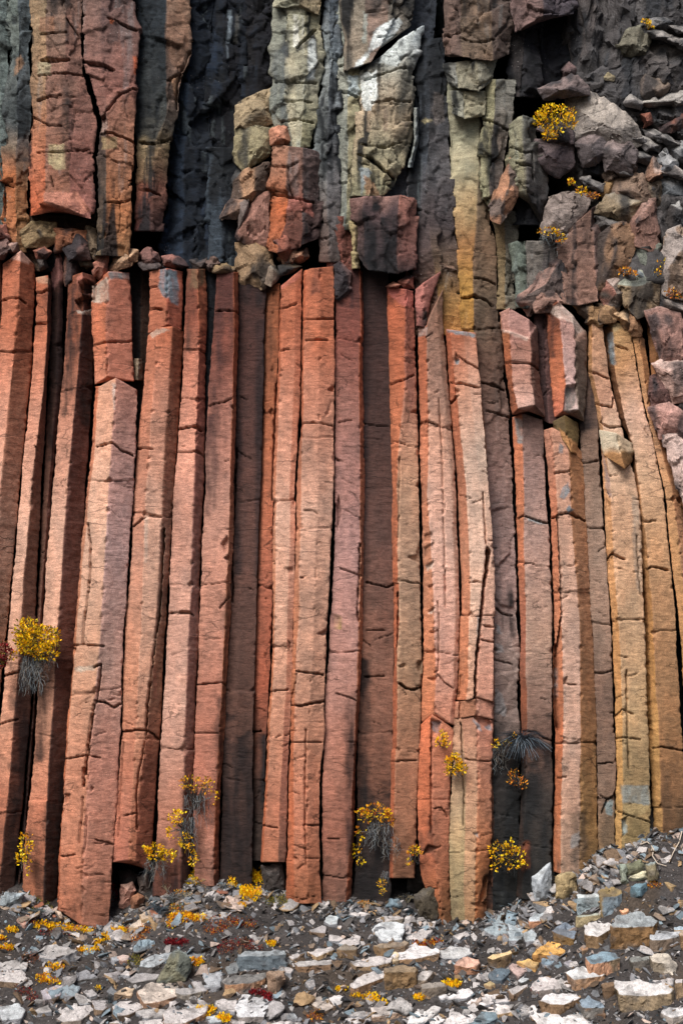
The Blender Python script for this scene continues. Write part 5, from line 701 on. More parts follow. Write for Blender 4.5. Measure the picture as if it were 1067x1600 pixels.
def ground_hit(px, py):
    """where the sight line through a point of the cliff plane meets the slope"""
    Ys = np.linspace(-4.2, 0.9, 700); p = P(np.full(700, px), np.full(700, py), Ys)
    g = ground_z(p[:, 0], p[:, 1]); k = np.argmax(g >= p[:, 2])
    if g[k] < p[k, 2]: k = len(Ys) - 1
    return p[k]
def make_ground():
    xs = np.concatenate([-np.geomspace(300, 7.2, 40), np.linspace(-7, 7, 420), np.geomspace(7.2, 300, 40)])
    ys = np.concatenate([-np.geomspace(400, 4.6, 60), np.linspace(-4.5, 1.0, 200)])
    X, Y = np.meshgrid(xs, ys); Z = ground_z(X, Y); co = np.stack([X, Y, Z], -1)
    fine = (1 - smooth(-Y, 5, 9)); Z = Z + fine * (0.012 * fbm(co * 22, 203, 2)); co[..., 2] = Z
    n = fbm(co * 2.2, 204, 3)[..., None]
    C = A((66, 62, 61)) * (1 + 0.5 * n); C = C + (A((84, 70, 56)) - C) * smooth(fbm(co * 1.1, 205, 3), 0.15, 0.5)[..., None] * 0.5
    h, w = X.shape; idx = np.arange(h * w).reshape(h, w)
    q = np.stack([idx[:-1, :-1], idx[:-1, 1:], idx[1:, 1:], idx[1:, :-1]], -1).reshape(-1, 4)
    o = link_mesh('ground', co.reshape(-1, 3), q, np.zeros((0, 3), int), np.clip(C.reshape(-1, 3), .004, .8), M_SOIL); tag(o, kind='structure')
make_ground()

# ------------------------------------------------------------------ the fallen stones
GT = 'stones of the scree below the columns'
SS = [100]
def slab(label, poly, drop, top, side, third=None, slope=0.42, group=GT, rough=1.0, topz=0.5):
    """a fallen stone from the traced outline of its upper face and the height of its front"""
    SS[0] += 1; rng = np.random.default_rng(SS[0]); pl = np.array(poly, float); pl = pl.mean(0) + (pl - pl.mean(0)) * 1.1; drop = drop * 1.3 + 2
    top, side, third = [c if c is None else tuple(np.mean(c) * .3 + np.array(c) * .7) if c[2] > c[0] + 8 else c for c in (top, side, third)]; x_, ymax = pl[:, 0].mean(), pl[:, 1].max(); g = ground_hit(x_, ymax + 0.65 * drop); Yf = g[1] - 0.02
    r = (ymax - PYH) / 100 / DIST; pts = []
    slope = slope + rng.uniform(-.06, .06)
    for x, y in pl:
        Yv = Yf + (ymax - y) / 100 / (slope + r); p = P(x, y, Yv); pts.append(p)
        b = p.copy(); d = drop / 100 * rng.uniform(0.75, 1.15) + 0.03
        b[2] -= d + max(0.0, Yv - Yf) * 0.25; b[1] += rng.uniform(-0.05, 0.06) * min(1, drop / 30); b[0] = (b[0] - P(x_, 0, 0)[0]) * rng.uniform(0.86, 1.0) + P(x_, 0, 0)[0]
        pts.append(b)
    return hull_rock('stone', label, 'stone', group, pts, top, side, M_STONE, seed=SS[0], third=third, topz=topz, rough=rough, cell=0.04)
def V(x0, y0=1380): return lambda *v: [(x0 + a / 3.952, y0 + b / 3.952) for a, b in v]
va, vb, vc, vd, vl, vr = V(0), V(260), V(530), V(797), V(0, 1130), V(797, 1130)
W, PW, GY, LG, BG, BR, DB_, TN = (192, 186, 184), (172, 168, 166), (136, 136, 140), (160, 156, 156), (132, 148, 158), (116, 96, 78), (84, 80, 78), (168, 140, 106)
for lb, pl, dr, tp, sd, th in [
    ('long pale slab with a dark underside under the yellow strip at left', va((245, 420), (300, 390), (370, 390), (470, 420), (400, 445), (330, 465), (260, 455)), 8, PW, GY, None),
    ('pink boulder at the left foot of the wall below the grey block', va((105, 230), (130, 200), (180, 205), (185, 240), (150, 255)), 4, (176, 140, 124), (150, 116, 104), None),
    ('bluish chip left of the long pale slab', va((165, 430), (200, 385), (245, 410), (225, 430)), 4, BG, GY, None),
    ('flat pale slab cut by the left edge, upper of two', va((-20, 490), (60, 480), (165, 490), (160, 525), (90, 530), (-20, 540)), 4, PW, GY, None),
    ('thicker pale slab cut by the left edge, lower of two', va((-20, 560), (60, 535), (130, 540), (160, 590), (120, 610), (30, 605), (-20, 600)), 8, W, BR, None),
    ('lone pointed grey slab on dark soil in the left scree', va((455, 590), (480, 550), (530, 535), (600, 580), (540, 590), (480, 597)), 4, GY, DB_, None),
    ('lilac grey boulder left of a blue grey neighbour in the left scree', va((255, 660), (320, 640), (385, 635), (370, 690), (280, 720)), 7, (170, 164, 170), (120, 110, 108), None),
    ('blue grey boulder touching the lilac one', va((370, 650), (440, 620), (490, 640), (470, 690), (400, 692)), 5, BG, GY, None),
    ('rounded pale boulder at the bottom left corner', va((0, 765), (100, 745), (150, 780), (130, 830), (20, 840)), 6, (180, 186, 190), GY, None),
    ('largest pale slab of the bottom left scree', va((320, 810), (420, 740), (540, 740), (575, 780), (500, 840), (400, 850)), 7, W, (140, 126, 116), None),
    ('grey lump right behind the largest bottom left slab', va((575, 730), (640, 710), (685, 740), (640, 780), (590, 775)), 6, LG, BR, None),
    ('pale lump with a brown side beside the grey one at bottom left', va((700, 760), (760, 725), (850, 735), (890, 760), (800, 805), (740, 815)), 8, W, BR, None),
    ('two toned boulder, white left half and brown right half, at lower left', va((860, 660), (960, 605), (1067, 620), (1120, 640), (1100, 690), (960, 730), (900, 735)), 12, (206, 192, 180), (150, 118, 96), (158, 124, 100)),
    ('flat pale slab under the two toned boulder', va((850, 795), (950, 765), (1040, 790), (1040, 820), (900, 830)), 5, PW, GY, None),
    ('blue grey ridge stone left of the standing olive slab', va((865, 505), (900, 460), (970, 450), (1067, 415), (1100, 420), (1000, 490), (940, 515)), 8, (160, 168, 174), DB_, None),
    ('small pale stone left of a long flat grey one, lower left', va((745, 560), (780, 535), (820, 545), (800, 570)), 4, W, GY, None),
    ('long flat grey stone left of the standing olive slab foot', va((790, 590), (840, 560), (980, 560), (960, 590), (820, 612)), 4, LG, DB_, None),
    ('cream stone with dark lichen left of the two toned boulder', va((715, 680), (770, 640), (830, 650), (810, 692)), 4, (200, 176, 150), BR, None),
    ('pinkish stone on dark soil below the orange plants', va((730, 455), (760, 440), (800, 450), (790, 472), (750, 478)), 4, (190, 170, 162), (150, 120, 108), None),
    ('slate chip left of the pinkish stone', va((690, 460), (725, 450), (740, 470), (710, 483)), 3, (150, 156, 164), GY, None),
    ('rough small stone above the largest bottom left slab', va((515, 670), (570, 655), (600, 685), (560, 700)), 4, LG, GY, None),
    ('low pale chip left of the largest bottom left slab', va((225, 780), (300, 750), (320, 790), (240, 800)), 4, PW, GY, None),
    ('flat pale plate on the bottom edge left of centre', va((870, 850), (960, 835), (1067, 840), (1060, 870), (880, 880)), 5, W, GY, None),
    ('tan rounded stone below the pink foot blocks', va((870, 190), (920, 165), (950, 180), (930, 215), (880, 220)), 3, (180, 160, 140), TN, None),
    ('pale tan stone by the grey bushes at the wall foot', va((800, 270), (860, 225), (910, 230), (900, 268)), 3, (196, 180, 164), TN, None),
    ('flat pale slab among orange plants near the wall foot', vb((180, 190), (300, 175), (390, 185), (370, 205), (290, 218), (230, 210)), 3, PW, GY, None),
    ('grey boulder right of the standing olive slab top', vb((130, 420), (180, 385), (240, 420), (235, 460), (150, 455)), 5, (140, 144, 148), DB_, None),
    ('long dark blue slab with a rusty right end, propped up left of centre', vb((448, 432), (560, 418), (718, 416), (730, 436), (600, 448), (460, 450)), 21, (150, 160, 166), (92, 106, 116), None),
    ('dark grey block with a tan corner under the long dark blue slab', vb((350, 600), (430, 570), (600, 556), (612, 580), (540, 610), (380, 625)), 16, (120, 118, 116), (92, 88, 86), (168, 128, 98)),
    ('small bluish pale stone at the wall foot just left of centre', vb((975, 230), (1000, 195), (1060, 210), (1050, 248), (1010, 253)), 3, (180, 190, 194), GY, None),
    ('small grey stone in black soil near the centre', vb((890, 290), (960, 260), (985, 270), (980, 305), (900, 300)), 5, LG, BR, None),
    ('pale plate leaning at the edge of black soil, centre', vb((1005, 320), (1067, 325), (1090, 340), (1067, 355), (1010, 353)), 3, W, GY, None),
    ('pale triangular slab with a brown front, centre left', vb((875, 420), (1010, 400), (1030, 410), (960, 440), (930, 452)), 6, W, TN, None),
    ('small white wedge left of the pale triangular slab', vb((755, 450), (810, 430), (830, 445), (780, 470)), 5, W, (150, 130, 110), None),
    ('brown fronted block with a thin pale top near the centre', vb((795, 492), (900, 475), (1010, 475), (1010, 498), (820, 512)), 13, PW, (136, 108, 84), None),
    ('white round stone right of the dark blue slab', vb((730, 490), (770, 475), (800, 510), (770, 555), (735, 548)), 4, W, GY, None),
    ('pale pebble slab in the dark soil fan', vb((855, 600), (910, 590), (915, 630), (880, 642)), 3, LG, GY, None),
    ('brownish pale slab at the bottom near the centre, left of two', vb((870, 715), (960, 700), (1000, 720), (1030, 760), (980, 783), (920, 760)), 4, (196, 184, 174), BR, None),
    ('pale slab at the bottom near the centre, right of two', vb((1000, 705), (1067, 690), (1100, 705), (1080, 740), (1035, 752)), 5, (200, 196, 194), BR, None),
    ('smooth pale slab left of the thick pale block with the red moss', vb((300, 735), (340, 715), (430, 720), (420, 790), (340, 775)), 4, W, GY, None),
    ('thick pale block with red moss on its right corner, bottom left of centre', vb((440, 760), (470, 690), (610, 710), (630, 740), (600, 815), (450, 820)), 9, (204, 204, 206), (140, 132, 128), None),
    ('pale slab on the bottom edge below the thick pale block', vb((380, 820), (490, 800), (480, 869), (400, 860)), 5, W, GY, None),
    ('biggest pale boulder with a brown chipped end on the bottom edge', vb((0, 790), (60, 720), (200, 715), (250, 745), (230, 800), (100, 860), (0, 860)), 12, W, (158, 124, 100), None),
    ('long low pale stone above the biggest pale boulder', vb((60, 645), (180, 650), (215, 665), (120, 690), (70, 682)), 8, PW, (150, 140, 128), None),
    ('jumbled grey stone right of the standing olive slab', vb((230, 560), (270, 520), (340, 550), (330, 630), (240, 635)), 6, (160, 164, 170), GY, None),
    ('rounded grey stone at the foot of the standing olive slab', vb((160, 600), (230, 600), (280, 640), (230, 670), (180, 645)), 5, LG, (130, 118, 108), None),
    ('dark grey stone tucked left of the long dark blue slab', vb((360, 495), (430, 480), (450, 510), (440, 548), (380, 555)), 6, (120, 124, 126), DB_, None),
    ('blue grey pebble slab on the bottom, right of the red moss', vb((735, 810), (790, 805), (810, 830), (750, 836)), 3, (150, 158, 164), GY, None),
    ('flat pale plate cut by the bottom edge near the centre', vb((650, 862), (760, 850), (830, 855), (830, 880), (660, 890)), 5, W, GY, None),
    ('bluish plate between two yellow plants on the bottom edge', vb((250, 825), (310, 820), (340, 850), (270, 860)), 5, (176, 186, 192), GY, None),
    ('thin pale plate at the wall foot below the dangling grey plant', vc((30, 183), (110, 175), (190, 190), (120, 203)), 2, W, GY, None),
    ('small tan plate right of the thin pale plate', vc((180, 178), (235, 165), (225, 186)), 2, (206, 170, 126), TN, None),
    ('long pale plate above the big sloping pale slab', vc((210, 220), (290, 200), (385, 205), (385, 217), (260, 240)), 4, W, (150, 138, 124), None),
    ('big sloping pale slab at the wall foot in the centre', vc((205, 285), (250, 250), (340, 240), (390, 260), (385, 340), (270, 352)), 4, (198, 204, 208), GY, None),
    ('narrow pale slab standing beside the big sloping one', vc((400, 310), (420, 250), (450, 250), (440, 310)), 4, W, GY, None),
    ('pale tilted slab at the foot of the bright orange stub', vc((465, 300), (490, 220), (590, 215), (590, 260), (560, 310)), 5, W, GY, None),
    ('low white stone in front of the tilted slabs', vc((410, 330), (480, 310), (540, 320), (520, 350), (430, 350)), 4, W, GY, None),
    ('white topped slab with a blue right corner, centre', vc((5, 372), (80, 320), (130, 330), (120, 375), (60, 385)), 4, W, BG, None),
    ('brown rounded block under the blue cornered slab', vc((-10, 405), (40, 380), (110, 395), (100, 410), (20, 412)), 13, (140, 130, 118), (120, 98, 74), None),
    ('brown low block in the middle of the scree', vc((220, 385), (330, 360), (420, 365), (400, 385), (260, 398)), 9, (150, 134, 116), (134, 108, 80), None),
    ('long white plate left of the cream chip, centre', vc((80, 485), (200, 455), (320, 455), (310, 488), (200, 510), (110, 510)), 5, W, (140, 116, 90), None),
    ('wide white slab with wavy back edge under the dark red plants', vc((325, 445), (400, 420), (430, 385), (470, 380), (490, 410), (600, 405), (605, 430), (470, 460), (370, 465)), 6, (216, 212, 212), (150, 120, 92), None),
    ('cream chip standing between the long plate and the wide white slab', vc((325, 428), (365, 425), (365, 475), (330, 480)), 4, (216, 196, 164), (176, 150, 116), None),
    ('sloping pale slab with a big brown front, left of the brown box', vc((70, 630), (150, 565), (280, 540), (285, 575), (170, 615), (100, 645)), 13, W, (128, 100, 76), None),
    ('brown box shaped block, tallest in the middle of the scree', vc((288, 525), (380, 500), (470, 520), (465, 545), (290, 550)), 31, (140, 122, 100), (132, 106, 76), None),
    ('pale grey upright stone right of the brown box', vc((480, 590), (510, 540), (580, 540), (560, 570), (530, 600)), 14, (186, 180, 176), (140, 124, 108), None),
    ('grey brown block supporting the white slab with the yellow plant', vc((505, 622), (640, 612), (645, 635), (515, 648)), 17, (150, 142, 134), (120, 108, 96), None),
    ('white slab with a yellow plant on its far edge', vc((605, 685), (650, 650), (770, 640), (815, 680), (780, 705), (640, 715)), 5, (218, 214, 214), GY, None),
    ('long pale slab with a brown right end on the bottom edge, centre', vc((200, 770), (310, 760), (430, 745), (440, 780), (330, 805), (215, 822)), 9, (206, 196, 190), (148, 124, 106), None),
    ('white leaning plate on the bottom edge, left of a pair', vc((425, 862), (460, 800), (600, 755), (620, 770), (570, 830), (480, 865)), 5, (220, 216, 214), GY, None),
    ('white leaning plate on the bottom edge, right of a pair', vc((560, 862), (580, 810), (640, 760), (680, 770), (650, 840), (600, 869)), 4, (216, 210, 208), GY, None),
    ('wide white plate on the bottom edge right of the leaning pair', vc((650, 862), (700, 785), (800, 768), (860, 790), (830, 850), (760, 869)), 6, (220, 214, 212), GY, None),
    ('white flagstone with a smooth top, left of two near the bottom', vc((790, 742), (830, 690), (890, 680), (950, 735), (880, 755)), 3, (218, 212, 210), GY, None),
    ('white flagstone, upper right of two near the bottom', vc((900, 692), (980, 665), (1040, 700), (1040, 728), (960, 730)), 3, (214, 208, 206), GY, None),
    ('white flagstone with a pinkish tip below the other two', vc((880, 780), (960, 745), (1040, 760), (1060, 790), (980, 808)), 4, (216, 208, 204), TN, None),
    ('dark blue block on the bottom edge among white flagstones', vc((810, 869), (880, 803), (965, 797), (970, 830), (900, 869)), 6, (112, 136, 148), (90, 106, 116), None),
    ('wide pale grey slab right of the wide white one', vc((610, 412), (690, 395), (800, 400), (815, 430), (740, 460), (650, 462)), 5, (180, 180, 180), GY, None),
    ('pinkish domed stone above black shadow, right of centre', vc((710, 500), (770, 455), (860, 470), (850, 505), (790, 518)), 10, (206, 166, 148), (150, 108, 84), None),
    ('brown block with a cream sloping lid, right of centre', vc((915, 455), (1050, 415), (1058, 432), (950, 467)), 18, (226, 196, 150), (104, 84, 62), None),
    ('dark blue faceted stone right of the pinkish domed one', vc((920, 565), (960, 530), (1040, 525), (1050, 550), (1000, 595), (930, 590)), 5, (98, 118, 134), (74, 86, 98), None),
    ('tan pebble below the dark blue faceted stone', vc((890, 622), (930, 605), (960, 620), (930, 635)), 3, (186, 166, 126), TN, None),
    ('white chip at the foot of the buff footed column', vc((700, 322), (780, 300), (800, 320), (740, 345)), 4, W, GY, None),
    ('big blue grey rubble slab at the wall foot right of the buff column', vc((905, 250), (970, 185), (1067, 170), (1080, 290), (960, 318), (900, 290)), 5, (146, 162, 170), GY, None),
    ('wide blue grey slab leaning on the wall foot, near the upright slab', vd((0, 160), (60, 140), (68, 240), (90, 290), (60, 345), (-10, 340)), 5, (160, 174, 182), GY, None),
    ('flat cream plate on the bottom, left of the long pale slab', vc((60, 808), (150, 790), (180, 815), (90, 822)), 3, PW, GY, None),
    ('white plate on the bottom edge left of the long pale slab', vc((40, 838), (110, 825), (160, 850), (100, 865)), 4, W, GY, None),
    ('white blue block with a striped front at the foot of the ochre columns', vd((415, 70), (545, 62), (548, 82), (420, 90)), 22, (196, 206, 208), (146, 164, 170), (196, 202, 198)),
    ('tan block with a bluish left corner beside the striped block', vd((552, 50), (600, 18), (660, 10), (685, 60), (640, 80), (556, 80)), 25, (150, 130, 92), (140, 118, 82), (120, 140, 154)),
    ('low grey tan block under the striped block', vd((405, 195), (545, 178), (547, 195), (420, 206)), 11, (164, 168, 156), (148, 134, 104), None),
    ('flat salmon stone lying on the dark soil bank', vd((675, 165), (720, 128), (780, 120), (775, 140), (700, 180)), 3, (232, 178, 142), (196, 140, 104), None),
    ('pale blue stone with an orange front edge by the upright slab', vd((118, 225), (150, 182), (215, 190), (218, 228), (120, 235)), 7, (184, 196, 204), (206, 150, 116), None),
    ('small grey cube right of the orange edged stone', vd((225, 200), (255, 190), (260, 220), (230, 230)), 3, GY, DB_, None),
    ('blue topped stone with an ochre flank, tilted, right part of the scree', vd((262, 295), (340, 230), (402, 262), (388, 340)), 16, (120, 136, 156), (120, 94, 58), None),
    ('yellow ochre wedge with a dark hollow beneath', vd((145, 440), (240, 350), (290, 370), (340, 425), (250, 438)), 6, (216, 168, 100), (160, 116, 66), None),
    ('white topped left half of the big split boulder at right', vd((462, 255), (500, 225), (645, 205), (630, 270), (540, 322), (470, 312)), 20, (206, 202, 200), (124, 100, 74), None),
    ('brown fronted right half of the big split boulder, largest of the scree', vd((634, 260), (668, 200), (780, 180), (900, 230), (872, 262), (645, 270)), 38, (150, 158, 162), (128, 98, 66), None),
    ('grey block with a frosted top right of the big split boulder', vd((860, 335), (900, 295), (1040, 300), (1045, 325), (960, 345), (880, 348)), 19, (180, 184, 190), (118, 102, 88), None),
    ('brown block cut by the right edge beside the frosted topped one', vd((1047, 302), (1110, 295), (1110, 320), (1052, 325)), 23, (180, 160, 140), (128, 102, 76), None),
    ('rounded stone half blue and half salmon below the big split boulder', vd((470, 455), (560, 420), (640, 430), (668, 462), (560, 490), (500, 492)), 24, (120, 150, 168), (190, 144, 114), (140, 120, 96)),
    ('white and tan double humped stone left of the half blue one', vd((345, 548), (430, 520), (490, 545), (540, 530), (582, 548), (560, 570), (490, 578), (400, 592)), 13, (208, 208, 208), (170, 134, 104), None),
    ('grey mottled low block in the dark bank at right', vd((740, 460), (850, 448), (856, 470), (750, 486)), 15, (140, 142, 138), (112, 106, 98), None),
    ('cream crusted boulder in the dark bank at right', vd((864, 455), (900, 425), (970, 440), (1020, 488), (985, 500), (940, 475), (880, 480)), 16, (206, 196, 182), (130, 118, 102), (200, 190, 176)),
    ('brown block in shadow left of the white crusted long boulder', vd((560, 625), (650, 605), (662, 625), (580, 642)), 17, (130, 106, 84), (110, 88, 68), None),
    ('long boulder with white crust on top and a tan front, lower right', vd((662, 610), (800, 600), (960, 640), (988, 652), (975, 675), (840, 690), (680, 680)), 24, (212, 208, 206), (140, 122, 98), None),
    ('white crusted plate above the long boulder, right edge', vd((880, 602), (1000, 590), (1000, 620), (960, 640)), 4, W, GY, None),
    ('narrow upright block with a white head near the right edge', vd((1018, 592), (1064, 590), (1064, 610), (1020, 616)), 27, W, (140, 118, 94), None),
    ('pale rough slab with a grey right flank, lower right', vd((130, 640), (180, 580), (340, 590), (385, 605), (350, 640), (250, 652), (150, 660)), 9, (208, 200, 198), (130, 120, 114), None),
    ('white slab with a chunky brown front, lower right', vd((180, 718), (240, 685), (400, 680), (424, 705), (330, 745), (250, 742)), 17, (214, 210, 210), (128, 102, 78), None),
    ('big white slab leaning left on the bottom edge, lower right', vd((118, 800), (150, 735), (220, 740), (310, 830), (300, 880), (180, 880)), 8, (218, 214, 212), (140, 112, 86), None),
    ('white slab on the bottom edge right of the leaning one', vd((310, 842), (350, 810), (440, 815), (510, 869), (330, 892)), 6, (216, 212, 210), GY, None),
    ('blue topped stone with a grey front right of the chunky white slab', vd((430, 725), (480, 700), (555, 740), (575, 765), (450, 765)), 17, (126, 146, 164), (112, 108, 104), (122, 96, 76)),
    ('small pale round stone left of the big leaning white slab', vd((50, 790), (90, 755), (120, 770), (110, 810), (70, 820)), 3, PW, GY, None),
    ('white wedge with a brown front left of the pale rough slab', vd((-10, 655), (60, 630), (105, 630), (60, 660), (20, 688)), 7, W, (134, 110, 90), None),
    ('mauve plate left of the yellow ochre pebble', vd((-5, 515), (80, 490), (120, 520), (80, 555), (50, 578)), 3, (186, 162, 156), (130, 112, 108), None),
    ('yellow ochre pebble slab in the right scree', vd((45, 485), (110, 470), (170, 490), (150, 518), (110, 510)), 4, (220, 180, 116), (180, 138, 84), None),
    ('thin white crescent stone on the bottom at right', vd((740, 768), (790, 765), (830, 808), (820, 828), (790, 800)), 2, W, GY, None),
    ('white boulder in the bottom right corner', vd((930, 795), (1000, 765), (1090, 760), (1090, 800), (1000, 828)), 9, (210, 208, 208), (150, 140, 132), None),
    ('pale pebble slab left of the double humped stone', vd((330, 492), (370, 470), (400, 500), (360, 510)), 2, (164, 160, 166), GY, None),
    ('blue white pebble below the mauve plate', vd((45, 600), (90, 570), (115, 590), (70, 612)), 4, (190, 196, 200), DB_, None),
    ('small brown cube in the shadow of the big split boulder', vd((435, 398), (470, 385), (480, 405), (445, 415)), 4, (164, 128, 100), BR, None),
    ('thin cream plate on the soil bank at right', vd((918, 155), (980, 150), (1035, 168), (980, 176)), 2, (200, 190, 160), TN, None),
    ('blue chip near the right edge above the frosted topped block', vd((1010, 268), (1067, 260), (1075, 285), (1010, 287)), 3, (160, 180, 196), TN, None),
    ('blue grey block by the upright slab, under the orange edged stone', vd((80, 318), (130, 290), (165, 310), (150, 352), (90, 355)), 4, (166, 178, 184), GY, None),
    ('blue slate chip under the yellow ochre wedge', vd((190, 445), (230, 440), (280, 488), (230, 503), (195, 495)), 3, (130, 156, 176), GY, None),
    ('tan block half buried in the soil bank at the right edge', vr((915, 960), (985, 915), (1067, 900), (1075, 985), (990, 1005)), 4, (150, 128, 96), (134, 112, 82), None),
    ('small tan block at the right edge below the half buried one', vd((1032, 85), (1060, 72), (1085, 80), (1080, 112), (1040, 118)), 4, (160, 132, 96), TN, None),
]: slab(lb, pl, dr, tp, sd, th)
def foot(label, poly, top, side, third=None, thick=.3, bulge=.06, topz=.5, dy=0.0):
    x = np.mean([p[0] for p in poly]); y = max(p[1] for p in poly); g = ground_hit(x, y)
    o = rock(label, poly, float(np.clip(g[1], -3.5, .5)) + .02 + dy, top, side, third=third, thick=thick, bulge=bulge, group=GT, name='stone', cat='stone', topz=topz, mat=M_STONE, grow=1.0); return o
for lb, pl, tp, sd, th in [
    ('big blue grey block against the left foot of the wall', va((5, 125), (15, 90), (40, 55), (160, 62), (130, 120), (105, 170), (10, 150)), (160, 170, 176), (136, 144, 148), (104, 96, 86)),
    ('pale splinter standing by the undercut column foot at left', va((340, 165), (380, 175), (402, 235), (362, 245)), (176, 156, 140), (160, 138, 122), None),
    ('standing olive grey slab with a rounded top in the left scree', vb((-60, 610), (0, 500), (30, 430), (90, 402), (150, 470), (150, 540), (120, 610), (60, 632)), (140, 148, 146), (130, 128, 108), (104, 108, 100)),
    ('brown upright slab at the right end of the long dark blue one', vb((620, 545), (730, 540), (730, 600), (680, 700), (622, 682)), (150, 128, 110), (140, 116, 98), None),
    ('blue stone on the soil ledge under the dangling grey plant', vc((275, 150), (310, 95), (370, 95), (388, 145), (330, 162)), (140, 160, 172), (120, 140, 152), None),
    ('tall pale upright slab leaning on the black stained column foot', [(831, 1370), (860, 1346), (863, 1400), (858, 1414), (832, 1416)], (176, 182, 186), (158, 164, 170), None),
    ('tan cracked block directly under the pink and ochre column', [(868, 1368), (884, 1362), (898, 1366), (902, 1394), (880, 1408), (869, 1404)], (168, 150, 116), (160, 140, 104), None),
    ('dark chunk under the hollow foot, beside the pale grey splinter', [(184, 1362), (204, 1358), (216, 1366), (210, 1384), (190, 1388)], (56, 48, 46), (46, 40, 40), None),
    ('pink grey block under the column with the hollow foot', [(188, 1382), (208, 1376), (213, 1390), (205, 1400), (206, 1416), (188, 1420)], (176, 140, 126), (160, 118, 104), None),
    ('brown rounded block right of the pink grey one in the hollow', [(206, 1402), (216, 1394), (226, 1402), (222, 1422), (204, 1424)], (150, 104, 78), (134, 92, 70), None),
    ('grey splinter at the right side of the hollow under the column', [(214, 1370), (232, 1364), (235, 1392), (220, 1398)], (150, 138, 132), (132, 116, 108), None),
    ('black cornered block under the chipped column foot', [(636, 1346), (650, 1338), (674, 1366), (668, 1382), (655, 1396), (636, 1392)], (66, 60, 54), (52, 48, 46), None),
    ('dark olive block left of the bright orange stub foot', [(646, 1398), (664, 1388), (684, 1380), (686, 1440), (654, 1442)], (88, 80, 66), (76, 68, 56), None),
    ('grey green block set in the soil bank under the banded column', [(974, 1352), (1000, 1344), (1012, 1356), (1004, 1368), (978, 1370)], (116, 118, 96), (104, 104, 84), None),
    ('cream and white wedge in the soil bank under the grey green block', [(980, 1372), (1012, 1360), (1014, 1374), (986, 1382)], (206, 200, 170), (180, 176, 150), None),
    ('blue block lowest in the soil bank under the cream wedge', [(984, 1384), (1010, 1378), (1008, 1404), (986, 1406)], (110, 136, 148), (96, 118, 128), None),
    ('bluish tan block in the soil bank right of the cream wedge', [(1008, 1350), (1024, 1346), (1027, 1374), (1012, 1386)], (140, 150, 150), (130, 120, 96), None),
    ('slim greenish splinter standing at the left of the soil bank stones', [(967, 1350), (977, 1350), (980, 1382), (970, 1386)], (150, 160, 148), (140, 146, 132), None),
    ('dark shelf block under the flat faced orange column', [(408, 1352), (442, 1348), (444, 1392), (412, 1396)], (90, 80, 76), (64, 58, 56), None),
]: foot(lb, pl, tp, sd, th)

# smaller stones that nothing tells apart, then gravel
def chip_pts(rng, c, s):
    n = rng.integers(8, 12); d = rng.normal(size=(n, 3)); d /= np.linalg.norm(d, axis=1, keepdims=True)
    d *= np.array([1.0, rng.uniform(.6, 1), rng.uniform(.28, .5)]) * s * rng.uniform(.75, 1.1, (n, 1))
    a = rng.uniform(0, 6.28); ca, sa = math.cos(a), math.sin(a); d = np.stack([d[:, 0] * ca - d[:, 1] * sa, d[:, 0] * sa + d[:, 1] * ca, d[:, 2]], 1)
    d[:, 2] += d[:, 1] * 0.45 + d[:, 0] * rng.uniform(-.3, .3)
    return d + c
rng = np.random.default_rng(77)
PAL = [W, PW, LG, GY, BG, (190, 170, 158), TN, BR, DB_, (120, 122, 126), (150, 132, 116)]
for i in range(158):
    px = rng.uniform(-8, 1075); fy = np.interp(px, FOOT_X, FOOT_Y); py = rng.uniform(fy + 8, 1606) if i % 2 else fy + abs(rng.normal(8, 22))
    g = ground_hit(px, py); s = float(np.clip(rng.lognormal(-2.2, .42), .05, .24))
    tp = PAL[rng.choice(len(PAL), p=[.12, .14, .13, .14, .12, .06, .05, .07, .05, .07, .05])]; sd = PAL[rng.choice([3, 6, 7, 8, 9, 10])]
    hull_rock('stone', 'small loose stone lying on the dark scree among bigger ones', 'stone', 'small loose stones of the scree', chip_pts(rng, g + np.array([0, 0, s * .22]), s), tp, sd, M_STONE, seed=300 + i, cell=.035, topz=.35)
for i in range(62):
    px = rng.uniform(775, 1075) if i < 34 else rng.uniform(0, 420); fy = np.interp(px, FOOT_X, FOOT_Y); g = ground_hit(px, fy + (rng.uniform(-4, 60) if i < 34 else rng.uniform(-2, 16))); s = float(np.clip(rng.lognormal(-2.1, .4), .06, .22))
    lb = 'angular fragment half buried in the soil bank under the ochre columns' if i < 34 else 'angular fragment lying against the feet of the left hand columns'
    hull_rock('rock_fragment', lb, 'rock fragment', 'fragments on the soil bank' if i < 34 else 'fragments at the left column feet', chip_pts(rng, g + np.array([0, 0, s * .15]), s), ([GY, TN, BG, LG, BR] if i < 34 else [GY, (166, 112, 88), LG, (142, 92, 72), BR])[i % 5], ([BR, DB_, GY, TN] if i < 34 else [(140, 88, 66), DB_, (120, 80, 64), GY])[i % 4], M_STONE, seed=700 + i, cell=.035, topz=.35)
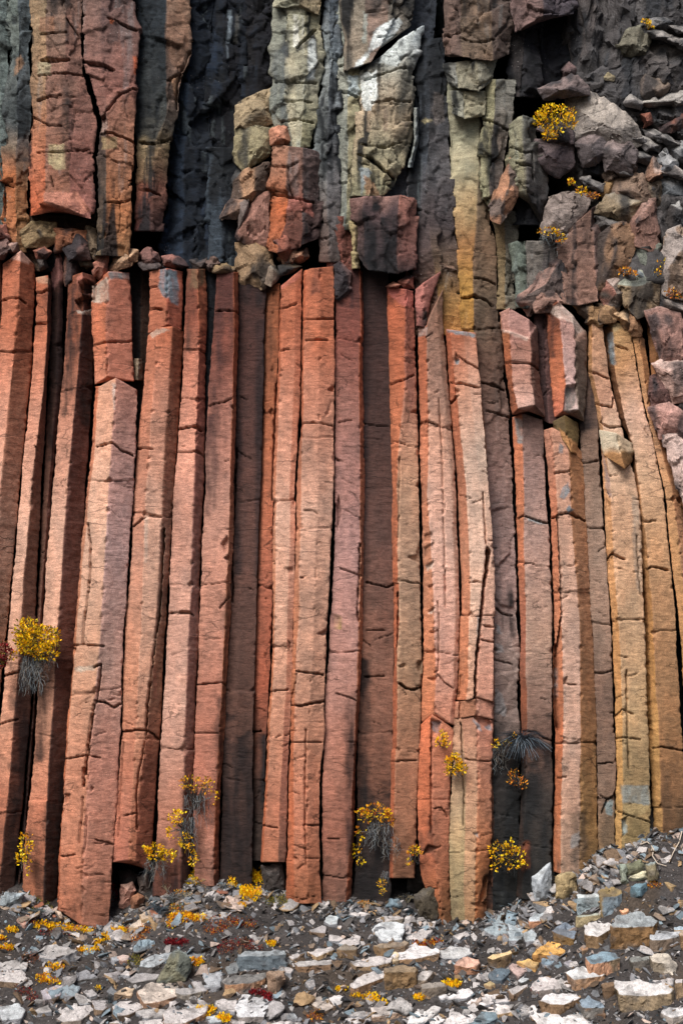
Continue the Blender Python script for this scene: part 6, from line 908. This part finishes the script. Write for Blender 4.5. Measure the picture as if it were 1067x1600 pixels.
def gravel():
    rng = np.random.default_rng(78); vs_, fs, cs = [], [], []; n = 0; PRO = []
    for k in range(14):
        bm = bmesh.new(); [bm.verts.new(Vector(p)) for p in chip_pts(rng, np.zeros(3), 1.0)]; bmesh.ops.convex_hull(bm, input=bm.verts)
        bmesh.ops.delete(bm, geom=[v for v in bm.verts if not v.link_faces], context='VERTS'); bm.verts.index_update(); bm.verts.ensure_lookup_table()
        PRO.append((np.array([v.co[:] for v in bm.verts]), np.array([[v.index for v in f.verts] for f in bm.faces]))); bm.free()
    N = 14500; X = rng.uniform(-7.2, 7.2, N); Y = np.where(rng.uniform(0, 1, N) < .25, -np.abs(rng.normal(0, .35, N)) + .25, rng.uniform(-3.3, 0.2, N)); Z = ground_z(X, Y)
    for kk, (x, y, z) in enumerate(zip(X, Y, Z)):
        s = np.clip(rng.lognormal(-3.72, .62), .008, .1) if kk % 9 else rng.uniform(.06, .125); v, F = PRO[rng.integers(0, 14)]; a = rng.uniform(0, 6.28); ca, sa = math.cos(a), math.sin(a); v = v * s * rng.uniform(.7, 1.2, 3)
        v = np.stack([v[:, 0] * ca - v[:, 1] * sa, v[:, 0] * sa + v[:, 1] * ca, v[:, 2] + .35 * v[:, 1]], 1) + (x, y, z + s * .15)
        c = A(PAL[rng.choice(len(PAL), p=[.08, .1, .1, .14, .1, .06, .06, .1, .14, .1, .02])]) * rng.uniform(.5, 1.05)
        vs_.append(v); fs.append(F + n); cs.append(np.broadcast_to(c, (len(v), 3))); n += len(v)
    o = link_mesh('gravel', np.concatenate(vs_), np.zeros((0, 4), int), np.concatenate(fs), np.concatenate(cs), M_STONE, flat=True); tag(o, 'fine broken gravel scattered over the dark soil', 'gravel', None, 'stuff')
gravel()
# ------------------------------------------------------------------ plants
def leaf_mat(name, rough=0.6, trans=0.25):
    m = bpy.data.materials.new(name); m.use_nodes = True; N = m.node_tree.nodes; L = m.node_tree.links; bs = N['Principled BSDF']
    at = N.new('ShaderNodeAttribute'); at.attribute_name = 'Col'; geo = N.new('ShaderNodeNewGeometry')
    n = N.new('ShaderNodeTexNoise'); n.inputs['Scale'].default_value = 45; L.new(geo.outputs['Position'], n.inputs['Vector'])
    r = N.new('ShaderNodeMapRange'); r.inputs[3].default_value = .75; r.inputs[4].default_value = 1.25; L.new(n.outputs['Fac'], r.inputs[0])
    s = N.new('ShaderNodeVectorMath'); s.operation = 'SCALE'; L.new(at.outputs['Color'], s.inputs[0]); L.new(r.outputs[0], s.inputs['Scale'])
    L.new(s.outputs[0], bs.inputs['Base Color']); bs.inputs['Roughness'].default_value = rough; bs.inputs['Specular IOR Level'].default_value = .3
    if trans:
        tr = N.new('ShaderNodeBsdfTranslucent'); L.new(s.outputs[0], tr.inputs['Color']); mx = N.new('ShaderNodeMixShader'); mx.inputs[0].default_value = trans
        L.new(bs.outputs[0], mx.inputs[1]); L.new(tr.outputs[0], mx.inputs[2]); L.new(mx.outputs[0], N['Material Output'].inputs['Surface'])
    return m
M_LEAF = leaf_mat('leaf'); M_TWIG = leaf_mat('twig', .85, 0.0); M_DRY = leaf_mat('dry_blade', .8, .1)
YEL = [(255, 218, 16), (255, 206, 8), (252, 190, 8), (240, 166, 12), (255, 226, 50)]
ORG = [(226, 150, 40), (206, 120, 36), (240, 170, 40), (180, 96, 36)]
RED = [(134, 24, 34), (110, 18, 28), (160, 40, 44), (90, 24, 28)]
OLV = [(150, 140, 50), (120, 116, 48), (96, 100, 44), (170, 150, 60)]
RUS = [(130, 80, 60), (150, 96, 70), (110, 66, 54), (170, 116, 84)]
DRYC = [(130, 138, 142), (156, 160, 162), (96, 100, 106), (74, 78, 84), (150, 146, 138), (110, 96, 84), (70, 60, 54)]
STRAW = [(190, 176, 140), (160, 144, 112), (206, 190, 160)]
BARK = [(88, 78, 72), (60, 54, 52), (120, 112, 108)]
def leaves(rng, pos, out, size, pal, up=.5):
    """small folded leaves: four points each, two faces"""
    n = len(pos); d = out + rng.normal(0, .55, (n, 3)) + [0, -.25, up]; d /= np.linalg.norm(d, axis=1, keepdims=True) + 1e-9
    s = np.cross(d, rng.normal(size=(n, 3))); s /= np.linalg.norm(s, axis=1, keepdims=True) + 1e-9; nn = np.cross(d, s)
    L = size * rng.uniform(.6, 1.25, (n, 1)); w = L * rng.uniform(.24, .36, (n, 1))
    a = pos; b = pos + d * L * .5 + s * w + nn * w * .4; c = pos + d * L; e = pos + d * L * .5 - s * w + nn * w * .4
    co = np.stack([a, b, c, e], 1).reshape(-1, 3); i = np.arange(n)[:, None] * 4
    tr = np.concatenate([i + [0, 1, 2], i + [0, 2, 3]], 1).reshape(-1, 3)
    cl = np.array([A(c_) for c_ in pal])[rng.integers(0, len(pal), n)] * rng.uniform(.9, 1.35, (n, 1))
    return co, tr, np.repeat(cl, 4, 0)
def tubes(rng, paths, r0, r1, pal, k=4):
    V_, F_, C_ = [], [], []; n = 0
    for p in paths:
        p = np.asarray(p); m = len(p); t = np.gradient(p, axis=0); t /= np.linalg.norm(t, axis=1, keepdims=True) + 1e-9
        u = np.cross(t, [0.3, .9, .2]); u /= np.linalg.norm(u, axis=1, keepdims=True) + 1e-9; v = np.cross(t, u); r = np.linspace(r0, r1, m)[:, None]
        ring = np.stack([p + r * (u * math.cos(2 * math.pi * j / k) + v * math.sin(2 * math.pi * j / k)) for j in range(k)], 1)
        idx = np.arange(m * k).reshape(m, k) + n; nx = np.roll(idx, -1, 1)
        F_.append(np.stack([idx[:-1], nx[:-1], nx[1:], idx[1:]], -1).reshape(-1, 4)); V_.append(ring.reshape(-1, 3)); C_.append(np.broadcast_to(A(pal[rng.integers(0, len(pal))]) * rng.uniform(.8, 1.15), (m * k, 3))); n += m * k
    return np.concatenate(V_), np.concatenate(F_), np.concatenate(C_)
def curve(rng, a, b, sag, n=9, wob=.02):
    t = np.linspace(0, 1, n)[:, None]; p = a + (b - a) * t; p[:, 2] += (sag * np.sin(np.pi * t))[:, 0]
    return p + rng.normal(0, wob, (n, 3)) * np.sin(np.pi * t)
PS = [0]
def shrub(label, ell, Y, root, n, pal, size=.05, stems=9, dead=None, group='shrubs growing on the rock', cat='shrub', clump=.0, up=.5, depth=.16, name='shrub', deadpal=DRYC):
    """ell: list of (x, y, rx, ry) lobes; root: where the stems leave the rock; dead: (x0, y0, x1, y1, count) hanging dry blades"""
    PS[0] += 1; rng = np.random.default_rng(900 + PS[0]); rt = P(root[0], root[1], Y + .08)
    e = bpy.data.objects.new(name, None); COL.objects.link(e); e.location = [float(v) for v in rt]; e.empty_display_size = .1
    tag(e, label, cat, group, 'thing')
    n = int(n * (1.25 if n > 400 else 1.9)); pal = list(pal) * 2 + [(150, 128, 40), (110, 92, 40), (84, 74, 42)]; pos, out = [], []; tot = sum(a * b for _, _, a, b in ell)
    for x, y, rx, ry in ell:
        k = max(4, int(n * rx * ry / tot)); got = 0
        while got < k:
            q = rng.normal(size=(k * 3, 3)); q /= np.linalg.norm(q, axis=1, keepdims=True); q *= rng.uniform(.35, 1, (k * 3, 1)) ** .6
            w = P(x + q[:, 0] * rx, y - q[:, 2] * ry, Y - .03 + q[:, 1] * depth * min(1, rx / 25) - .04)
            if clump: keep = fbm(w * 16 + PS[0], 300, 2) > clump - .3; w, q = w[keep], q[keep]
            if len(w) == 0: break
            pos.append(w[:k - got]); out.append(q[:k - got]); got += len(w[:k - got])
    pos, out = np.concatenate(pos), np.concatenate(out); co, tr, cl = leaves(rng, pos, out, size, pal, up)
    f = link_mesh('foliage', co - rt, np.zeros((0, 4), int), tr, cl, M_LEAF, e, flat=True)
    ends = pos[rng.choice(len(pos), min(stems * 3, len(pos)), replace=False)]
    paths = [curve(rng, rt + rng.normal(0, .015, 3), p, .03, 8, .015) for p in ends]
    co, q, cl = tubes(rng, paths, .008, .003, BARK); link_mesh('stem', co - rt, q, np.zeros((0, 3), int), cl, M_TWIG, e)
    if dead:
        paths = []
        for x0, y0, x1, y1, k in dead:
            for _ in range(int(k * .7)):
                xa = rng.uniform(x0, x1); a = P(xa, y0 + rng.uniform(0, 4), Y + rng.uniform(-.05, .05)); L = (y1 - y0) * rng.uniform(.4, 1.05)
                b = P(xa + rng.normal(0, (x1 - x0) * .22), y0 + L, Y + rng.uniform(-.14, .04)); paths.append(curve(rng, a, b, rng.uniform(-.08, .05), 9, .03))
        co, q, cl = tubes(rng, paths, .0045, .0016, deadpal, 3); link_mesh('dead_foliage', co - rt, q, np.zeros((0, 3), int), cl, M_DRY, e)
    return e
def mat_plant(label, ell, n, pal, size=.042, lift=.05, group='low plants on the scree', cat='cushion plant', up=.9, name='cushion_plant', stones=None):
    """a low mat that follows the ground; ell in centimetres of the cliff plane, dropped on to the slope"""
    PS[0] += 1; rng = np.random.default_rng(900 + PS[0]); pos = []; tot = sum(a * b for _, _, a, b in ell)
    for x, y, rx, ry in ell:
        k = max(6, int(2.0 * n * rx * ry / tot)); a = rng.uniform(0, 6.28, k); r = np.sqrt(rng.uniform(0, 1, k))
        for xx, yy in zip(x + rx * r * np.cos(a), y + ry * r * np.sin(a)):
            g = ground_hit(xx, yy + lift * 30); pos.append(g + [0, 0, rng.uniform(.0, lift)])
    for (xa, ya, _, ra), (xb, yb, _, rb) in zip(ell[:-1], ell[1:]):      # chains of leaves laid between lobe centres to bridge separate cushions
        for t in rng.uniform(0, 1, int(4 + math.hypot(xb - xa, yb - ya) * .9)):
            pos.append(ground_hit(xa + (xb - xa) * t + rng.normal(0, 1.2), ya + (yb - ya) * t + rng.normal(0, .8) + lift * 30) + [0, 0, rng.uniform(0, lift * .6)])
    pos = np.array(pos); co, tr, cl = leaves(rng, pos, np.zeros_like(pos) + [0, -.3, .3], size, pal, up)
    o = link_mesh(name, co, np.zeros((0, 4), int), tr, cl, M_LEAF, flat=True); centre(o); return tag(o, label, cat, group, 'thing')
def tuft(label, x, y, w, h, n, pal, Y=None, lean=0.0, group='dry grass tufts', down=False):
    """a fan of dry blades"""
    PS[0] += 1; rng = np.random.default_rng(900 + PS[0]); paths = []
    if Y is None: b0 = ground_hit(x, y)
    else: b0 = P(x, y, Y)
    for _ in range(n):
        a = rng.uniform(-1, 1); L = h / 100 * rng.uniform(.5, 1.05); d = np.array([a * w / 100 + lean, rng.uniform(-.25, .05) * w / 60, (-L if down else L) * (1 - .5 * abs(a))])
        s = b0 + [rng.normal(0, .02), rng.normal(0, .02), 0]; paths.append(curve(rng, s, s + d, .05, 7, .012))
    co, q, cl = tubes(rng, paths, .005, .0018, pal, 3); o = link_mesh('grass_tuft', co, q, np.zeros((0, 3), int), cl, M_DRY); centre(o); return tag(o, label, 'grass tuft', group, 'thing')

# on the wall
shrub('big bright yellow shrub with a grey beard of dead leaves on the left columns', [(58, 1000, 34, 24), (44, 985, 22, 20), (80, 996, 16, 18), (70, 1020, 22, 14), (36, 1006, 14, 16), (22, 1024, 6, 6)], -.12, (60, 1040), 1500, YEL + [(170, 150, 30), (120, 110, 40)], .052, 14, [(36, 1024, 64, 1086, 130), (62, 1018, 86, 1048, 60)], depth=.24)
shrub('dark red shrub at the left edge beside the big yellow one', [(5, 1018, 15, 17), (2, 1034, 9, 9)], -.16, (0, 1044), 220, RED, .045, 6)
shrub('thin yellow shrub hanging in the dark seam low at the left', [(42, 1318, 12, 20), (34, 1340, 8, 16), (44, 1350, 6, 18)], -.02, (40, 1345), 130, YEL, .05, 8, [(34, 1320, 46, 1370, 12)], clump=.25)
shrub('straggly upper shrub with pale roots at the hollow left of centre', [(300, 1224, 18, 14), (326, 1226, 10, 14), (336, 1246, 6, 10)], -.04, (306, 1262), 120, ORG + YEL, .045, 12, [(288, 1240, 326, 1300, 46)], clump=.25, deadpal=DRYC + BARK)
shrub('middle yellow shrub at the mouth of the hollow, grey roots beside it', [(278, 1276, 14, 12), (268, 1300, 7, 12), (290, 1316, 12, 14), (302, 1342, 6, 14)], -.06, (288, 1300), 170, YEL, .05, 8, [(284, 1276, 304, 1345, 44), (300, 1310, 306, 1370, 5)], clump=.2)
shrub('low yellow shrub under the overhanging column, above its hollow', [(242, 1330, 14, 14), (262, 1336, 12, 10), (232, 1322, 6, 8)], -.12, (244, 1346), 170, YEL, .055, 8, [(230, 1340, 256, 1386, 50)], clump=.1)
shrub('yellow shrub with a dark tangle of roots in the recess left of the chipped column', [(588, 1268, 22, 14), (570, 1276, 14, 14), (606, 1282, 10, 14), (562, 1300, 6, 8)], -.0, (592, 1300), 170, YEL + ORG, .05, 10, [(578, 1284, 610, 1330, 70), (600, 1310, 624, 1348, 36)], clump=.25)
shrub('scatter of tiny yellow leaves left of the root tangle', [(564, 1304, 8, 10), (556, 1330, 8, 14), (562, 1345, 8, 8)], .3, (570, 1330), 46, YEL, .045, 5, clump=.2)
shrub('little orange shrub at the corner of the black block', [(648, 1330, 12, 8), (638, 1346, 5, 4)], -.06, (646, 1342), 50, ORG + YEL, .045, 5, [(640, 1330, 654, 1350, 8)], clump=.2)
shrub('bright yellow sprig on the orange stub, the higher of two', [(692, 1150, 6, 8), (686, 1160, 6, 6), (698, 1162, 5, 6)], -.08, (692, 1166), 60, YEL, .05, 4)
shrub('fuller yellow shrub on the crack edge, the lower of two', [(708, 1194, 14, 14), (710, 1182, 6, 8), (722, 1200, 8, 8), (702, 1206, 8, 6)], -.12, (704, 1210), 180, YEL, .05, 6, [(698, 1200, 716, 1220, 10)])
shrub('few yellow leaves on the black stained column above the dark tuft', [(774, 1162, 5, 8), (790, 1162, 6, 5), (802, 1150, 5, 4)], .1, (784, 1168), 40, YEL, .045, 4, [(768, 1164, 790, 1210, 22)])
shrub('dark twiggy plant with orange flowers below the dark tuft', [(804, 1216, 12, 14), (816, 1224, 8, 8)], .05, (808, 1232), 60, ORG + [(70, 60, 40)], .045, 7, [(798, 1212, 820, 1246, 26)], clump=.2, deadpal=[(50, 50, 54), (40, 40, 44)])
shrub('wide yellow shrub in the shade of the black stained columns', [(780, 1330, 16, 16), (802, 1340, 20, 18), (796, 1322, 14, 10), (776, 1352, 8, 10), (816, 1354, 8, 8)], .0, (794, 1362), 210, YEL + [(190, 130, 20)], .05, 10, [(776, 1330, 818, 1374, 34)], clump=.25, deadpal=[(56, 58, 60), (44, 46, 48)])
shrub('little yellow plant dangling from a grey root left of the black block', [(596, 1380, 7, 6), (598, 1394, 4, 6)], .02, (600, 1366), 44, YEL, .04, 4, [(594, 1360, 612, 1396, 12)])
shrub('yellow cushion shrub on a ledge under the dark overhanging nose of rock', [(868, 178, 30, 16), (848, 188, 16, 12), (890, 190, 12, 14), (862, 204, 16, 8), (858, 212, 12, 8)], -.36, (868, 204), 560, YEL, .045, 10, [(850, 194, 892, 212, 26)], depth=.2, clump=.05)
shrub('small yellow shrub on the broken slope above the grey sloping slab', [(908, 298, 9, 6), (892, 284, 5, 6)], -.16, (908, 304), 70, YEL + ORG, .04, 4)
shrub('small rusty orange shrub beside the brown stones of the broken slope', [(926, 306, 9, 6)], -.14, (926, 312), 50, RUS + ORG, .04, 4)
shrub('orange shrub with long pale roots over the broad greenish block', [(858, 362, 20, 6), (876, 372, 8, 8)], -.14, (868, 372), 90, ORG + YEL, .04, 8, [(842, 364, 884, 384, 40), (868, 372, 878, 400, 5)], clump=.15)
shrub('orange sprigs above the greenish white domed stone', [(976, 424, 12, 6), (990, 428, 6, 4)], -.14, (978, 430), 60, ORG, .04, 4)
shrub('yellow shrub in the slot left of the large smooth grey boulder', [(1034, 414, 8, 10), (1028, 426, 6, 6)], -.06, (1034, 426), 70, YEL + ORG, .04, 5, [(1018, 418, 1036, 436, 16)])
shrub('orange shrub under the large smooth grey boulder', [(1050, 458, 12, 6), (1060, 464, 5, 4)], -.18, (1050, 466), 60, ORG + RUS, .04, 4)
shrub('tiny yellow sprig near the top right corner', [(1008, 34, 7, 4), (1016, 42, 5, 4)], -.06, (1010, 44), 40, YEL, .04, 3)
tuft('spiky dark tuft with grey hanging blades on the black stained column', 814, 1150, 46, 48, 150, [(46, 52, 60), (70, 80, 90), (130, 144, 156), (34, 38, 44)], Y=.08, down=True)
tuft('short upper half of the spiky dark tuft', 814, 1158, 40, 22, 60, [(40, 44, 52), (60, 68, 78)], Y=.06)
# on the scree
MT = mat_plant
MT('long bright yellow strip of plants at the foot of the lowest reaching column', [(70, 1447, 20, 5), (95, 1450, 22, 5), (120, 1453, 24, 4), (142, 1455, 8, 3)], 420, YEL, .035)
MT('dark red mat under the left part of the yellow strip', [(56, 1444, 22, 4), (90, 1458, 30, 4)], 170, RED + RUS, .03)
MT('small yellow mat left of the long strip', [(20, 1454, 10, 4)], 60, YEL)
MT('yellow mat cut by the left edge, upper of two', [(2, 1467, 10, 3)], 50, YEL + ORG)
MT('yellow mat cut by the left edge, lower of two', [(10, 1482, 13, 5)], 90, YEL + ORG)
MT('yellow mat stepping down to the right of the long strip', [(184, 1456, 14, 6), (170, 1465, 12, 5), (152, 1474, 5, 4)], 260, YEL)
MT('yellow tail of plants below the stepping mat', [(136, 1486, 14, 4), (152, 1482, 5, 4)], 90, YEL)
MT('orange brown mat right of the stepping yellow one', [(214, 1456, 22, 6), (228, 1452, 10, 5), (215, 1468, 14, 6)], 240, ORG + RUS, .032)
MT('two tiered orange clump on the dark soil of the left scree', [(86, 1512, 16, 6), (70, 1530, 14, 7), (86, 1536, 12, 4)], 190, ORG + YEL)
MT('rust brown dry mat left of the lone long pale slab', [(50, 1498, 16, 7)], 90, RUS, .03)
MT('pinkish brown mat with dark twigs near the bottom left corner', [(36, 1548, 14, 8), (52, 1560, 10, 8)], 120, RUS + RED, .03)
MT('orange yellow band of plants over the flat pale slab near the wall foot', [(284, 1434, 22, 7), (310, 1436, 14, 5), (268, 1446, 8, 5)], 320, ORG + YEL)
MT('mixed orange and red mat right of the orange yellow band', [(350, 1440, 24, 8), (384, 1444, 18, 8), (335, 1452, 20, 8)], 320, ORG + RUS + RED, .03)
MT('crimson strip of plants above the standing olive slab', [(276, 1474, 20, 4)], 130, RED)
MT('dark red and rust mat above the long dark blue slab', [(372, 1474, 26, 7), (398, 1482, 14, 6), (352, 1484, 14, 8)], 260, RED + RUS, .03)
MT('crimson mat draped on the corner of the thick pale block', [(402, 1552, 14, 4), (418, 1560, 9, 6), (424, 1568, 4, 6)], 150, RED)
MT('small yellow flowers above the right end of the dark blue slab', [(424, 1476, 8, 4)], 50, YEL)
MT('yellow orange clump right of the standing olive slab', [(308, 1504, 12, 6)], 90, YEL + ORG)
MT('bright yellow clump on the bottom edge left of the bluish plate', [(322, 1580, 16, 6), (320, 1588, 8, 4)], 130, YEL)
MT('bright yellow clump cut by the bottom edge right of the bluish plate', [(350, 1593, 12, 6)], 90, YEL)
MT('orange and dark red plants on the wide white slab', [(680, 1474, 14, 4), (656, 1476, 12, 6)], 120, ORG + RED)
MT('bright yellow plant on the far edge of the white slab', [(706, 1539, 15, 6)], 150, YEL, .04)
MT('small yellow plant left of the white slab with the plant', [(655, 1560, 9, 4)], 60, YEL)
MT('scattered yellow plants above the long pale bottom slab', [(556, 1556, 8, 3), (580, 1560, 14, 6), (598, 1568, 8, 3)], 130, YEL)
MT('short yellow strip by the dark soil fan at bottom centre', [(534, 1547, 10, 3)], 45, YEL)
MT('orange moss clump on the bottom near the centre', [(492, 1590, 14, 8), (500, 1583, 8, 4)], 110, ORG + RUS, .03)
MT('yellow bush on the foot ledge left of the flat faced orange column, upper', [(388, 1370, 24, 8), (402, 1374, 14, 8), (364, 1382, 8, 6)], 300, YEL, .045, lift=.12)
MT('yellow bush on the foot ledge left of the flat faced orange column, lower', [(392, 1399, 18, 9), (384, 1394, 10, 6)], 260, YEL, .045, lift=.1)
MT('small yellow plant under the two yellow bushes of the foot ledge', [(379, 1416, 7, 3)], 45, YEL)
MT('yellow olive clump at the mouth of the hollow left of centre', [(304, 1370, 16, 6), (300, 1378, 18, 6)], 160, YEL + OLV, .04)
MT('olive moss right of the two yellow bushes', [(442, 1406, 22, 8), (430, 1410, 20, 7)], 220, OLV, .025)
MT('green olive moss by the grey block at the left foot', [(58, 1406, 22, 8), (70, 1418, 14, 8), (60, 1424, 16, 6)], 240, OLV + [(90, 110, 60)], .028)
MT('yellow green moss lump right of the pinkish stone', [(210, 1502, 13, 9)], 130, OLV, .025)
MT('gold moss pad beneath the grey bushes at the foot', [(286, 1398, 14, 5), (276, 1420, 16, 5)], 130, ORG + OLV, .03)
MT('yellow dots on the dark ground left of the standing slab', [(154, 1546, 5, 3)], 14, YEL)
MT('red leaves on a grey cushion at the right of the lowest reaching column', [(172, 1392, 9, 8), (180, 1400, 5, 8)], 130, RED, .035, lift=.14)
MT('dark red mat on the pale rough slab at lower right', [(842, 1550, 14, 6)], 90, RED + [(200, 170, 170)], .028)
MT('yellow sprig on the tall pale upright slab', [(848, 1404, 7, 4)], 30, YEL, .035)
MT('dark twiggy cushion beside the tall pale upright slab', [(858, 1384, 10, 16)], 110, [(56, 60, 64), (80, 86, 90), (120, 96, 60)], .03, lift=.12)
MT('orange leaves on the soil bank at right', [(1022, 1384, 12, 6)], 46, ORG + [(60, 54, 48)], .03)
for i, (x, y, w, h, n, pal, lb) in enumerate([
    (272, 1412, 22, 20, 60, DRYC, 'grey cushion of dry blades at the foot left of centre'), (250, 1428, 26, 18, 80, [(70, 80, 90), (100, 112, 122), (46, 52, 58)], 'wide blue grey cushion left of the grey dry one'),
    (290, 1408, 14, 18, 40, STRAW + DRYC, 'straw grey tuft right of the grey dry cushion'), (570, 1418, 14, 12, 46, STRAW + ORG, 'straw tuft with orange tips at the foot of the dusky column'),
    (634, 1410, 18, 16, 60, STRAW + DRYC, 'pale straw tuft on the soil ledge by the blue stone'), (350, 1392, 14, 14, 36, DRYC, 'grey tuft beside the upper yellow foot bush'),
    (60, 1430, 20, 12, 50, [(70, 80, 84), (110, 120, 120)], 'grey green tuft between mosses at the left foot'), (176, 1408, 10, 20, 40, DRYC, 'grey blades under the red leaves right of the lowest reaching column'),
    (262, 1398, 12, 26, 24, STRAW, 'tall straw blades in front of the hollow'), (172, 1572, 8, 22, 26, [(50, 56, 60), (80, 88, 92)], 'dark rush tuft between stones at bottom left')]):
    tuft(lb, x, y, w, h, n, pal)
def roots():
    rng = np.random.default_rng(5)
    for lb, pts in [('pale bent root sticking out of the soil bank under the banded column', [(1014, 1322), (1020, 1330), (1018, 1340), (1026, 1352), (1040, 1356)]), ('thin pale root curling over the soil bank at the right edge', [(1064, 1302), (1060, 1318), (1050, 1336), (1044, 1350)]), ('short pale root at the top of the soil bank', [(1000, 1322), (1010, 1318), (1018, 1326), (1016, 1334)])]:
        p = np.array([ground_hit(x, y) + [0, -.03, .03] for x, y in pts]); t = np.linspace(0, 1, 30); s = np.linspace(0, 1, len(p)); c = np.stack([np.interp(t, s, p[:, k]) for k in range(3)], 1)
        co, q, cl = tubes(rng, [c], .011, .006, [(190, 176, 160)], 6); o = link_mesh('root', co, q, np.zeros((0, 3), int), cl, M_TWIG); centre(o); tag(o, lb, 'root', 'roots in the soil bank', 'thing')
roots()
print('objects', len(bpy.data.objects), 'verts', sum(len(m.vertices) for m in bpy.data.meshes))
